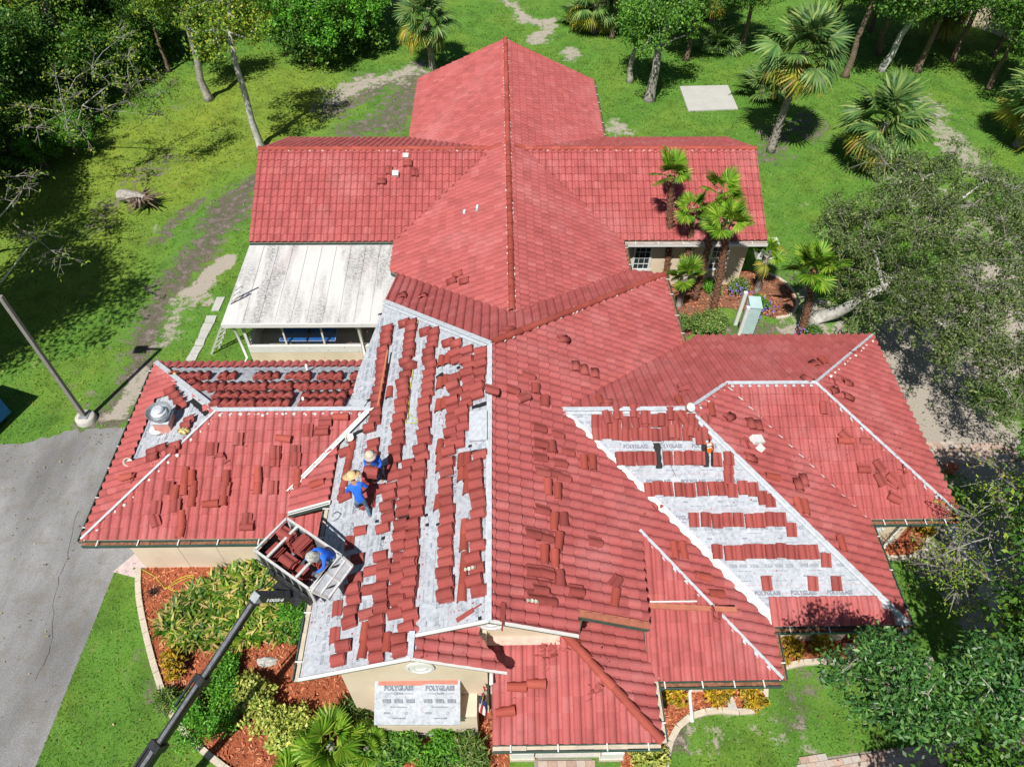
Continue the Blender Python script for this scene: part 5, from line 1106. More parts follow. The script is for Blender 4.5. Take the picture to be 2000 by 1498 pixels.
# ================================================================== PEOPLE
M['shirt'] = simple('blue_shirt', (.012, .13, .68), .75, 0, .2, 14); M['jeans'] = simple('jeans', (.10, .17, .25), .85, 0, .25, 16); M['greypants'] = simple('grey_trousers', (.07, .065, .06), .85, 0, .3, 14)
M['skin'] = simple('skin', (.36, .18, .11), .55, 0, .08, 10); M['boot'] = simple('tan_boot', (.40, .21, .10), .8, 0, .2, 14); M['glove_w'] = simple('white_glove', (.6, .6, .58), .8); M['glove_d'] = simple('dark_glove', (.06, .07, .09), .8)
M['straw'] = simple('straw', (.62, .44, .22), .8, 0, .2, 26, .4); M['hatcloth'] = simple('beige_hat', (.52, .46, .37), .85, 0, .2, 12); M['camo'] = simple('camo_hood', (.36, .36, .34), .85, 0, .6, 18)
M['hair'] = simple('dark_hair', (.015, .012, .01), .6)
def person(label, loc, rz, J, mats, hat, scale=.78):
    """J: joint name -> (x right, y forward, z up); body is one skinned surface"""
    t = thing('person', label, 'person', loc, rz)
    rad_ = dict(pelvis=.135, waist=.125, chest=.155, neck=.06, head=.088, crown=.085, shL=.075, shR=.075, elL=.048, elR=.048, wrL=.036, wrR=.036, haL=.036, haR=.036, hiL=.095, hiR=.095, knL=.066, knR=.066, anL=.05, anR=.05, toL=.042, toR=.042, nose=.02)
    order = ['pelvis', 'waist', 'chest', 'neck', 'head', 'crown', 'shL', 'elL', 'wrL', 'haL', 'shR', 'elR', 'wrR', 'haR', 'hiL', 'knL', 'anL', 'toL', 'hiR', 'knR', 'anR', 'toR']
    par = dict(waist='pelvis', chest='waist', neck='chest', head='neck', crown='head', shL='chest', elL='shL', wrL='elL', haL='wrL', shR='chest', elR='shR', wrR='elR', haR='wrR', hiL='pelvis', knL='hiL', anL='knL', toL='anL', hiR='pelvis', knR='hiR', anR='knR', toR='anR')
    zone = dict(pelvis=1, waist=0, chest=0, neck=3, head=3, crown=3, shL=0, elL=0, wrL=0, haL=4, shR=0, elR=0, wrR=0, haR=4, hiL=1, knL=1, anL=1, toL=2, hiR=1, knR=1, anR=1, toR=2)
    V = [J[k] for k in order]; Rr = [rad_[k] for k in order]; Zn = [zone[k] for k in order]; E_ = [(order.index(par[k]), i) for i, k in enumerate(order) if k in par]
    face = Vector(J.get('face', (0, 1, -.1))).normalized(); hd = Vector(J['head']); V.append(tuple(hd+face*.105)); Rr.append(.016); Zn.append(3); E_.append((order.index('head'), len(V)-1))
    for s in 'LR':                                                     # fingers: four of different length and a thumb
        ha, wr = Vector(J['ha'+s]), Vector(J['wr'+s]); d = (ha-wr).normalized(); up = Vector((0, 0, 1)); sd = d.cross(up); sd = sd.normalized() if sd.length > .1 else Vector((1, 0, 0)); dn = sd.cross(d)
        for k, L in enumerate((.055, .068, .064, .048)):
            b0 = ha+d*.03+sd*(k-1.5)*.021; V += [tuple(b0+d*L*.5-dn*.004), tuple(b0+d*L*.85-dn*.03)]; Rr += [.010, .008]; Zn += [4, 4]; n_ = len(V); E_ += [(order.index('ha'+s), n_-2), (n_-2, n_-1)]
        b0 = ha-d*.015+sd*.05*(1 if s == 'L' else -1); V += [tuple(b0), tuple(b0+d*.045+sd*.012*(1 if s == 'L' else -1))]; Rr += [.012, .009]; Zn += [4, 4]; n_ = len(V); E_ += [(order.index('ha'+s), n_-2), (n_-2, n_-1)]
    me = bpy.data.meshes.new('b'); me.from_pydata([tuple(Vector(v)*scale) for v in V], E_, []); ob = bpy.data.objects.new('b', me); COL.objects.link(ob)
    sk = ob.modifiers.new('s', 'SKIN'); sk.use_smooth_shade = True
    for i, sv in enumerate(me.skin_vertices[0].data): sv.radius = (Rr[i]*scale, Rr[i]*scale); sv.use_root = (i == 0)
    ob.modifiers.new('d', 'SUBSURF').levels = 2; ob.modifiers['d'].render_levels = 2
    dg = bpy.context.evaluated_depsgraph_get(); dg.update(); me2 = bpy.data.meshes.new_from_object(ob.evaluated_get(dg)); bpy.data.objects.remove(ob)
    me2.name = 'body'; me2.materials.clear()
    for m_ in mats: me2.materials.append(m_)
    Vn = np.array([tuple(Vector(v)*scale) for v in V]); seg = [(a, b) for a, b in E_]
    for p in me2.polygons:
        c_ = np.array(p.center); best = (1e9, 0)
        for a, b in seg:
            A, B = Vn[a], Vn[b]; tt = np.clip((c_-A)@(B-A)/((B-A)@(B-A)+1e-9), 0, 1); d = np.linalg.norm(c_-(A+tt*(B-A))); z_ = Zn[b]
            if Zn[a] == 0 and Zn[b] == 3 and tt < .45: z_ = 0
            if Zn[a] == 1 and Zn[b] == 2 and tt < .05: z_ = 1
            if Zn[b] == 1 and b == order.index('anL') and tt > .9 or Zn[b] == 1 and b == order.index('anR') and tt > .9: z_ = 2
            if d-Rr[b]*.3 < best[0]: best = (d-Rr[b]*.3, z_)
        p.material_index = best[1]; p.use_smooth = True
    link('body', me2, t)
    for s in (-1, 1):                                                    # eyes and ears
        sd = face.cross(Vector((0, 0, 1))).normalized(); e = (hd+face*.078+sd*.032*s+Vector((0, 0, .03)))*scale
        MB().lathe([(0, .009), (.009, 0), (0, -.009)], e, 8).build('eye', M['dark'], t); e2 = (hd+sd*.092*s+Vector((0, 0, .01)))*scale; MB().box(e2, (.02, .03, .055)).build('ear', M['skin'], t)
    cr = Vector(J['crown'])*scale; ax = (Vector(J['crown'])-Vector(J['head'])).normalized(); rot = ax.to_track_quat('Z', 'Y').to_matrix().to_4x4(); prof, hm = hat
    h = MB(); h.lathe(prof, (0, 0, 0), 24); o = h.build('hat' if hm is not M['camo'] else 'hood', hm, t, True); o.matrix_local = Matrix.Translation(cr) @ rot
    return t
HAT_STRAW = [(0, .13), (.07, .125), (.10, .10), (.108, .02), (.16, .006), (.215, .02), (.222, .03), (.16, .02), (.118, .035)]
HAT_BUCKET = [(0, .10), (.08, .09), (.105, .06), (.112, -.01), (.155, -.05), (.16, -.04), (.118, .005)]
HOOD = [(0, .115), (.07, .10), (.115, .04), (.125, -.06), (.115, -.14), (.13, -.2), (.10, -.2), (.1, -.1)]
# worker facing the camera with an armful of tiles
def facing(pl, u, v): q = SP(pl, u, v); return q
f1 = facing('ML', 739, 934)
JA = dict(pelvis=(0, -.06, .80), waist=(0, -.02, 1.0), chest=(0, .08, 1.24), neck=(0, .15, 1.42), head=(0, .20, 1.53), crown=(0, .22, 1.62), face=(0, 1, -.35),
          shL=(-.19, .08, 1.34), elL=(-.27, .12, 1.08), wrL=(-.18, .34, .96), haL=(-.13, .40, .95), shR=(.19, .08, 1.34), elR=(.27, .12, 1.08), wrR=(.18, .34, .96), haR=(.13, .40, .95),
          hiL=(-.10, -.05, .78), knL=(-.14, .10, .45), anL=(-.16, -.02, .10), toL=(-.18, .17, .05), hiR=(.10, -.05, .78), knR=(.13, .14, .43), anR=(.12, .06, .05), toR=(.13, .25, .03))
person('worker in a blue shirt and beige bucket hat carrying an armful of tiles', (f1[0], f1[1], f1[2]), math.pi-.15, JA, [M['shirt'], M['greypants'], M['boot'], M['skin'], M['glove_w']], (HAT_BUCKET, M['hatcloth']))
t2 = None
for k in range(4):
    Mx = Matrix.Translation((f1[0], f1[1], f1[2])) @ Matrix.Rotation(math.pi-.15, 4, 'Z') @ Matrix.Translation((0, .34, .70+k*.035)) @ Matrix.Rotation(math.pi/2, 4, 'Z')
    o = link('loose_roof_tile', loose_me, None, Mx); tag(o, ['lowest', 'second lowest', 'second highest', 'topmost'][k]+' red roof tile carried by the bucket hatted worker', 'roof tile', 'tiles carried by the worker')
f2 = facing('ML', 709, 1000)
JB = dict(pelvis=(0, -.10, .84), waist=(0, .0, 1.03), chest=(.0, .16, 1.22), neck=(0, .27, 1.36), head=(0, .34, 1.46), crown=(0, .38, 1.55), face=(0, 1, -.5),
          shL=(-.19, .18, 1.32), elL=(-.30, .22, 1.06), wrL=(-.26, .42, .92), haL=(-.25, .50, .88), shR=(.19, .16, 1.32), elR=(.33, .10, 1.10), wrR=(.36, .28, .90), haR=(.36, .35, .85),
          hiL=(-.10, -.10, .82), knL=(-.12, .08, .46), anL=(-.12, .20, .08), toL=(-.13, .38, .05), hiR=(.10, -.10, .82), knR=(.14, -.10, .44), anR=(.15, -.34, .10), toR=(.15, -.18, .04))
person('worker in a blue shirt, jeans and wide straw hat stepping across the felt', (f2[0], f2[1], f2[2]), rad(25), JB, [M['shirt'], M['jeans'], M['boot'], M['skin'], M['glove_w']], (HAT_STRAW, M['straw']))

# ================================================================== BOOM LIFT WITH BASKET
RZ = 5.25
cA, cB, cC, cD = [Vector(W(u, v, RZ)) for u, v in ((502, 1077), (556, 1010), (661, 1081), (609, 1154))]
cen = (cA+cB+cC+cD)/4; dl = ((cD-cA)+(cC-cB)).normalized(); dwid = Vector((-dl.y, dl.x, 0))
LL = ((cD-cA).length+(cC-cB).length)/2; LWd = ((cB-cA).length+(cC-cD).length)/2
bz0 = RZ-.66
lift = thing('boom_lift', 'black telescopic boom lift with an open aluminium work basket, numbered 10054', 'boom lift')
Rb = Matrix((dl, dwid, Vector((0, 0, 1)))).transposed()
def bp(x, y, z): return cen+Rb@Vector((x, y, 0))+Vector((0, 0, z-RZ))
hx, hy = LL/2, LWd/2
MB().box(bp(0, 0, bz0), (LL, LWd, .05), Rb).build('basket_floor', M['metal_dull'], lift)
for sx, sy in ((-1, -1), (-1, 1), (1, -1), (1, 1)): MB().beam(bp(sx*hx, sy*hy, bz0), bp(sx*hx, sy*hy, RZ), .05, .05, up=(1, 0, 0)).build('basket_post', M['alu'], lift)
for (a_, b_) in (((-hx, -hy), (hx, -hy)), ((-hx, hy), (hx, hy)), ((-hx, -hy), (-hx, hy)), ((hx, -hy), (hx, hy))):
    MB().beam(bp(*a_, RZ), bp(*b_, RZ), .05, .05).build('basket_rim', M['alu'], lift)
    if a_[0] < 0 and b_[0] < 0 or a_[1] == b_[1]: MB().beam(bp(*a_, bz0+.28), bp(*b_, bz0+.28), .012, .52).build('basket_panel', M['black'] if a_[1] != hy else M['metal_dull'], lift)
for xx in (-hx+.35, hx-.45): MB().beam(bp(xx, -hy, RZ-.02), bp(xx, hy if xx < 0 else hy*.2, RZ-.02), .06, .05).build('basket_crossbar', M['alu'], lift)
# drop-down gate panel on the roof side
g0, g1, g2, g3 = [Vector(W(u, v, z_)) for u, v, z_ in ((609, 1154, RZ), (661, 1081, RZ), (688, 1105, RZ-.35), (641, 1168, RZ-.35))]
gate = MB()
for a_, b_ in ((g0, g1), (g1, g2), (g2, g3), (g3, g0), ((g0+g3)/2, (g1+g2)/2), ((g0+g1)/2, (g2+g3)/2)): gate.beam(a_, b_, .06, .05)
gate = gate.build('gate_frame', M['alu'], lift); mb = MB(); mb.prism([g0, g1, g2, g3], (0, 0, .012)); mb.build('gate_sheet', M['metal'], gate)
mb = MB()
for (fa, fb) in ((.15, .4), (.6, .85)):
    for (ga, gb) in ((.1, .42), (.58, .9)):
        q = lambda s, t_: g0.lerp(g1, s).lerp(g3.lerp(g2, s), t_)+Vector((0, 0, .016)); MB().add([q(fa, ga), q(fa+.06, ga), q(fb, gb), q(fb-.1, gb)], [(0, 1, 2, 3)]).build('gate_slot', M['dark'], gate)
# carriage, jib and boom
mb = MB(); mb.beam(bp(-hx*.5, -hy-.08, bz0+.2), bp(hx*.95, -hy-.08, bz0+.1), .08, .26); mb.beam(bp(-hx*.2, -hy-.2, bz0), bp(hx*.6, -hy-.2, bz0), .2, .22); mb.build('carriage', M['black'], lift)
tip = Vector(W(503, 1166, 5.0)); low = Vector(W(282, 1498, 3.0)); bd = (low-tip).normalized(); head_end = bp(hx*.35, -hy-.25, bz0+.1)
jib = MB(); jib.beam(tip-bd*-.0+Vector((0, 0, .02)), head_end, .16, .25); jib = jib.build('jib', M['black'], lift)
mb = MB(); mb.box(tip, (.19, .2, .22), (bd).to_track_quat('Y', 'Z').to_matrix()); mb.build('knuckle', M['metal_dull'], lift)
foot = tip+bd*((tip.z-1.5)/(-bd.z))
sect = [(0, 3.0, .12, .14), (2.0, 4.4, .155, .18), (3.6, (foot-tip).length+.3, .20, .23)]
for k, (s0, s1, w_, h_) in enumerate(sect):
    mb = MB(); mb.beam(tip+bd*s0, tip+bd*s1, w_, h_); b1 = mb.build('boom_section', M['black'], lift)
    mb = MB(); mb.beam(tip+bd*s0, tip+bd*s1, w_*(.55 if k else .75), .012, off=h_/2+.006); mb.build('wear_strip', M['steel'], b1)
    mb = MB(); mb.beam(tip+bd*(s0-.02), tip+bd*(s0+.16), w_+.06, h_+.07); mb.build('collar', M['black'], b1)
    if k: mb = MB(); mb.beam(tip+bd*(s0+.05)+Vector((-.12, .08, .11)), tip+bd*(s0+.85)+Vector((-.12, .08, .11)), .05, .05); mb.build('cable_guide', M['black'], b1)
mb = MB(); pts = [tip+Vector((-.16, .05, .1)), tip.lerp(head_end, .4)+Vector((-.1, .22, .12)), bp(-hx*.3, -hy-.1, bz0+.35), bp(-hx*.95, -hy-.08, RZ-.25)]; mb.tube([Vector(q) for q in smoothline([np.array(q) for q in pts], 5)], .016, 6); mb.build('hose', M['rope_y'] if False else M['black'], lift)
for k_, (ox, oz) in enumerate(((.05, .13), (-.03, .125))):
    pts = [tip+bd*s_+Vector((ox*1.2, -ox, oz-.03+.012*math.sin(s_*3+k_)+.035*(s_ > 2)+.03*(s_ > 3.6))) for s_ in np.linspace(.05, (foot-tip).length, 40)]; MB().tube(pts, .014, 6).build('hose', M['tar'], lift, True)
for s_ in np.arange(.4, 1.9, .35):
    for sg in (-1, 1): MB().lathe([(0, .012), (.016, .010), (.018, 0)], tip+bd*s_+Vector((.055*sg, -.03*sg, .10)), 8).build('bolt', M['steel'], lift)
for x_ in np.linspace(-hx*.9, hx*.9, 7): MB().beam(bp(x_, -hy-.012, bz0+.02), bp(x_, -hy-.012, RZ-.02), .02, .03, up=(1, 0, 0)).build('panel_rib', M['metal_dull'], lift)
V, Fc = word('10054', .36); ja, jb = tip.lerp(head_end, .12), tip.lerp(head_end, .92); jd = (jb-ja).normalized(); js = jd.cross(Vector((0, 0, 1))).normalized(); jn = js.cross(jd).normalized()
# the number stands on the camera-side face of the jib
mb = MB(); o3 = tip.lerp(head_end, .56)+js*.0835; mb.add([o3+jd*float(v[0])+jn*float(v[1]*1.25) for v in V], [tuple(f) for f in Fc]); mb.build('number', M['white'], jib, recalc=False)
mb = MB(); mb.box(foot+Vector((-.3, -.4, -.35)), (1.9, 3.4, 1.0), Matrix.Rotation(.66, 3, 'Z') ); mb.build('chassis', M['black'], lift)
for sx, sy in ((-1, -1), (-1, 1), (1, -1), (1, 1)):
    q = foot+Vector((-.3, -.4, 0))+Matrix.Rotation(.66, 3, 'Z')@Vector((sx*1.05, sy*1.15, 0)); q.z = .52; mb = MB(); ax = Matrix.Rotation(.66, 3, 'Z')@Vector((1, 0, 0)); mb.tube([q-ax*.18, q-ax*.12, q+ax*.12, q+ax*.18], [.44, .52, .52, .44], 20); mb.build('wheel', M['tar'], lift)
# tiles in the basket
for i, (x, y, n_) in enumerate([(-.52, -.18, 13), (-.52, .2, 17), (-.12, .22, 18), (-.12, -.18, 14), (.2, -.2, 9), (.22, .22, 10)]):
    Mx = Matrix.Translation(bp(x*hx/.75, y*hy/.45, bz0+.05)) @ Rb.to_4x4()
    st = thing('tile_pack', ['tall pack of red tiles in the lift basket at its far left', 'tallest pack of red tiles in the lift basket, left row', 'big pack of red tiles in the middle of the lift basket', 'low pack of red tiles near the boom side of the basket', 'smallest pack of red tiles by the kneeling worker', 'pack of red tiles behind the worker in the basket'][i], 'tile pack', tuple(Mx.translation), 0, 'tile packs in the lift basket')
    st.rotation_euler = Rb.to_euler()
    for k in range(n_): link('roof_tile', loose_me, st, Matrix.Translation((rng.normal(0, .01), rng.normal(0, .01), k*.034)) @ Matrix.Rotation(rng.normal(0, .03)+(math.pi/2 if i % 2 else 0), 4, 'Z'))
# worker in the basket reaching over the boom side
q = bp(hx*.80, hy*.62, bz0+.03); wd = W(603, 1117, 5.0)-np.array(W(634, 1082, 5.3)); rzz = math.atan2(wd[1], wd[0])-math.pi/2
JC = dict(pelvis=(0, -.12, .82), waist=(0, .0, 1.0), chest=(.0, .18, 1.17), neck=(0, .30, 1.27), head=(0, .40, 1.33), crown=(0, .46, 1.41), face=(0, 1, -.8),
          shL=(-.19, .18, 1.26), elL=(-.34, .30, 1.06), wrL=(-.28, .52, .98), haL=(-.26, .60, .96), shR=(.19, .18, 1.26), elR=(.30, .36, 1.10), wrR=(.24, .60, 1.02), haR=(.22, .68, 1.0),
          hiL=(-.10, -.12, .80), knL=(-.13, .06, .45), anL=(-.13, -.05, .09), toL=(-.14, .13, .04), hiR=(.10, -.12, .80), knR=(.13, .06, .45), anR=(.14, -.05, .09), toR=(.15, .13, .04))
person('worker in a blue shirt and grey patterned hood bending over in the lift basket', tuple(q), rzz, JC, [M['shirt'], M['jeans'], M['boot'], M['skin'], M['glove_d']], (HOOD, M['camo']))

# ================================================================== THINGS AROUND THE BUILDING
# lamp pole
lp = W(170, 820); t = thing('lamp_post', 'tall square grey lamp post on a round concrete foot beside the asphalt', 'lamp post', (lp[0], lp[1], 0))
MB().lathe([(0, .22), (.30, .22), (.33, .18), (.34, 0)], n=24).build('concrete_foot', M['concrete'], t, True); MB().box((0, 0, .24), (.3, .3, .04)).build('base_plate', M['metal_dull'], t)
MB().box((0, 0, 3.0), (.13, .13, 5.6), taper=.85).build('pole', simple('pole_paint', (.23, .22, .20), .55), t); MB().box((-.28, .05, 5.72), (.5, .08, .08)).build('arm', M['metal_dull'], t); MB().box((-.72, .05, 5.72), (.5, .36, .16), taper=.8).build('lamp_head', M['metal_dull'], t)
# blue vehicle corner
p = W(-52, 866); t = thing('blue_container', 'corner of a bright blue container standing on the asphalt at the left edge', 'container', (p[0], p[1], 0), -.35)
MB().box((-.35, 0, .85), (1.6, 2.8, 1.2)).build('body', M['bluetarp'], t); MB().box((-.35, 0, 1.48), (1.7, 2.9, .08)).build('lid', M['bluetarp'], t)
for sx in (-1, 1):
    for sy in (-1, 1): MB().box((-.35+sx*.6, sy*1.1, .13), (.1, .1, .26)).build('caster', M['dark'], t)
# utility box
p = W(1450, 652); t = thing('utility_box', 'pale green metal utility cabinet between two white posts in the lawn', 'utility cabinet', (p[0], p[1]+.1, 0), -.12)
MB().box((.12, 0, .88), (.42, .62, 1.35)).build('cabinet', M['util'], t); MB().box((.12, 0, 1.58), (.46, .66, .06)).build('cabinet_lid', M['util'], t); MB().box((-.10, 0, .95), (.02, .45, .9)).build('door_panel', M['metal_dull'], t)
for sy in (-.42, .42): MB().box((-.22, sy, .85), (.13, .14, 1.7)).build('post', M['white'], t)
MB().box((.12, 0, .1), (.5, .7, .2)).build('plinth', M['dark'], t)
# air conditioner
p = W(1242, 528, .7); t = thing('air_conditioner', 'round dark air conditioner unit beside the rear wing wall', 'air conditioner', (p[0], p[1], 0))
MB().lathe([(.33, .05), (.36, .1), (.36, .7), (.33, .74), (.30, .70), (.0, .66)], n=28).build('casing', simple('ac_grey', (.20, .22, .24), .5, .4), t, True)
mm = MB()
for r_ in (.08, .16, .24, .31): mm.tube([(r_*math.cos(a), r_*math.sin(a), .75) for a in np.linspace(0, 2*math.pi, 20)], .008, 4, cap=False)
mm.build('grille', M['metal_dull'], t)['kind'] = 'stuff'
# white box at the end of the right rear wing
p = W(1508, 505); t = thing('wall_box', 'white louvred box standing at the right rear wing corner', 'white box', (p[0]-.3, p[1]+.2, 0)); MB().box((0, 0, .4), (.8, .5, .8)).build('casing', M['white'], t); MB().box((0, -.27, .4), (.6, .03, .5)).build('louvre', M['metal_dull'], t)
# ladder against the porch roof
a_ = Vector(W(420, 686)); tp = Vector(W(462, 572, 2.75)); t = thing('ladder', 'aluminium extension ladder leaning on the edge of the white porch roof', 'ladder'); d_ = (tp-a_); tp = tp+d_.normalized()*.5; s_ = Vector((.12, .2, 0)).normalized()*.2
for k in (-1, 1): MB().beam(a_+s_*k, tp+s_*k, .03, .07).build('rail', M['alu'], t)
for k in range(1, 13): c_ = a_.lerp(tp, k/13); MB().beam(c_-s_, c_+s_, .03, .03).build('rung', M['alu'], t)
# bent pipe/hose reel near the ladder skipped; garden hose on the mulch
pts = smoothline([np.array((*W(u, v)[:2], .05)) for u, v in ((276, 1112), (300, 1125), (315, 1140), (325, 1150), (345, 1140), (375, 1128), (372, 1150), (345, 1155), (330, 1148), (350, 1132), (377, 1125), (375, 1142))], 6); o = MB().tube(pts, .008, 5).build('garden_hose', M['rope_y'], None, True); tag(o, 'yellow garden hose looped on the red mulch by the left wing wall', 'hose')
# rocks
def rock(u, v, r_, label, mat='conc_pale'):
    p = W(u, v); mb = MB(); n = 9
    for i, (q, z) in enumerate([(0, .5), (.6, .48), (.95, .25), (1.0, 0), (.8, -.1)]):
        mb.v += [(p[0]+q*r_*1.4*math.cos(2*math.pi*k/n+.4)*rng.uniform(.75, 1.2), p[1]+q*r_*.7*math.sin(2*math.pi*k/n+.4)*rng.uniform(.75, 1.2), z*r_*rng.uniform(.8, 1.2)) for k in range(n)]
    for i in range(4):
        for k in range(n): mb.f.append((i*n+k, i*n+(k+1) % n, (i+1)*n+(k+1) % n, (i+1)*n+k)); mb.m.append(0)
    o = mb.build('rock', M[mat]); tag(o, label, 'rock')
rock(520, 1293, .22, 'pale rough rock lying in the red mulch under the boom'); rock(1545, 848, .1, 'small stone in the lawn') if False else None
# terracotta pot by the paver walk
p = W(1852, 922); o = MB().lathe([(.0, .02), (.12, .02), (.18, .28), (.2, .28), (.2, .33), (.16, .33), (.14, .25), (0, .2)], (p[0], p[1], 0), 16).build('clay_pot', M['trim_terra'], None, True); tag(o, 'orange clay pot beside the paver walk', 'pot')
# boundary wall at the upper right
a_, b_ = W(1878, 42), W(2010, 92); mb = MB(); d_ = Vector(b_)-Vector(a_); mb.beam(Vector(a_)-d_*.6+Vector((0, 0, .9)), Vector(b_)+d_*1.5+Vector((0, 0, .9)), .25, 1.8); o = mb.build('boundary_wall', M['stucco']); tag(o, 'tan boundary wall crossing the upper right corner', 'wall')
# uprooted stump
p = W(268, 402); t = thing('tree_stump', 'grey weathered tree stump with roots lying in the left lawn', 'stump', (p[0], p[1], 0)); mb = MB(); mb.tube([(-.7, .3, .35), (-.3, .15, .45), (.15, 0, .35), (.5, -.1, .25)], [.30, .27, .32, .4], 10); mb.build('log', M['bark_gray'], t)
mb = MB()
for k in range(44):
    a = rng.uniform(-2.6, 2.6); L = rng.uniform(.4, 1.2); e = Vector((.4+L*math.cos(a), -.1+L*math.sin(a)*.8, rng.uniform(.02, .8))); mb.tube([(.35, -.08, .25), Vector((.35, -.08, .3)).lerp(e, .5)+Vector((0, 0, .12)), e], [.08, .05, .015], 5)
mb.build('root', M['bark'], t)['kind'] = 'stuff'

# ================================================================== VEGETATION
def leaf_arrays(centres, radii, per, size, seed, flat=0.0, aspect=.5, dirs=None):
    """rhombic leaves round cluster centres; returns verts (n*4,3)"""
    r_ = np.random.default_rng(seed); C = np.repeat(np.asarray(centres), per, 0); Rd = np.repeat(np.asarray(radii), per)
    n = len(C); d = r_.normal(0, 1, (n, 3)); d /= np.linalg.norm(d, axis=1)[:, None]; rr = r_.random(n)**(1/2.2)
    P = C+d*(rr*Rd)[:, None]*np.array([1, 1, .75])
    a = r_.normal(0, 1, (n, 3)); a[:, 2] -= .25; a /= np.linalg.norm(a, axis=1)[:, None]
    up = d*.7+np.array([0, 0, .8+flat])+r_.normal(0, .45, (n, 3)); s = np.cross(a, up); s /= np.linalg.norm(s, axis=1)[:, None]+1e-9
    L = size*r_.uniform(.65, 1.3, n)[:, None]; w = L*aspect*.5; nrm = np.cross(s, a)
    v0 = P; v1 = P+a*L*.5+s*w+nrm*L*.06; v2 = P+a*L; v3 = P+a*L*.5-s*w+nrm*L*.06
    return np.stack([v0, v1, v2, v3], 1).reshape(-1, 3)
def leaves(name, V, mat, parent): return quads(name, V, np.arange(len(V)).reshape(-1, 4), mat, parent)
def crown_points(n, c, rad3, seed, hollow=.35, lumps=7):
    """cluster centres in an uneven crown: lumps of different size round the ellipsoid"""
    r_ = np.random.default_rng(seed); c = np.array(c); rad3 = np.array(rad3); L = []
    lc = r_.normal(0, 1, (lumps, 3)); lc /= np.linalg.norm(lc, axis=1)[:, None]; lc[:, 2] = np.abs(lc[:, 2])*.8-.2; lr = r_.uniform(.35, .62, lumps); lc *= r_.uniform(.45, .75, lumps)[:, None]
    while len(L) < n:
        k = r_.integers(lumps); d = r_.normal(0, 1, 3); d /= np.linalg.norm(d); L.append(c+(lc[k]+d*lr[k]*r_.random()**(hollow))*rad3)
    return np.array(L)
def limbs(mb, base, top, targets, r0, seed, n=6, bend=.2, main=5):
    r_ = np.random.default_rng(seed); base, top = Vector(base), Vector(top); T = [Vector(t_) for t_ in targets]
    mid = [base.lerp(top, f_)+Vector((r_.normal(0, bend*f_*(1-f_)*2), r_.normal(0, bend*f_*(1-f_)*2), 0)) for f_ in (0, .25, .5, .75, 1)]
    mb.tube([base+Vector((0, 0, -.05)), base+Vector((0, 0, .25))]+mid[1:], [r0*1.7, r0*1.15, r0*.95, r0*.85, r0*.75, r0*.6], n+3)
    tree_nodes = [(mid[2], r0*.5), (mid[3], r0*.45), (mid[4], r0*.5)]
    order = r_.permutation(len(T))
    for i, k in enumerate(order):
        t_ = T[k]; j = min(range(len(tree_nodes)), key=lambda q: (tree_nodes[q][0]-t_).length+(.0 if tree_nodes[q][0].z < t_.z+.5 else 1.0)); p, rr = tree_nodes[j]
        m_ = p.lerp(t_, .5)+Vector((r_.normal(0, .12), r_.normal(0, .12), r_.uniform(0, .25)))*(t_-p).length*.4; r1 = max(.012, rr*.55)
        mb.tube([p, m_, t_], [rr*.7, r1*.85, r1*.4], 5 if i < main*4 else 4, cap=False); tree_nodes.append((m_, r1)); tree_nodes.append((t_, r1*.6))
def tree(name, label, base, height, cc, rad3, mat, bark, leaf=.16, clusters=70, per=90, cr=.55, r0=.16, seed=1, group=None, cat='tree', lean=None, aspect=.5, branch_n=40, lumps=9):
    x, y = base[:2]; t = thing(name, label, cat, (x, y, 0), 0, group); C = crown_points(clusters, cc, rad3, seed, .35, lumps)
    top = lean or (cc[0]*.6, cc[1]*.6, cc[2]-rad3[2]*.2); mb = MB(); limbs(mb, (0, 0, 0), top, C[:branch_n], r0, seed); mb.build('trunk', M[bark], t, True)
    V = leaf_arrays(C, np.random.default_rng(seed).uniform(cr*.6, cr*1.3, len(C)), per, leaf, seed, aspect=aspect); leaves('crown', V, M[mat], t); return t
def copy_tree(root, loc, rz, sc, label, mat=None):
    r_ = root.copy(); COL.objects.link(r_); r_.location = loc; r_.rotation_euler = (0, 0, rz); r_.scale = sc; r_['label'] = label
    for ch in root.children:
        c_ = ch.copy(); COL.objects.link(c_); c_.parent = r_
        if mat and ch.name.startswith('crown'): c_.data = ch.data.copy(); c_.data.materials[0] = M[mat]
    return r_
M['leaf_thicket'] = foliage('leaf_thicket', [(0, (.02, .07, .008)), (.5, (.055, .155, .016)), (.88, (.13, .27, .025)), (1, (.28, .36, .04))])
gw = 'woodland trees along the upper left'
def at(u, v): return W(u, v)
# -- woodland at the upper left: four kinds, copied to each standing place
b0 = at(30, 300); K1 = tree('woodland_tree', 'dark leafy tree over the palmetto at the left edge', b0, 7, (0, 0, 5.0), (3.0, 3.0, 2.6), 'leaf_dark', 'bark', .17, 130, 150, .85, .18, 11, gw)
b0 = at(160, 165); K2 = tree('woodland_tree', 'yellow green tree above the bare mossy branches', b0, 8, (0, 0, 5.8), (3.0, 2.8, 2.8), 'leaf_yellow', 'bark_gray', .17, 95, 120, .75, .18, 12, gw)
b0 = at(610, 128); K3 = tree('woodland_tree', 'bright green leafy thicket tree at the lawn edge, in front of the grey sand', b0, 4, (0, 0, 2.6), (2.8, 2.4, 2.7), 'leaf_bright', 'bark', .17, 120, 105, .48, .12, 13, gw, lumps=15)
K4 = tree('woodland_tree', 'mid green tree at the very top beside the sunlit trunk', at(330, 30), 8, (0, 0, 5.2), (3.0, 3.0, 3.0), 'leaf_mid', 'bark', .18, 115, 140, .8, .18, 14, gw)
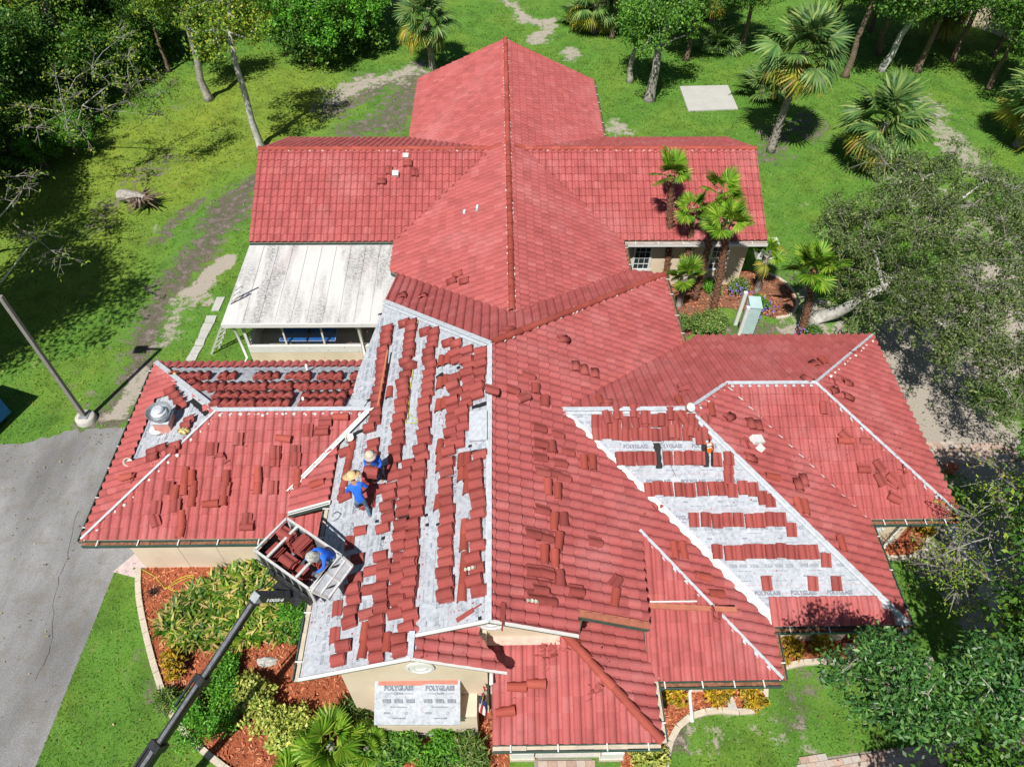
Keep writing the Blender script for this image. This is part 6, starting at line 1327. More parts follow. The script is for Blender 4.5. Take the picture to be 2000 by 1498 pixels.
wood = [(K1, -40, 420, 1.0, 'dark tree leaning in at the left edge above the bare twigs'), (K1, 95, 225, .9, 'dark tree behind the bare mossy branches'), (K1, 20, 130, 1.15, 'dark tall tree at the far left, upper row'), (K4, 110, 70, 1.1, 'mid green tree near the upper left corner'), (K1, 240, 100, 1.05, 'dark tree left of the yellow leaves'), (K2, 300, 110, .9, 'yellow leaved tree between the two pale trunks and the bare branches'),
        (K1, 30, 20, 1.2, 'dark tree in the upper left corner'), (K1, 190, 10, 1.2, 'dark tree at the top edge, second from the corner'), (K4, 300, -30, 1.2, 'mid green tree at the top edge above the yellow leaves'), (K1, 420, -10, 1.1, 'dark tree at the top edge behind the leaning pale trunk'), (K1, 500, 30, 1.0, 'dark tree right of the leaning pale trunk'), (K4, 560, 70, .9, 'mid green tree behind the bright thicket'), (K1, 620, 20, 1.05, 'dark tree at the top behind the bright thicket'), (K4, 690, 30, .95, 'mid green tree left of the shaggy palm'), (K3, 690, 95, 1.0, 'bright green thicket tree left of the shaggy palm'), (K3, 560, 110, .8, 'low bright thicket at the end of the dark wood'), (K3, 730, 60, .9, 'bright green thicket tree touching the shaggy palm'), (K1, 720, -30, 1.2, 'dark tree at the top edge left of the shaggy palm'),
        (K1, 430, 80, .75, 'small dark tree behind the leaning pale trunk'), (K1, -60, 200, 1.3, 'dark tree half outside the left edge'), (K1, 0, 330, .55, 'low dark bush tree at the left edge of the lawn'), (K3, 150, 300, .5, 'low leafy bush under the bare mossy branches'), (K1, 330, 140, .6, 'small dark tree at the foot of the yellow leaved tree'), (K3, 95, 335, .45, 'low leafy bush at the left lawn edge')]
for i, (k, u, v, s, lb) in enumerate(wood): p = at(u, v); copy_tree(k, (p[0], p[1], 0), i*1.7, (s, s*rng.uniform(.9, 1.1), s*rng.uniform(.85, 1.1)), lb)
# the dense dark growth between the trunks reads as one mass
wp = [tuple(q) for q in G((-500, 440), (20, 400), (60, 350), (130, 300), (190, 235), (250, 190), (330, 130), (360, 70), (470, 60), (540, 95), (560, 150), (640, 150), (745, 110), (765, 30), (750, -70), (300, -90), (-500, -40))]
A = np.array(wp); Q = rng.uniform(A.min(0), A.max(0), (9000, 2)); Q = Q[inpoly(Q, wp)]; Q = Q[np.argsort(np.linalg.norm(Q-CAM[:2], axis=1))][:1500]
hz = .6+vnoise(Q, 2.6, 9)*4.2+rng.uniform(-.4, .6, len(Q)); hz *= np.clip(rng.random(len(Q))**.35, .2, 1)
V = leaf_arrays(np.c_[Q, hz], rng.uniform(.5, 1.0, len(Q)), 95, .19, 99); o = leaves('woodland_thicket', V, M['leaf_thicket'], None); struct(o, 'stuff'); tag(o, 'dense dark green undergrowth filling the wood at the upper left', 'thicket')
for i, (x, y, s, lb) in enumerate([(-20.2, 16.6, 1.35, 'tall tree past the left edge, nearest the lamp post'), (-20.8, 21.2, 1.15, 'tall tree past the left edge, between two others'), (-24.0, 25.5, 1.2, 'tall tree past the left edge, farthest of them'), (-21.6, 18.2, 1.35, 'tall dark tree past the left edge, behind the nearest one')]): c_ = copy_tree(K2 if i < 2 else K1, (x, y, 0), i*1.3, (s*.8, s*.8, s), lb); c_['group'] = 'trees past the left edge'
wo = []
# trees with pale trunks
def trunk_tree(label, ub, vb, vt, mat, bark, seed, crad, r0=.2, leaf=.16, per=120, clusters=65, dx=0, dy=0):
    p = at(ub, vb); h = HT(vt, p[0], p[1]); return tree('tall_tree', label, p, h, (dx, dy, h+crad[2]*.45), crad, mat, bark, leaf, clusters, per, .7, r0, seed, 'tall trees with bare trunks', lean=(dx*.5, dy*.5, h+crad[2]*.2))
trunk_tree('tall tree with a leaning pale trunk rising behind the left rear roof corner', 510, 290, 80, 'leaf_yellow', 'bark_white', 21, (2.4, 2.4, 2.2), .17, clusters=50)
trunk_tree('tall tree with a flared pale trunk in the shaded lawn at the upper left', 408, 195, 40, 'leaf_yellow', 'bark_gray', 22, (2.3, 2.3, 2.2), .2, clusters=50)
trunk_tree('tree with a thick grey trunk right of the rear gable', 1268, 195, 75, 'leaf_mid', 'bark_gray', 23, (2.0, 2.0, 2.2), .26)
trunk_tree('slimmer tree left of the thick grey trunk behind the rear gable', 1230, 160, 80, 'leaf_mid', 'bark_gray', 24, (1.3, 1.3, 1.9), .16, clusters=40)
trunk_tree('tree with a leaning white trunk behind the big round palm', 1722, 138, 15, 'leaf_dark', 'bark_white', 25, (3.2, 2.8, 2.4), .2, clusters=70, dx=1.4)
gy_ = 'trees at the upper right'
for i, (k, u, v, s, lb) in enumerate([(K1, 1340, 118, .8, 'dark tree at the top edge behind the thick grey trunk'), (K4, 1300, 60, .8, 'mid green tree behind the thick grey trunk'), (K1, 1650, 150, 1.0, 'dark tree at the top edge right of the tall palm'), (K1, 1790, 140, 1.0, 'dark tree at the top edge above the leaning white trunk'), (K1, 1860, 120, .9, 'dark tree left of the tan boundary wall'), (K4, 1980, 30, 1.0, 'mid green tree at the upper right corner'), (K1, 2040, 130, 1.1, 'dark tree at the right edge below the boundary wall'), (K1, 1195, 75, .75, 'dark tree at the top edge left of the thick grey trunk'), (K4, 1180, 10, .8, 'mid green tree at the top edge beside the dark palms'), (K1, 1445, 105, .8, 'dark tree at the top edge left of the tall palm'), (K1, 1700, 60, .9, 'dark tree in the shade behind the big round palm'), (K4, 1715, 105, 1.0, 'mid green tree above the leaning white trunk'), (K1, 1940, 110, .7, 'dark tree hanging over the boundary wall'), (K4, 1610, 95, 1.0, 'mid green tree at the top edge over the dark row'), (K1, 1380, 40, .7, 'small dark tree behind the grey palmetto'), (K4, 2010, 230, .9, 'mid green tree at the right edge beside the palm'), (K1, 1930, 175, .8, 'dark tree below the boundary wall, left of the corner'), (K1, 2060, 330, .9, 'dark tree at the right edge above the spreading tree'), (K1, 1560, -20, 1.0, 'dark tree at the top edge behind the tall palm')]):
    p = at(u, v); c_ = copy_tree(k, (p[0], p[1], 0), 1+i*2.1, (s, s, s*1.05), lb); c_['group'] = gy_
# bare mossy tree with yellow leaves, upper left
def bare_tree(label, base, targets, r0, twigs, leafmat, nleaf, seed, leafsize=.13, tw=.9, name='bare_tree', trunk_top=None):
    t = thing(name, label, 'tree', (base[0], base[1], 0), 0, 'sparse trees with visible branches'); r_ = np.random.default_rng(seed); mb = MB(); T = [Vector(q)-Vector((base[0], base[1], 0)) for q in targets]
    top = trunk_top or (T[0]*.25); top = Vector(top); limbs(mb, (0, 0, 0), top, T, r0, seed, bend=.3); mb.build('trunk', M['bark_white'], t, True)
    mb = MB(); pts = []
    for q in T:
        for k in range(twigs):
            d = Vector((r_.normal(0, 1), r_.normal(0, 1), r_.normal(-.15, .5))).normalized(); L = tw*r_.uniform(.4, 1.2); m_ = q+d*L*.5+Vector((0, 0, .08)); e = m_+(d+Vector((r_.normal(0, .3), r_.normal(0, .3), -.35))).normalized()*L*.5
            mb.tube([q, m_, e], [.018, .012, .006], 3, cap=False); pts += [m_, e]
            for k2 in range(2): d2 = (d+Vector((r_.normal(0, .7), r_.normal(0, .7), r_.normal(0, .4)))).normalized(); e2 = m_+d2*L*.45; mb.tube([m_, e2], [.010, .005], 3, cap=False); pts.append(e2)
    mb.build('twigs', M['twig'], t)['kind'] = 'stuff'
    P = np.array(pts); P = P[r_.integers(0, len(P), nleaf)]; V = leaf_arrays(P, np.full(len(P), .24), 1, leafsize, seed, aspect=.42); leaves('crown', V, M[leafmat], t); return t
p = at(150, 268); R2t = [W(u, v, z_) for u, v, z_ in ((130, 240, 4.2), (70, 250, 3.8), (215, 165, 5.0), (250, 110, 6.0), (270, 160, 4.6), (300, 190, 4.0), (180, 130, 5.2), (110, 150, 5.0), (60, 210, 4.0), (240, 200, 4.0), (200, 215, 3.6), (150, 190, 4.4), (330, 170, 3.9), (120, 195, 4.6), (290, 225, 3.2), (160, 260, 2.8), (235, 75, 6.2))]
bare_tree('sparse tree with silvery mossy branches and yellow leaves at the upper left', p, R2t, .13, 9, 'leaf_yellow', 3000, 31)
p = at(-60, 500); bare_tree('bare grey branches reaching in from the left edge above the dark shade', p, [W(u, v, z_) for u, v, z_ in ((30, 345, 4.6), (45, 370, 4.2), (10, 390, 4.4), (60, 350, 4.0))], .12, 6, 'leaf_yellow', 160, 32)
p = at(-90, 640); bare_tree('bare grey branches reaching over the lawn from the left edge, lower', p, [W(u, v, z_) for u, v, z_ in ((40, 450, 4.6), (70, 465, 4.2), (100, 490, 3.8), (120, 500, 3.6))], .12, 5, 'leaf_yellow', 120, 33)
# big grey-green tree at the right, trunk leaning to the right
p = at(1590, 628); tt = [W(u, v, z_) for u, v, z_ in ((1700, 575, 2.0), (1760, 530, 3.2), (1720, 480, 4.0), (1690, 430, 4.6), (1740, 400, 5.0), (1790, 450, 5.0), (1830, 400, 5.4), (1800, 350, 5.6), (1860, 460, 5.0), (1900, 400, 5.4), (1930, 480, 5.0), (1880, 530, 4.6), (1960, 430, 5.2), (1990, 520, 4.6), (1850, 330, 5.6), (1760, 360, 5.2), (1930, 350, 5.2), (1980, 370, 5.0), (1820, 560, 4.0), (1900, 600, 4.0), (1960, 590, 4.2), (1780, 600, 3.2), (1850, 630, 3.4), (1700, 520, 3.2), (1660, 470, 4.0), (1650, 420, 4.2), (1920, 660, 3.6), (1980, 680, 3.8), (1870, 690, 3.2), (1950, 740, 3.2), (1640, 520, 3.0), (2010, 450, 5.0), (1910, 560, 4.6), (1730, 320, 5.0), (1980, 790, 3.0), (2030, 600, 4.0), (2030, 700, 4.0))]
bt = bare_tree('large grey green spreading tree with a leaning trunk right of the palms', p, tt, .24, 16, 'leaf_gray', 68000, 34, .108, 1.25, 'spreading_tree', trunk_top=Vector(W(1725, 562, 2.6))-Vector((p[0], p[1], 0)))
p2 = at(2080, 1060); tt = [W(u, v, z_) for u, v, z_ in ((1960, 930, 4.0), (1930, 960, 3.8), (1985, 900, 4.2), (1900, 1010, 3.6), (1870, 1070, 3.6), (1840, 1085, 3.4), (1930, 1050, 4.0), (1970, 1010, 4.2), (1990, 1080, 4.0), (1880, 1120, 3.4), (1930, 1130, 3.8), (1970, 1160, 3.6), (1850, 1110, 3.2), (1895, 1160, 3.2), (1990, 990, 4.2), (1950, 1210, 3.2))]
bare_tree('sparse grey twigged tree at the right edge over the concrete path', p2, tt, .14, 7, 'leaf_yellow', 3600, 35, .09, .9)
# dark glossy trees at the lower right
def glossy(label, cu, cv, cz, rad3, seed, clusters=75, per=75, base=None):
    q = W(cu, cv, cz); p = W(cu+10, cv, 1.6)[:2] if base is None else W(*base)[:2]; c_ = (q[0]-p[0], q[1]-p[1], cz); return tree('glossy_tree', label, p, cz, c_, rad3, 'leaf_glossy', 'bark_gray', .12, clusters, per, .31, .09, seed, 'glossy leaved trees at the lower right', aspect=.38, lumps=11)
glossy('dark glossy leaved tree at the bottom, left of the pair on the right lawn', 1740, 1345, 6.4, (1.2, 1.0, .95), 41, 50, 95)
glossy('dark glossy leaved tree in the bottom right corner', 1945, 1340, 6.6, (1.05, 1.0, .95), 42, 48, 95)
glossy('small dark glossy tree reaching up to the shaded bed', 1708, 1262, 4.2, (.5, .55, .6), 43, 18, 70, base=(1735, 1305))
# trees outside the frame whose shade falls on the right lawn
for i, (x, y, s, lb) in enumerate([(13.6, 5.4, .95, 'dark tree past the right edge beside the lawn, nearer one'), (15.6, 8.6, 1.0, 'dark tree past the right edge beside the lawn, farther one'), (10.4, 2.4, .8, 'dark tree below the frame shading the right lawn')]): c_ = copy_tree(K1, (x, y, 0), i*1.3, (s, s, s), lb); c_['group'] = 'trees shading the right lawn'
# -- palms
def fan_mesh(name, n, length, spread, droop, width, petiole, mat, seed, cup=.25):
    """a fan frond lying along +y: petiole then n pointed segments"""
    r_ = np.random.default_rng(seed); V = []; Fq = []; ps = .012
    V += [(-ps, 0, 0), (ps, 0, 0), (ps*.7, petiole, 0), (-ps*.7, petiole, 0)]; Fq.append((0, 1, 2, 3))
    for k in range(n):
        a = (k/(n-1)-.5)*spread; L = length*(1-.28*(abs(a)/(spread/2))**2)*r_.uniform(.9, 1.06); w = width; dx, dy = math.sin(a), math.cos(a); o = len(V); fold = .012*(-1)**k
        z = lambda t_: cup*abs(math.sin(a))*t_*L*.6-droop*(t_**2.2)*L+r_.normal(0, .008)
        for t_, ww in ((0.0, .15), (.45, 1.0), (.75, .7), (1.0, .06)):
            cx, cy, zz = dx*t_*L, petiole+dy*t_*L, z(t_); V += [(cx-dy*w*ww*.5, cy+dx*w*ww*.5, zz+fold), (cx+dy*w*ww*.5, cy-dx*w*ww*.5, zz-fold)]
        for j in range(3): Fq.append((o+2*j, o+2*j+1, o+2*j+3, o+2*j+2))
    return quads(name, V, Fq, mat).data
def mk(name, *a): me = fan_mesh(name, *a); bpy.data.objects.remove(bpy.data.objects[name]); return me
SAB = [mk('frond_a', 24, .88, 4.3, .42, .095, .95, M['frond_sabal'], 1), mk('frond_b', 22, .82, 4.1, .55, .095, .9, M['frond_sabal'], 2)]
SABO = [mk('frond_c', 22, .86, 4.0, .7, .09, .9, M['frond_old'], 3)]; SABD = [mk('frond_d', 16, .9, 2.2, .75, .05, .6, M['frond_dead'], 4)]
WAS = [mk('frond_e', 34, .80, 4.6, .16, .085, .62, M['frond_wash'], 5, .35), mk('frond_f', 32, .76, 4.4, .25, .085, .6, M['frond_wash'], 6, .3)]
def palm(name, label, base, h, lean, r0, r1, n, kinds, bark, sc=1.0, group=None, hang=(80, -45), boots=True, seed=1, ring=None):
    t = thing(name, label, 'palm', (base[0], base[1], 0), 0, group); r_ = np.random.default_rng(seed); top = Vector((lean[0], lean[1], h)); mb = MB(); pts = [Vector((0, 0, -.05))]+[Vector((lean[0]*f_**1.6, lean[1]*f_**1.6, h*f_)) for f_ in np.linspace(.06, 1, 12)]
    if h > .3: mb.tube(pts, [r0*1.35]+[r0+(r1-r0)*i/11 for i in range(12)], 12)
    else: mb.tube([(0, 0, -.05), (0, 0, .25)], [r0, r0*.7], 8)
    mb.build('trunk', M[bark], t, True)
    if boots and h > .6:
        mb = MB(); nb = int(h*34)
        for k in range(nb):
            f_ = (k+.5)/nb
            if boots == 'top' and f_ < .35: continue
            c_ = Vector((lean[0]*f_**1.6, lean[1]*f_**1.6, h*f_)); a = k*2.4; rr = r0+(r1-r0)*f_; d = Vector((math.cos(a), math.sin(a), 0)); sd = Vector((-d.y, d.x, 0)); b_ = c_+d*rr*.9; L = r_.uniform(.09, .2); e = b_+d*L*.55+Vector((0, 0, L))
            mb.add([b_-sd*.055, b_+sd*.055, e+sd*.028, e-sd*.028, b_+d*.03], [(0, 1, 2, 3), (0, 4, 1)])
        mb.build('leaf_bases', M['boot_bark'], t)['kind'] = 'stuff'
    for k in range(n):
        f_ = (k+.5)/n; el = rad(hang[0]+(hang[1]-hang[0])*f_**.9)+r_.normal(0, .17); az = k*2.399963+r_.normal(0, .15); me = kinds(f_, r_)
        d = Vector((math.cos(az)*math.cos(el), math.sin(az)*math.cos(el), math.sin(el))); x = d.cross(Vector((0, 0, 1))).normalized(); nn = x.cross(d); tw = r_.normal(0, .55); Mx = Matrix.Identity(4)
        for q in range(3): Mx[q][0] = x[q]; Mx[q][1] = d[q]; Mx[q][2] = nn[q]; Mx[q][3] = (top+d*.05)[q]
        s_ = sc*r_.uniform(.85, 1.12); link('frond', me, t, Mx @ Matrix.Rotation(tw, 4, 'Y') @ Matrix.Scale(s_, 4))
    return t
M['boot_bark'] = simple('leaf_base_bark', (.34, .25, .18), .9, 0, .4, 12)
sab = lambda f_, r_: SAB[int(r_.integers(2))] if f_ < .62 else SABO[0] if f_ < .9 else SABD[0]
sabg = lambda f_, r_: SAB[int(r_.integers(2))] if f_ < .72 else SABO[0]
gp = 'cabbage palms behind the building'
def cpalm(label, ub, vb, vc, lean, sc, n, seed, r0=.2, kinds=sab):
    p = at(ub, vb); return palm('cabbage_palm', label, p, HT(vc, p[0], p[1]), lean, r0, r0*.85, n, kinds, 'bark_gray', sc, gp, (85, -62), True, seed)
cpalm('shaggy cabbage palm with a dark trunk left of the rear gable', 845, 135, 40, (-.2, 0, 0), 1.05, 40, 51); cpalm('tall cabbage palm with a rough pale trunk in the right lawn', 1505, 296, 105, (.15, 0, 0), 1.22, 44, 52, .19)
cpalm('big round cabbage palm crown at the right, trunk hidden below its fronds', 1690, 330, 240, (0, 0, 0), 1.25, 46, 53, .2, sabg); cpalm('cabbage palm at the right edge above the spreading tree', 1985, 285, 200, (0, 0, 0), 1.2, 42, 54, .2, sabg)
cpalm('cabbage palm at the top edge right of the rear gable', 1160, 65, 10, (0, 0, 0), 1.1, 40, 55); cpalm('cabbage palm at the top edge right of the thick grey trunk', 1390, 45, -20, (0, 0, 0), 1.1, 36, 56)
cpalm('cabbage palm at the top edge between the dark trees', 1830, 75, 10, (0, 0, 0), 1.1, 34, 57)
for i, (u, v, s, lb) in enumerate([(1400, 100, .9, 'grey green palmetto in the shade behind the tall palm'), (1485, 185, .95, 'grey green palmetto at the foot of the tall palm'), (82, 325, .9, 'palmetto at the edge of the left wood'), (1130, 45, .8, 'palmetto at the top edge beside the dark palms')]):
    p = at(u, v); palm('palmetto', lb, p, .2, (0, 0, 0), .12, .1, 20, lambda f_, r_: SAB[int(r_.integers(2))], 'bark', s, 'low palmettos', (80, 5), False, 60+i)
was = lambda f_, r_: WAS[int(r_.integers(2))]; wasy = lambda f_, r_: WAS[int(r_.integers(2))] if f_ < .75 else SABO[0]
gwp = 'slim fan palms in the brown mulch bed'
for i, (ub, vb, ut, vt, s, n, lb, bk) in enumerate([(1297, 556, 1308, 345, .76, 9, 'tallest slim fan palm standing at the left of the palm group', 'bark_red'), (1332, 568, 1352, 410, .62, 8, 'slim fan palm second from the left, in front of the rear wing', 'bark_red'), (1357, 585, 1408, 378, .68, 8, 'leaning slim fan palm with a pale foot in the middle of the group', 'bark_red'), (1388, 622, 1420, 440, .76, 10, 'slim fan palm with red brown trunk nearest the utility cabinet', 'bark_red'),
        (1326, 597, 1340, 540, .6, 10, 'short fan palm in front of the tallest one', 'bark_gray'), (1478, 568, 1497, 500, .58, 9, 'short fan palm with yellowing fronds near the wing corner', 'bark_gray'), (1562, 652, 1588, 528, .9, 11, 'fan palm standing alone right of the utility cabinet', 'bark_red')]):
    p = at(ub, vb); h = HT(vt, p[0], p[1]); tp_ = W(ut, vt, h); palm('fan_palm', lb, p, h, (tp_[0]-p[0], tp_[1]-p[1]), .13 if n > 8 else .11, .10, n, wasy if i == 5 else was, bk, s, gwp, (82, -8), 'top' if bk == 'bark_gray' else True, 70+i)
for i, (u, v, s, n, lb) in enumerate([(655, 1470, .72, 11, 'fan palm with pale fronds in the front bed at the bottom'), (590, 1515, .65, 9, 'fan palm cut by the bottom edge in the front bed'), (722, 1470, .5, 8, 'small fan palm against the bay window')]):
    p = at(u, v); palm('fan_palm', lb, p, .7 if i == 0 else .4, (0, 0), .12, .1, n, was, 'bark_gray', s, 'fan palms in the front bed', (70, 8), False, 85+i)
# -- shrubs and bed plants
def shrub(name, label, base, rad3, mat, n_cl, per, leaf, seed, cr=.22, aspect=.5, cat='shrub', group=None, hollow=.3):
    t = thing(name, label, cat, (base[0], base[1], 0), 0, group); C = crown_points(n_cl, (0, 0, rad3[2]*.85), rad3, seed, hollow, 6); C[:, 2] = np.maximum(C[:, 2], .12)
    mb = MB()
    for q in C[:14]: mb.tube([(q[0]*.08, q[1]*.08, -.02), (q[0]*.5, q[1]*.5, q[2]*.55), tuple(q)], [.022, .014, .006], 4, cap=False)
    mb.build('stems', M['bark'], t)['kind'] = 'stuff'; leaves('foliage', leaf_arrays(C, np.full(len(C), cr), per, leaf, seed, .4, aspect), M[mat], t); return t
p = at(418, 1390); shrub('round_shrub', 'large dense green shrub beside the lower boom', p, (.78, .95, .55), 'leaf_bright', 90, 70, .075, 101, .2); p = at(440, 1325); shrub('round_shrub', 'upper part green shrub half under the boom', p, (.5, .5, .45), 'leaf_bright', 45, 70, .075, 102, .2)
for i, (u, v, a, b_, lb) in enumerate([(490, 1352, .45, .45, 'variegated yellow shrub at the left end of the pale row'), (520, 1378, .6, .6, 'variegated yellow shrub in the boom shadow'), (560, 1410, .6, .5, 'variegated yellow shrub in the middle of the pale row'), (595, 1442, .5, .45, 'variegated yellow shrub next to the front fan palm'), (565, 1455, .35, .3, 'low variegated yellow shrub at the front of the pale row')]):
    p = at(u, v); shrub('variegated_shrub', lb, p, (a, b_, .5), 'leaf_varieg', 36, 42, .11, 110+i, .2, .5, group='variegated shrubs in the red bed')
p = at(345, 1308); shrub('croton_shrub', 'round yellow croton alone in the red bed', p, (.38, .36, .38), 'leaf_croton', 26, 32, .15, 120, .16, .35, group='crotons in the beds')
for i, (u, v, s, lb) in enumerate([(1318, 1365, .30, 'croton at the left of the bed right of the porch'), (1392, 1368, .30, 'croton in the middle of the bed right of the porch'), (1412, 1350, .18, 'small yellow croton beside the splash block'), (1455, 1350, .26, 'croton right of the splash block, upper'), (1472, 1376, .24, 'croton right of the splash block, lower'), (1802, 1040, .32, 'yellow croton at the right end of the building'), (1545, 1268, .3, 'croton in the shaded bed, left'), (1595, 1262, .36, 'croton in the shaded bed, middle'), (1520, 1288, .2, 'croton in the shaded bed at the kerb'), (1685, 1240, .26, 'yellow croton at the right end of the shaded bed'), (1275, 1475, .38, 'variegated croton right of the entrance walk'), (1255, 1492, .3, 'low variegated croton at the bottom edge')]):
    p = at(u, v); shrub('croton_shrub', lb, p, (s, s, s), 'leaf_croton' if i < 10 else 'leaf_varieg', 18, 26, .14, 130+i, .14, .35, group='crotons in the beds')
p = at(1378, 652); shrub('firecracker_shrub', 'wide yellow green shrub speckled red beside the roof edge', (p[0], p[1]+.2, 0), (1.15, .65, .5), 'leaf_fern', 70, 75, .08, 150, .22); p = at(1340, 648); shrub('firecracker_shrub', 'smaller yellow green shrub tucked behind the roof edge', (p[0], p[1]+.2, 0), (.7, .6, .45), 'leaf_fern', 45, 75, .08, 151, .22)
for i, (u, v, s, mt, lb) in enumerate([(1385, 575, .5, 'leaf_bright', 'bright green bush between the slim palm trunks'), (1475, 605, .5, 'leaf_bright', 'bright green bush with violet flowers beside the cabinet'), (1440, 565, .45, 'leaf_fern', 'pale grassy bush in the brown bed'), (1580, 655, .35, 'leaf_dark', 'low dark bush at the foot of the lone palm')]): p = at(u, v); shrub('bed_bush', lb, p, (s, s, s*.7), mt, 28, 50, .09, 160+i, .18, group='bushes in the palm bed')
mb = MB()
for (u0, v0, n_) in ((1450, 565, 26), (1485, 610, 20), (1490, 590, 14), (1575, 650, 12)):
    for k in range(n_): q = W(u0+rng.normal(0, 14), v0+rng.normal(0, 8), .5); mb.box(q, (.05, .05, .04), Matrix.Rotation(rng.uniform(0, 3), 3, 'Z'))
o = mb.build('violet_flowers', simple('violet_petal', (.22, .16, .55), .6)); struct(o, 'stuff'); tag(o, 'small violet flowers dotted over the palm bed bushes', 'flowers')
for i, (u, v, a, b_, mt, lb) in enumerate([(865, 1468, .55, .4, 'leaf_bright', 'bright green leafy bush below the bay window'), (800, 1470, .45, .4, 'leaf_mid', 'darker leafy bush left of the bright one below the bay window'), (920, 1466, .4, .38, 'leaf_fern', 'grassy pale bush left of the porch column'), (740, 1440, .4, .3, 'leaf_mid', 'leafy bush at the left corner of the bay window'), (700, 1405, .5, .35, 'leaf_fern', 'fern bush at the front gable corner'), (690, 1490, .5, .4, 'leaf_mid', 'dark leafy bush behind the front fan palms'), (760, 1500, .6, .4, 'leaf_dark', 'dark leafy bush at the bottom edge'), (840, 1505, .6, .4, 'leaf_mid', 'leafy bush at the bottom edge below the bay'), (920, 1500, .5, .35, 'leaf_fern', 'grassy bush at the bottom edge left of the column'),
        (585, 1205, .45, .5, 'leaf_bright', 'bright green bush against the gutter left of the felt slope'), (575, 1240, .4, .4, 'leaf_mid', 'mid green bush at the end of the strap leaved bed'), (330, 1370, .22, .2, 'leaf_fern', 'pale grass tuft at the kerb left of the boom')]):
    p = at(u, v); shrub('bed_bush', lb, p, (a, a*.8, b_), mt, 36, 46, .13 if mt != 'leaf_fern' else .2, 180+i, .2, .3 if mt != 'leaf_fern' else .14, group='bushes in the front bed')
# strap leaved bed: one mass of lilies
poly = G((320, 1235), (330, 1205), (380, 1165), (430, 1135), (500, 1112), (545, 1120), (570, 1165), (560, 1200), (590, 1215), (560, 1250), (480, 1262), (410, 1268), (350, 1265)); poly = [tuple(q) for q in poly]; A = np.array(poly); Q = rng.uniform(A.min(0), A.max(0), (3000, 2)); Q = Q[inpoly(Q, poly)][:620]; VV = []; FF = []; n_ = 0
for (x, y) in Q:
    for k in range(11):
        a = rng.uniform(0, 6.28); L = rng.uniform(.25, .55); w = rng.uniform(.02, .04); el = rng.uniform(.5, 1.35); d = np.array([math.cos(a), math.sin(a), 0]); sd = np.array([-math.sin(a), math.cos(a), 0])*w; z0 = rng.uniform(.05, .35); p0 = np.array([x, y, z0]); p1 = p0+d*L*.5*math.cos(el)+np.array([0, 0, L*.5*math.sin(el)]); p2 = p1+d*L*.5*math.cos(el*.4)+np.array([0, 0, L*.4*math.sin(el*.2)])
        VV += [p0-sd*.5, p0+sd*.5, p1+sd, p1-sd, p2+sd*.3, p2-sd*.3]; FF += [(n_, n_+1, n_+2, n_+3), (n_+3, n_+2, n_+4, n_+5)]; n_ += 6
o = quads('strap_leaved_plants', VV, FF, M['leaf_lily']); struct(o, 'stuff'); tag(o, 'mass of yellowing strap leaved plants in the red bed beside the boom', 'plants')
# spindly dark dead bush near the hose
p = at(300, 1160); mb = MB()
for k in range(40): a = rng.uniform(0, 6.28); r_ = rng.uniform(.1, .4); mb.tube([(p[0], p[1], 0), (p[0]+r_*.5*math.cos(a), p[1]+r_*.5*math.sin(a), .15), (p[0]+r_*math.cos(a), p[1]+r_*math.sin(a), rng.uniform(.05, .3))], [.008, .006, .003], 3, cap=False)
o = mb.build('dead_bush', M['dark']); tag(o, 'small dark dead bush in the mulch near the yellow hose', 'bush')
# -- grass blades on the lawn (not on beds, paving, roof footprint)

n = 260000; yq = 3.8+48*rng.random(n)**1.35; Q = np.c_[rng.uniform(-1, 1, n)*(13+yq*.62), yq]
keep = np.ones(n, bool)
for poly in (asph, bed_left, bed_mid, bed_r, bed_e, bed_palm): keep &= ~inpoly(Q, poly)
for (x0, x1, y0, y1) in ((-10.6, -3.9, 10.2, 15.4), (-3.7, 3, 5.9, 36), (2.9, 9.5, 7.8, 16.6), (3.2, 6, 6.4, 9), (9, 12.1, 10.8, 16.6), (-9.1, 10, 18.6, 29.5), (-3.5, 4.3, 29, 35.2), (-1, 3.6, 3.0, 8)): keep &= ~((Q[:, 0] > x0) & (Q[:, 0] < x1) & (Q[:, 1] > y0) & (Q[:, 1] < y1))
ix = np.clip(np.round((Q[:, 0]+46)/.3).astype(int)+3, 0, NX-1); iy = np.clip(np.round((Q[:, 1]+2)/.3).astype(int)+3, 0, NY-1); bare = np.maximum(dirt, sand)[iy*NX+ix]
keep &= rng.random(n) > bare*1.5
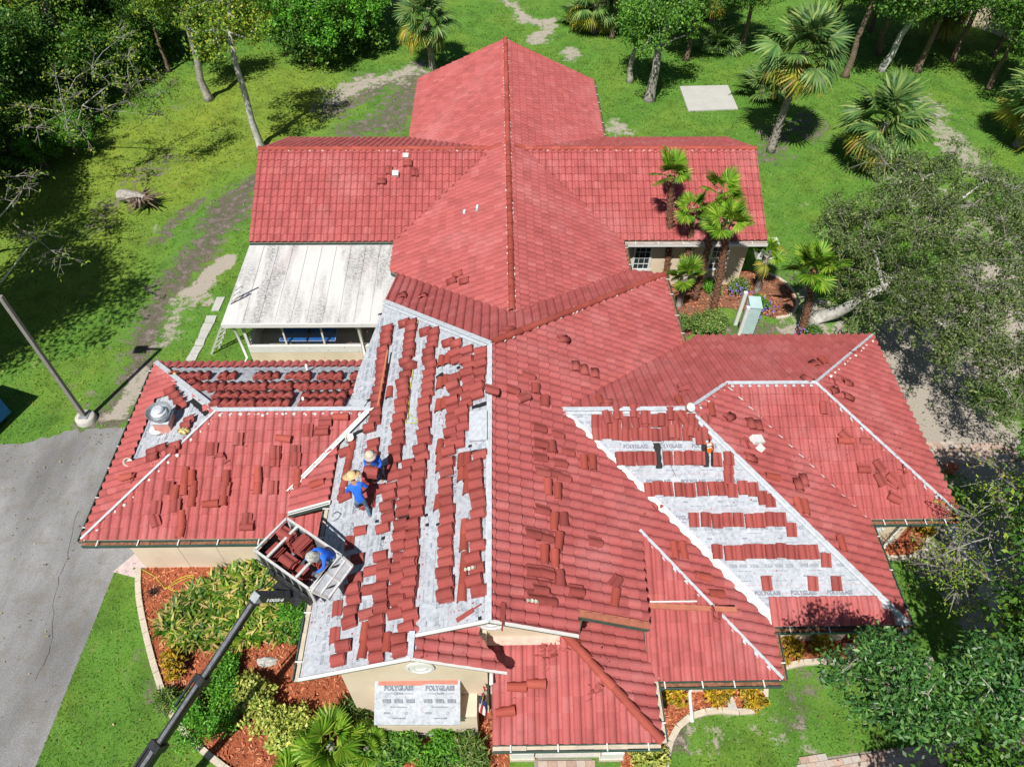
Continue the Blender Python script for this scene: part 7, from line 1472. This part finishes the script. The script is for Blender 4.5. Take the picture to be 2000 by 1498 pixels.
for poly in ([tuple(q) for q in G((1842, 1022), (1876, 1022), (1975, 1200), (1935, 1200))], [tuple(q) for q in G((1560, 1485), (1700, 1466), (2080, 1440), (2080, 1560), (1540, 1560))], [tuple(q) for q in G((1810, 868), (1960, 862), (1990, 902), (1838, 912))], [tuple(q) for q in G((1327, 171), (1421, 169), (1441, 215), (1344, 219))]): keep &= ~inpoly(Q, poly)
Q = Q[keep]; n = len(Q); a = rng.uniform(0, 6.28, n); L = rng.uniform(.03, .08, n)*(1+Q[:, 1]/40); w = L*rng.uniform(.25, .45, n); el = rng.uniform(.2, 1.1, n)
d = np.stack([np.cos(a)*np.cos(el), np.sin(a)*np.cos(el), np.sin(el)], 1)*L[:, None]; sd = np.stack([-np.sin(a), np.cos(a), np.zeros(n)], 1)*w[:, None]*.5; P0 = np.c_[Q, np.zeros(n)]
V = np.stack([P0-sd, P0+sd, P0+d], 1).reshape(-1, 3); o = quads('grass', V, np.arange(len(V)).reshape(-1, 3), M['grass']); struct(o, 'stuff'); tag(o, 'short green lawn grass round the building', 'grass')
# fallen leaves on the lawn
n = 9000; yq = 4+40*rng.random(n)**1.3; Q = np.c_[rng.uniform(-1, 1, n)*(13+yq*.62), yq]; keep = np.ones(n, bool)
for (x0, x1, y0, y1) in ((-10.6, -3.9, 10.2, 15.4), (-3.7, 3, 5.9, 36), (2.9, 9.5, 7.8, 16.6), (9, 12.1, 10.8, 16.6), (-9.1, 10, 18.6, 29.5)): keep &= ~((Q[:, 0] > x0) & (Q[:, 0] < x1) & (Q[:, 1] > y0) & (Q[:, 1] < y1))
keep &= rng.random(n) < .25+.75*(vnoise(Q, 3.5, 21) > .55); Q = Q[keep]; V = leaf_arrays(np.c_[Q, np.full(len(Q), .05)], np.full(len(Q), .03), 1, .075, 77, 1.5)
M['litter'] = foliage('fallen_leaf', [(0, (.10, .06, .03)), (.5, (.26, .17, .08)), (.8, (.40, .31, .14)), (1, (.34, .36, .08))], .1); o = leaves('fallen_leaves', V, M['litter'], None); struct(o, 'stuff'); tag(o, 'dry fallen leaves scattered over the lawn and asphalt', 'leaves')
print('SCENE DONE', len(bpy.data.objects))
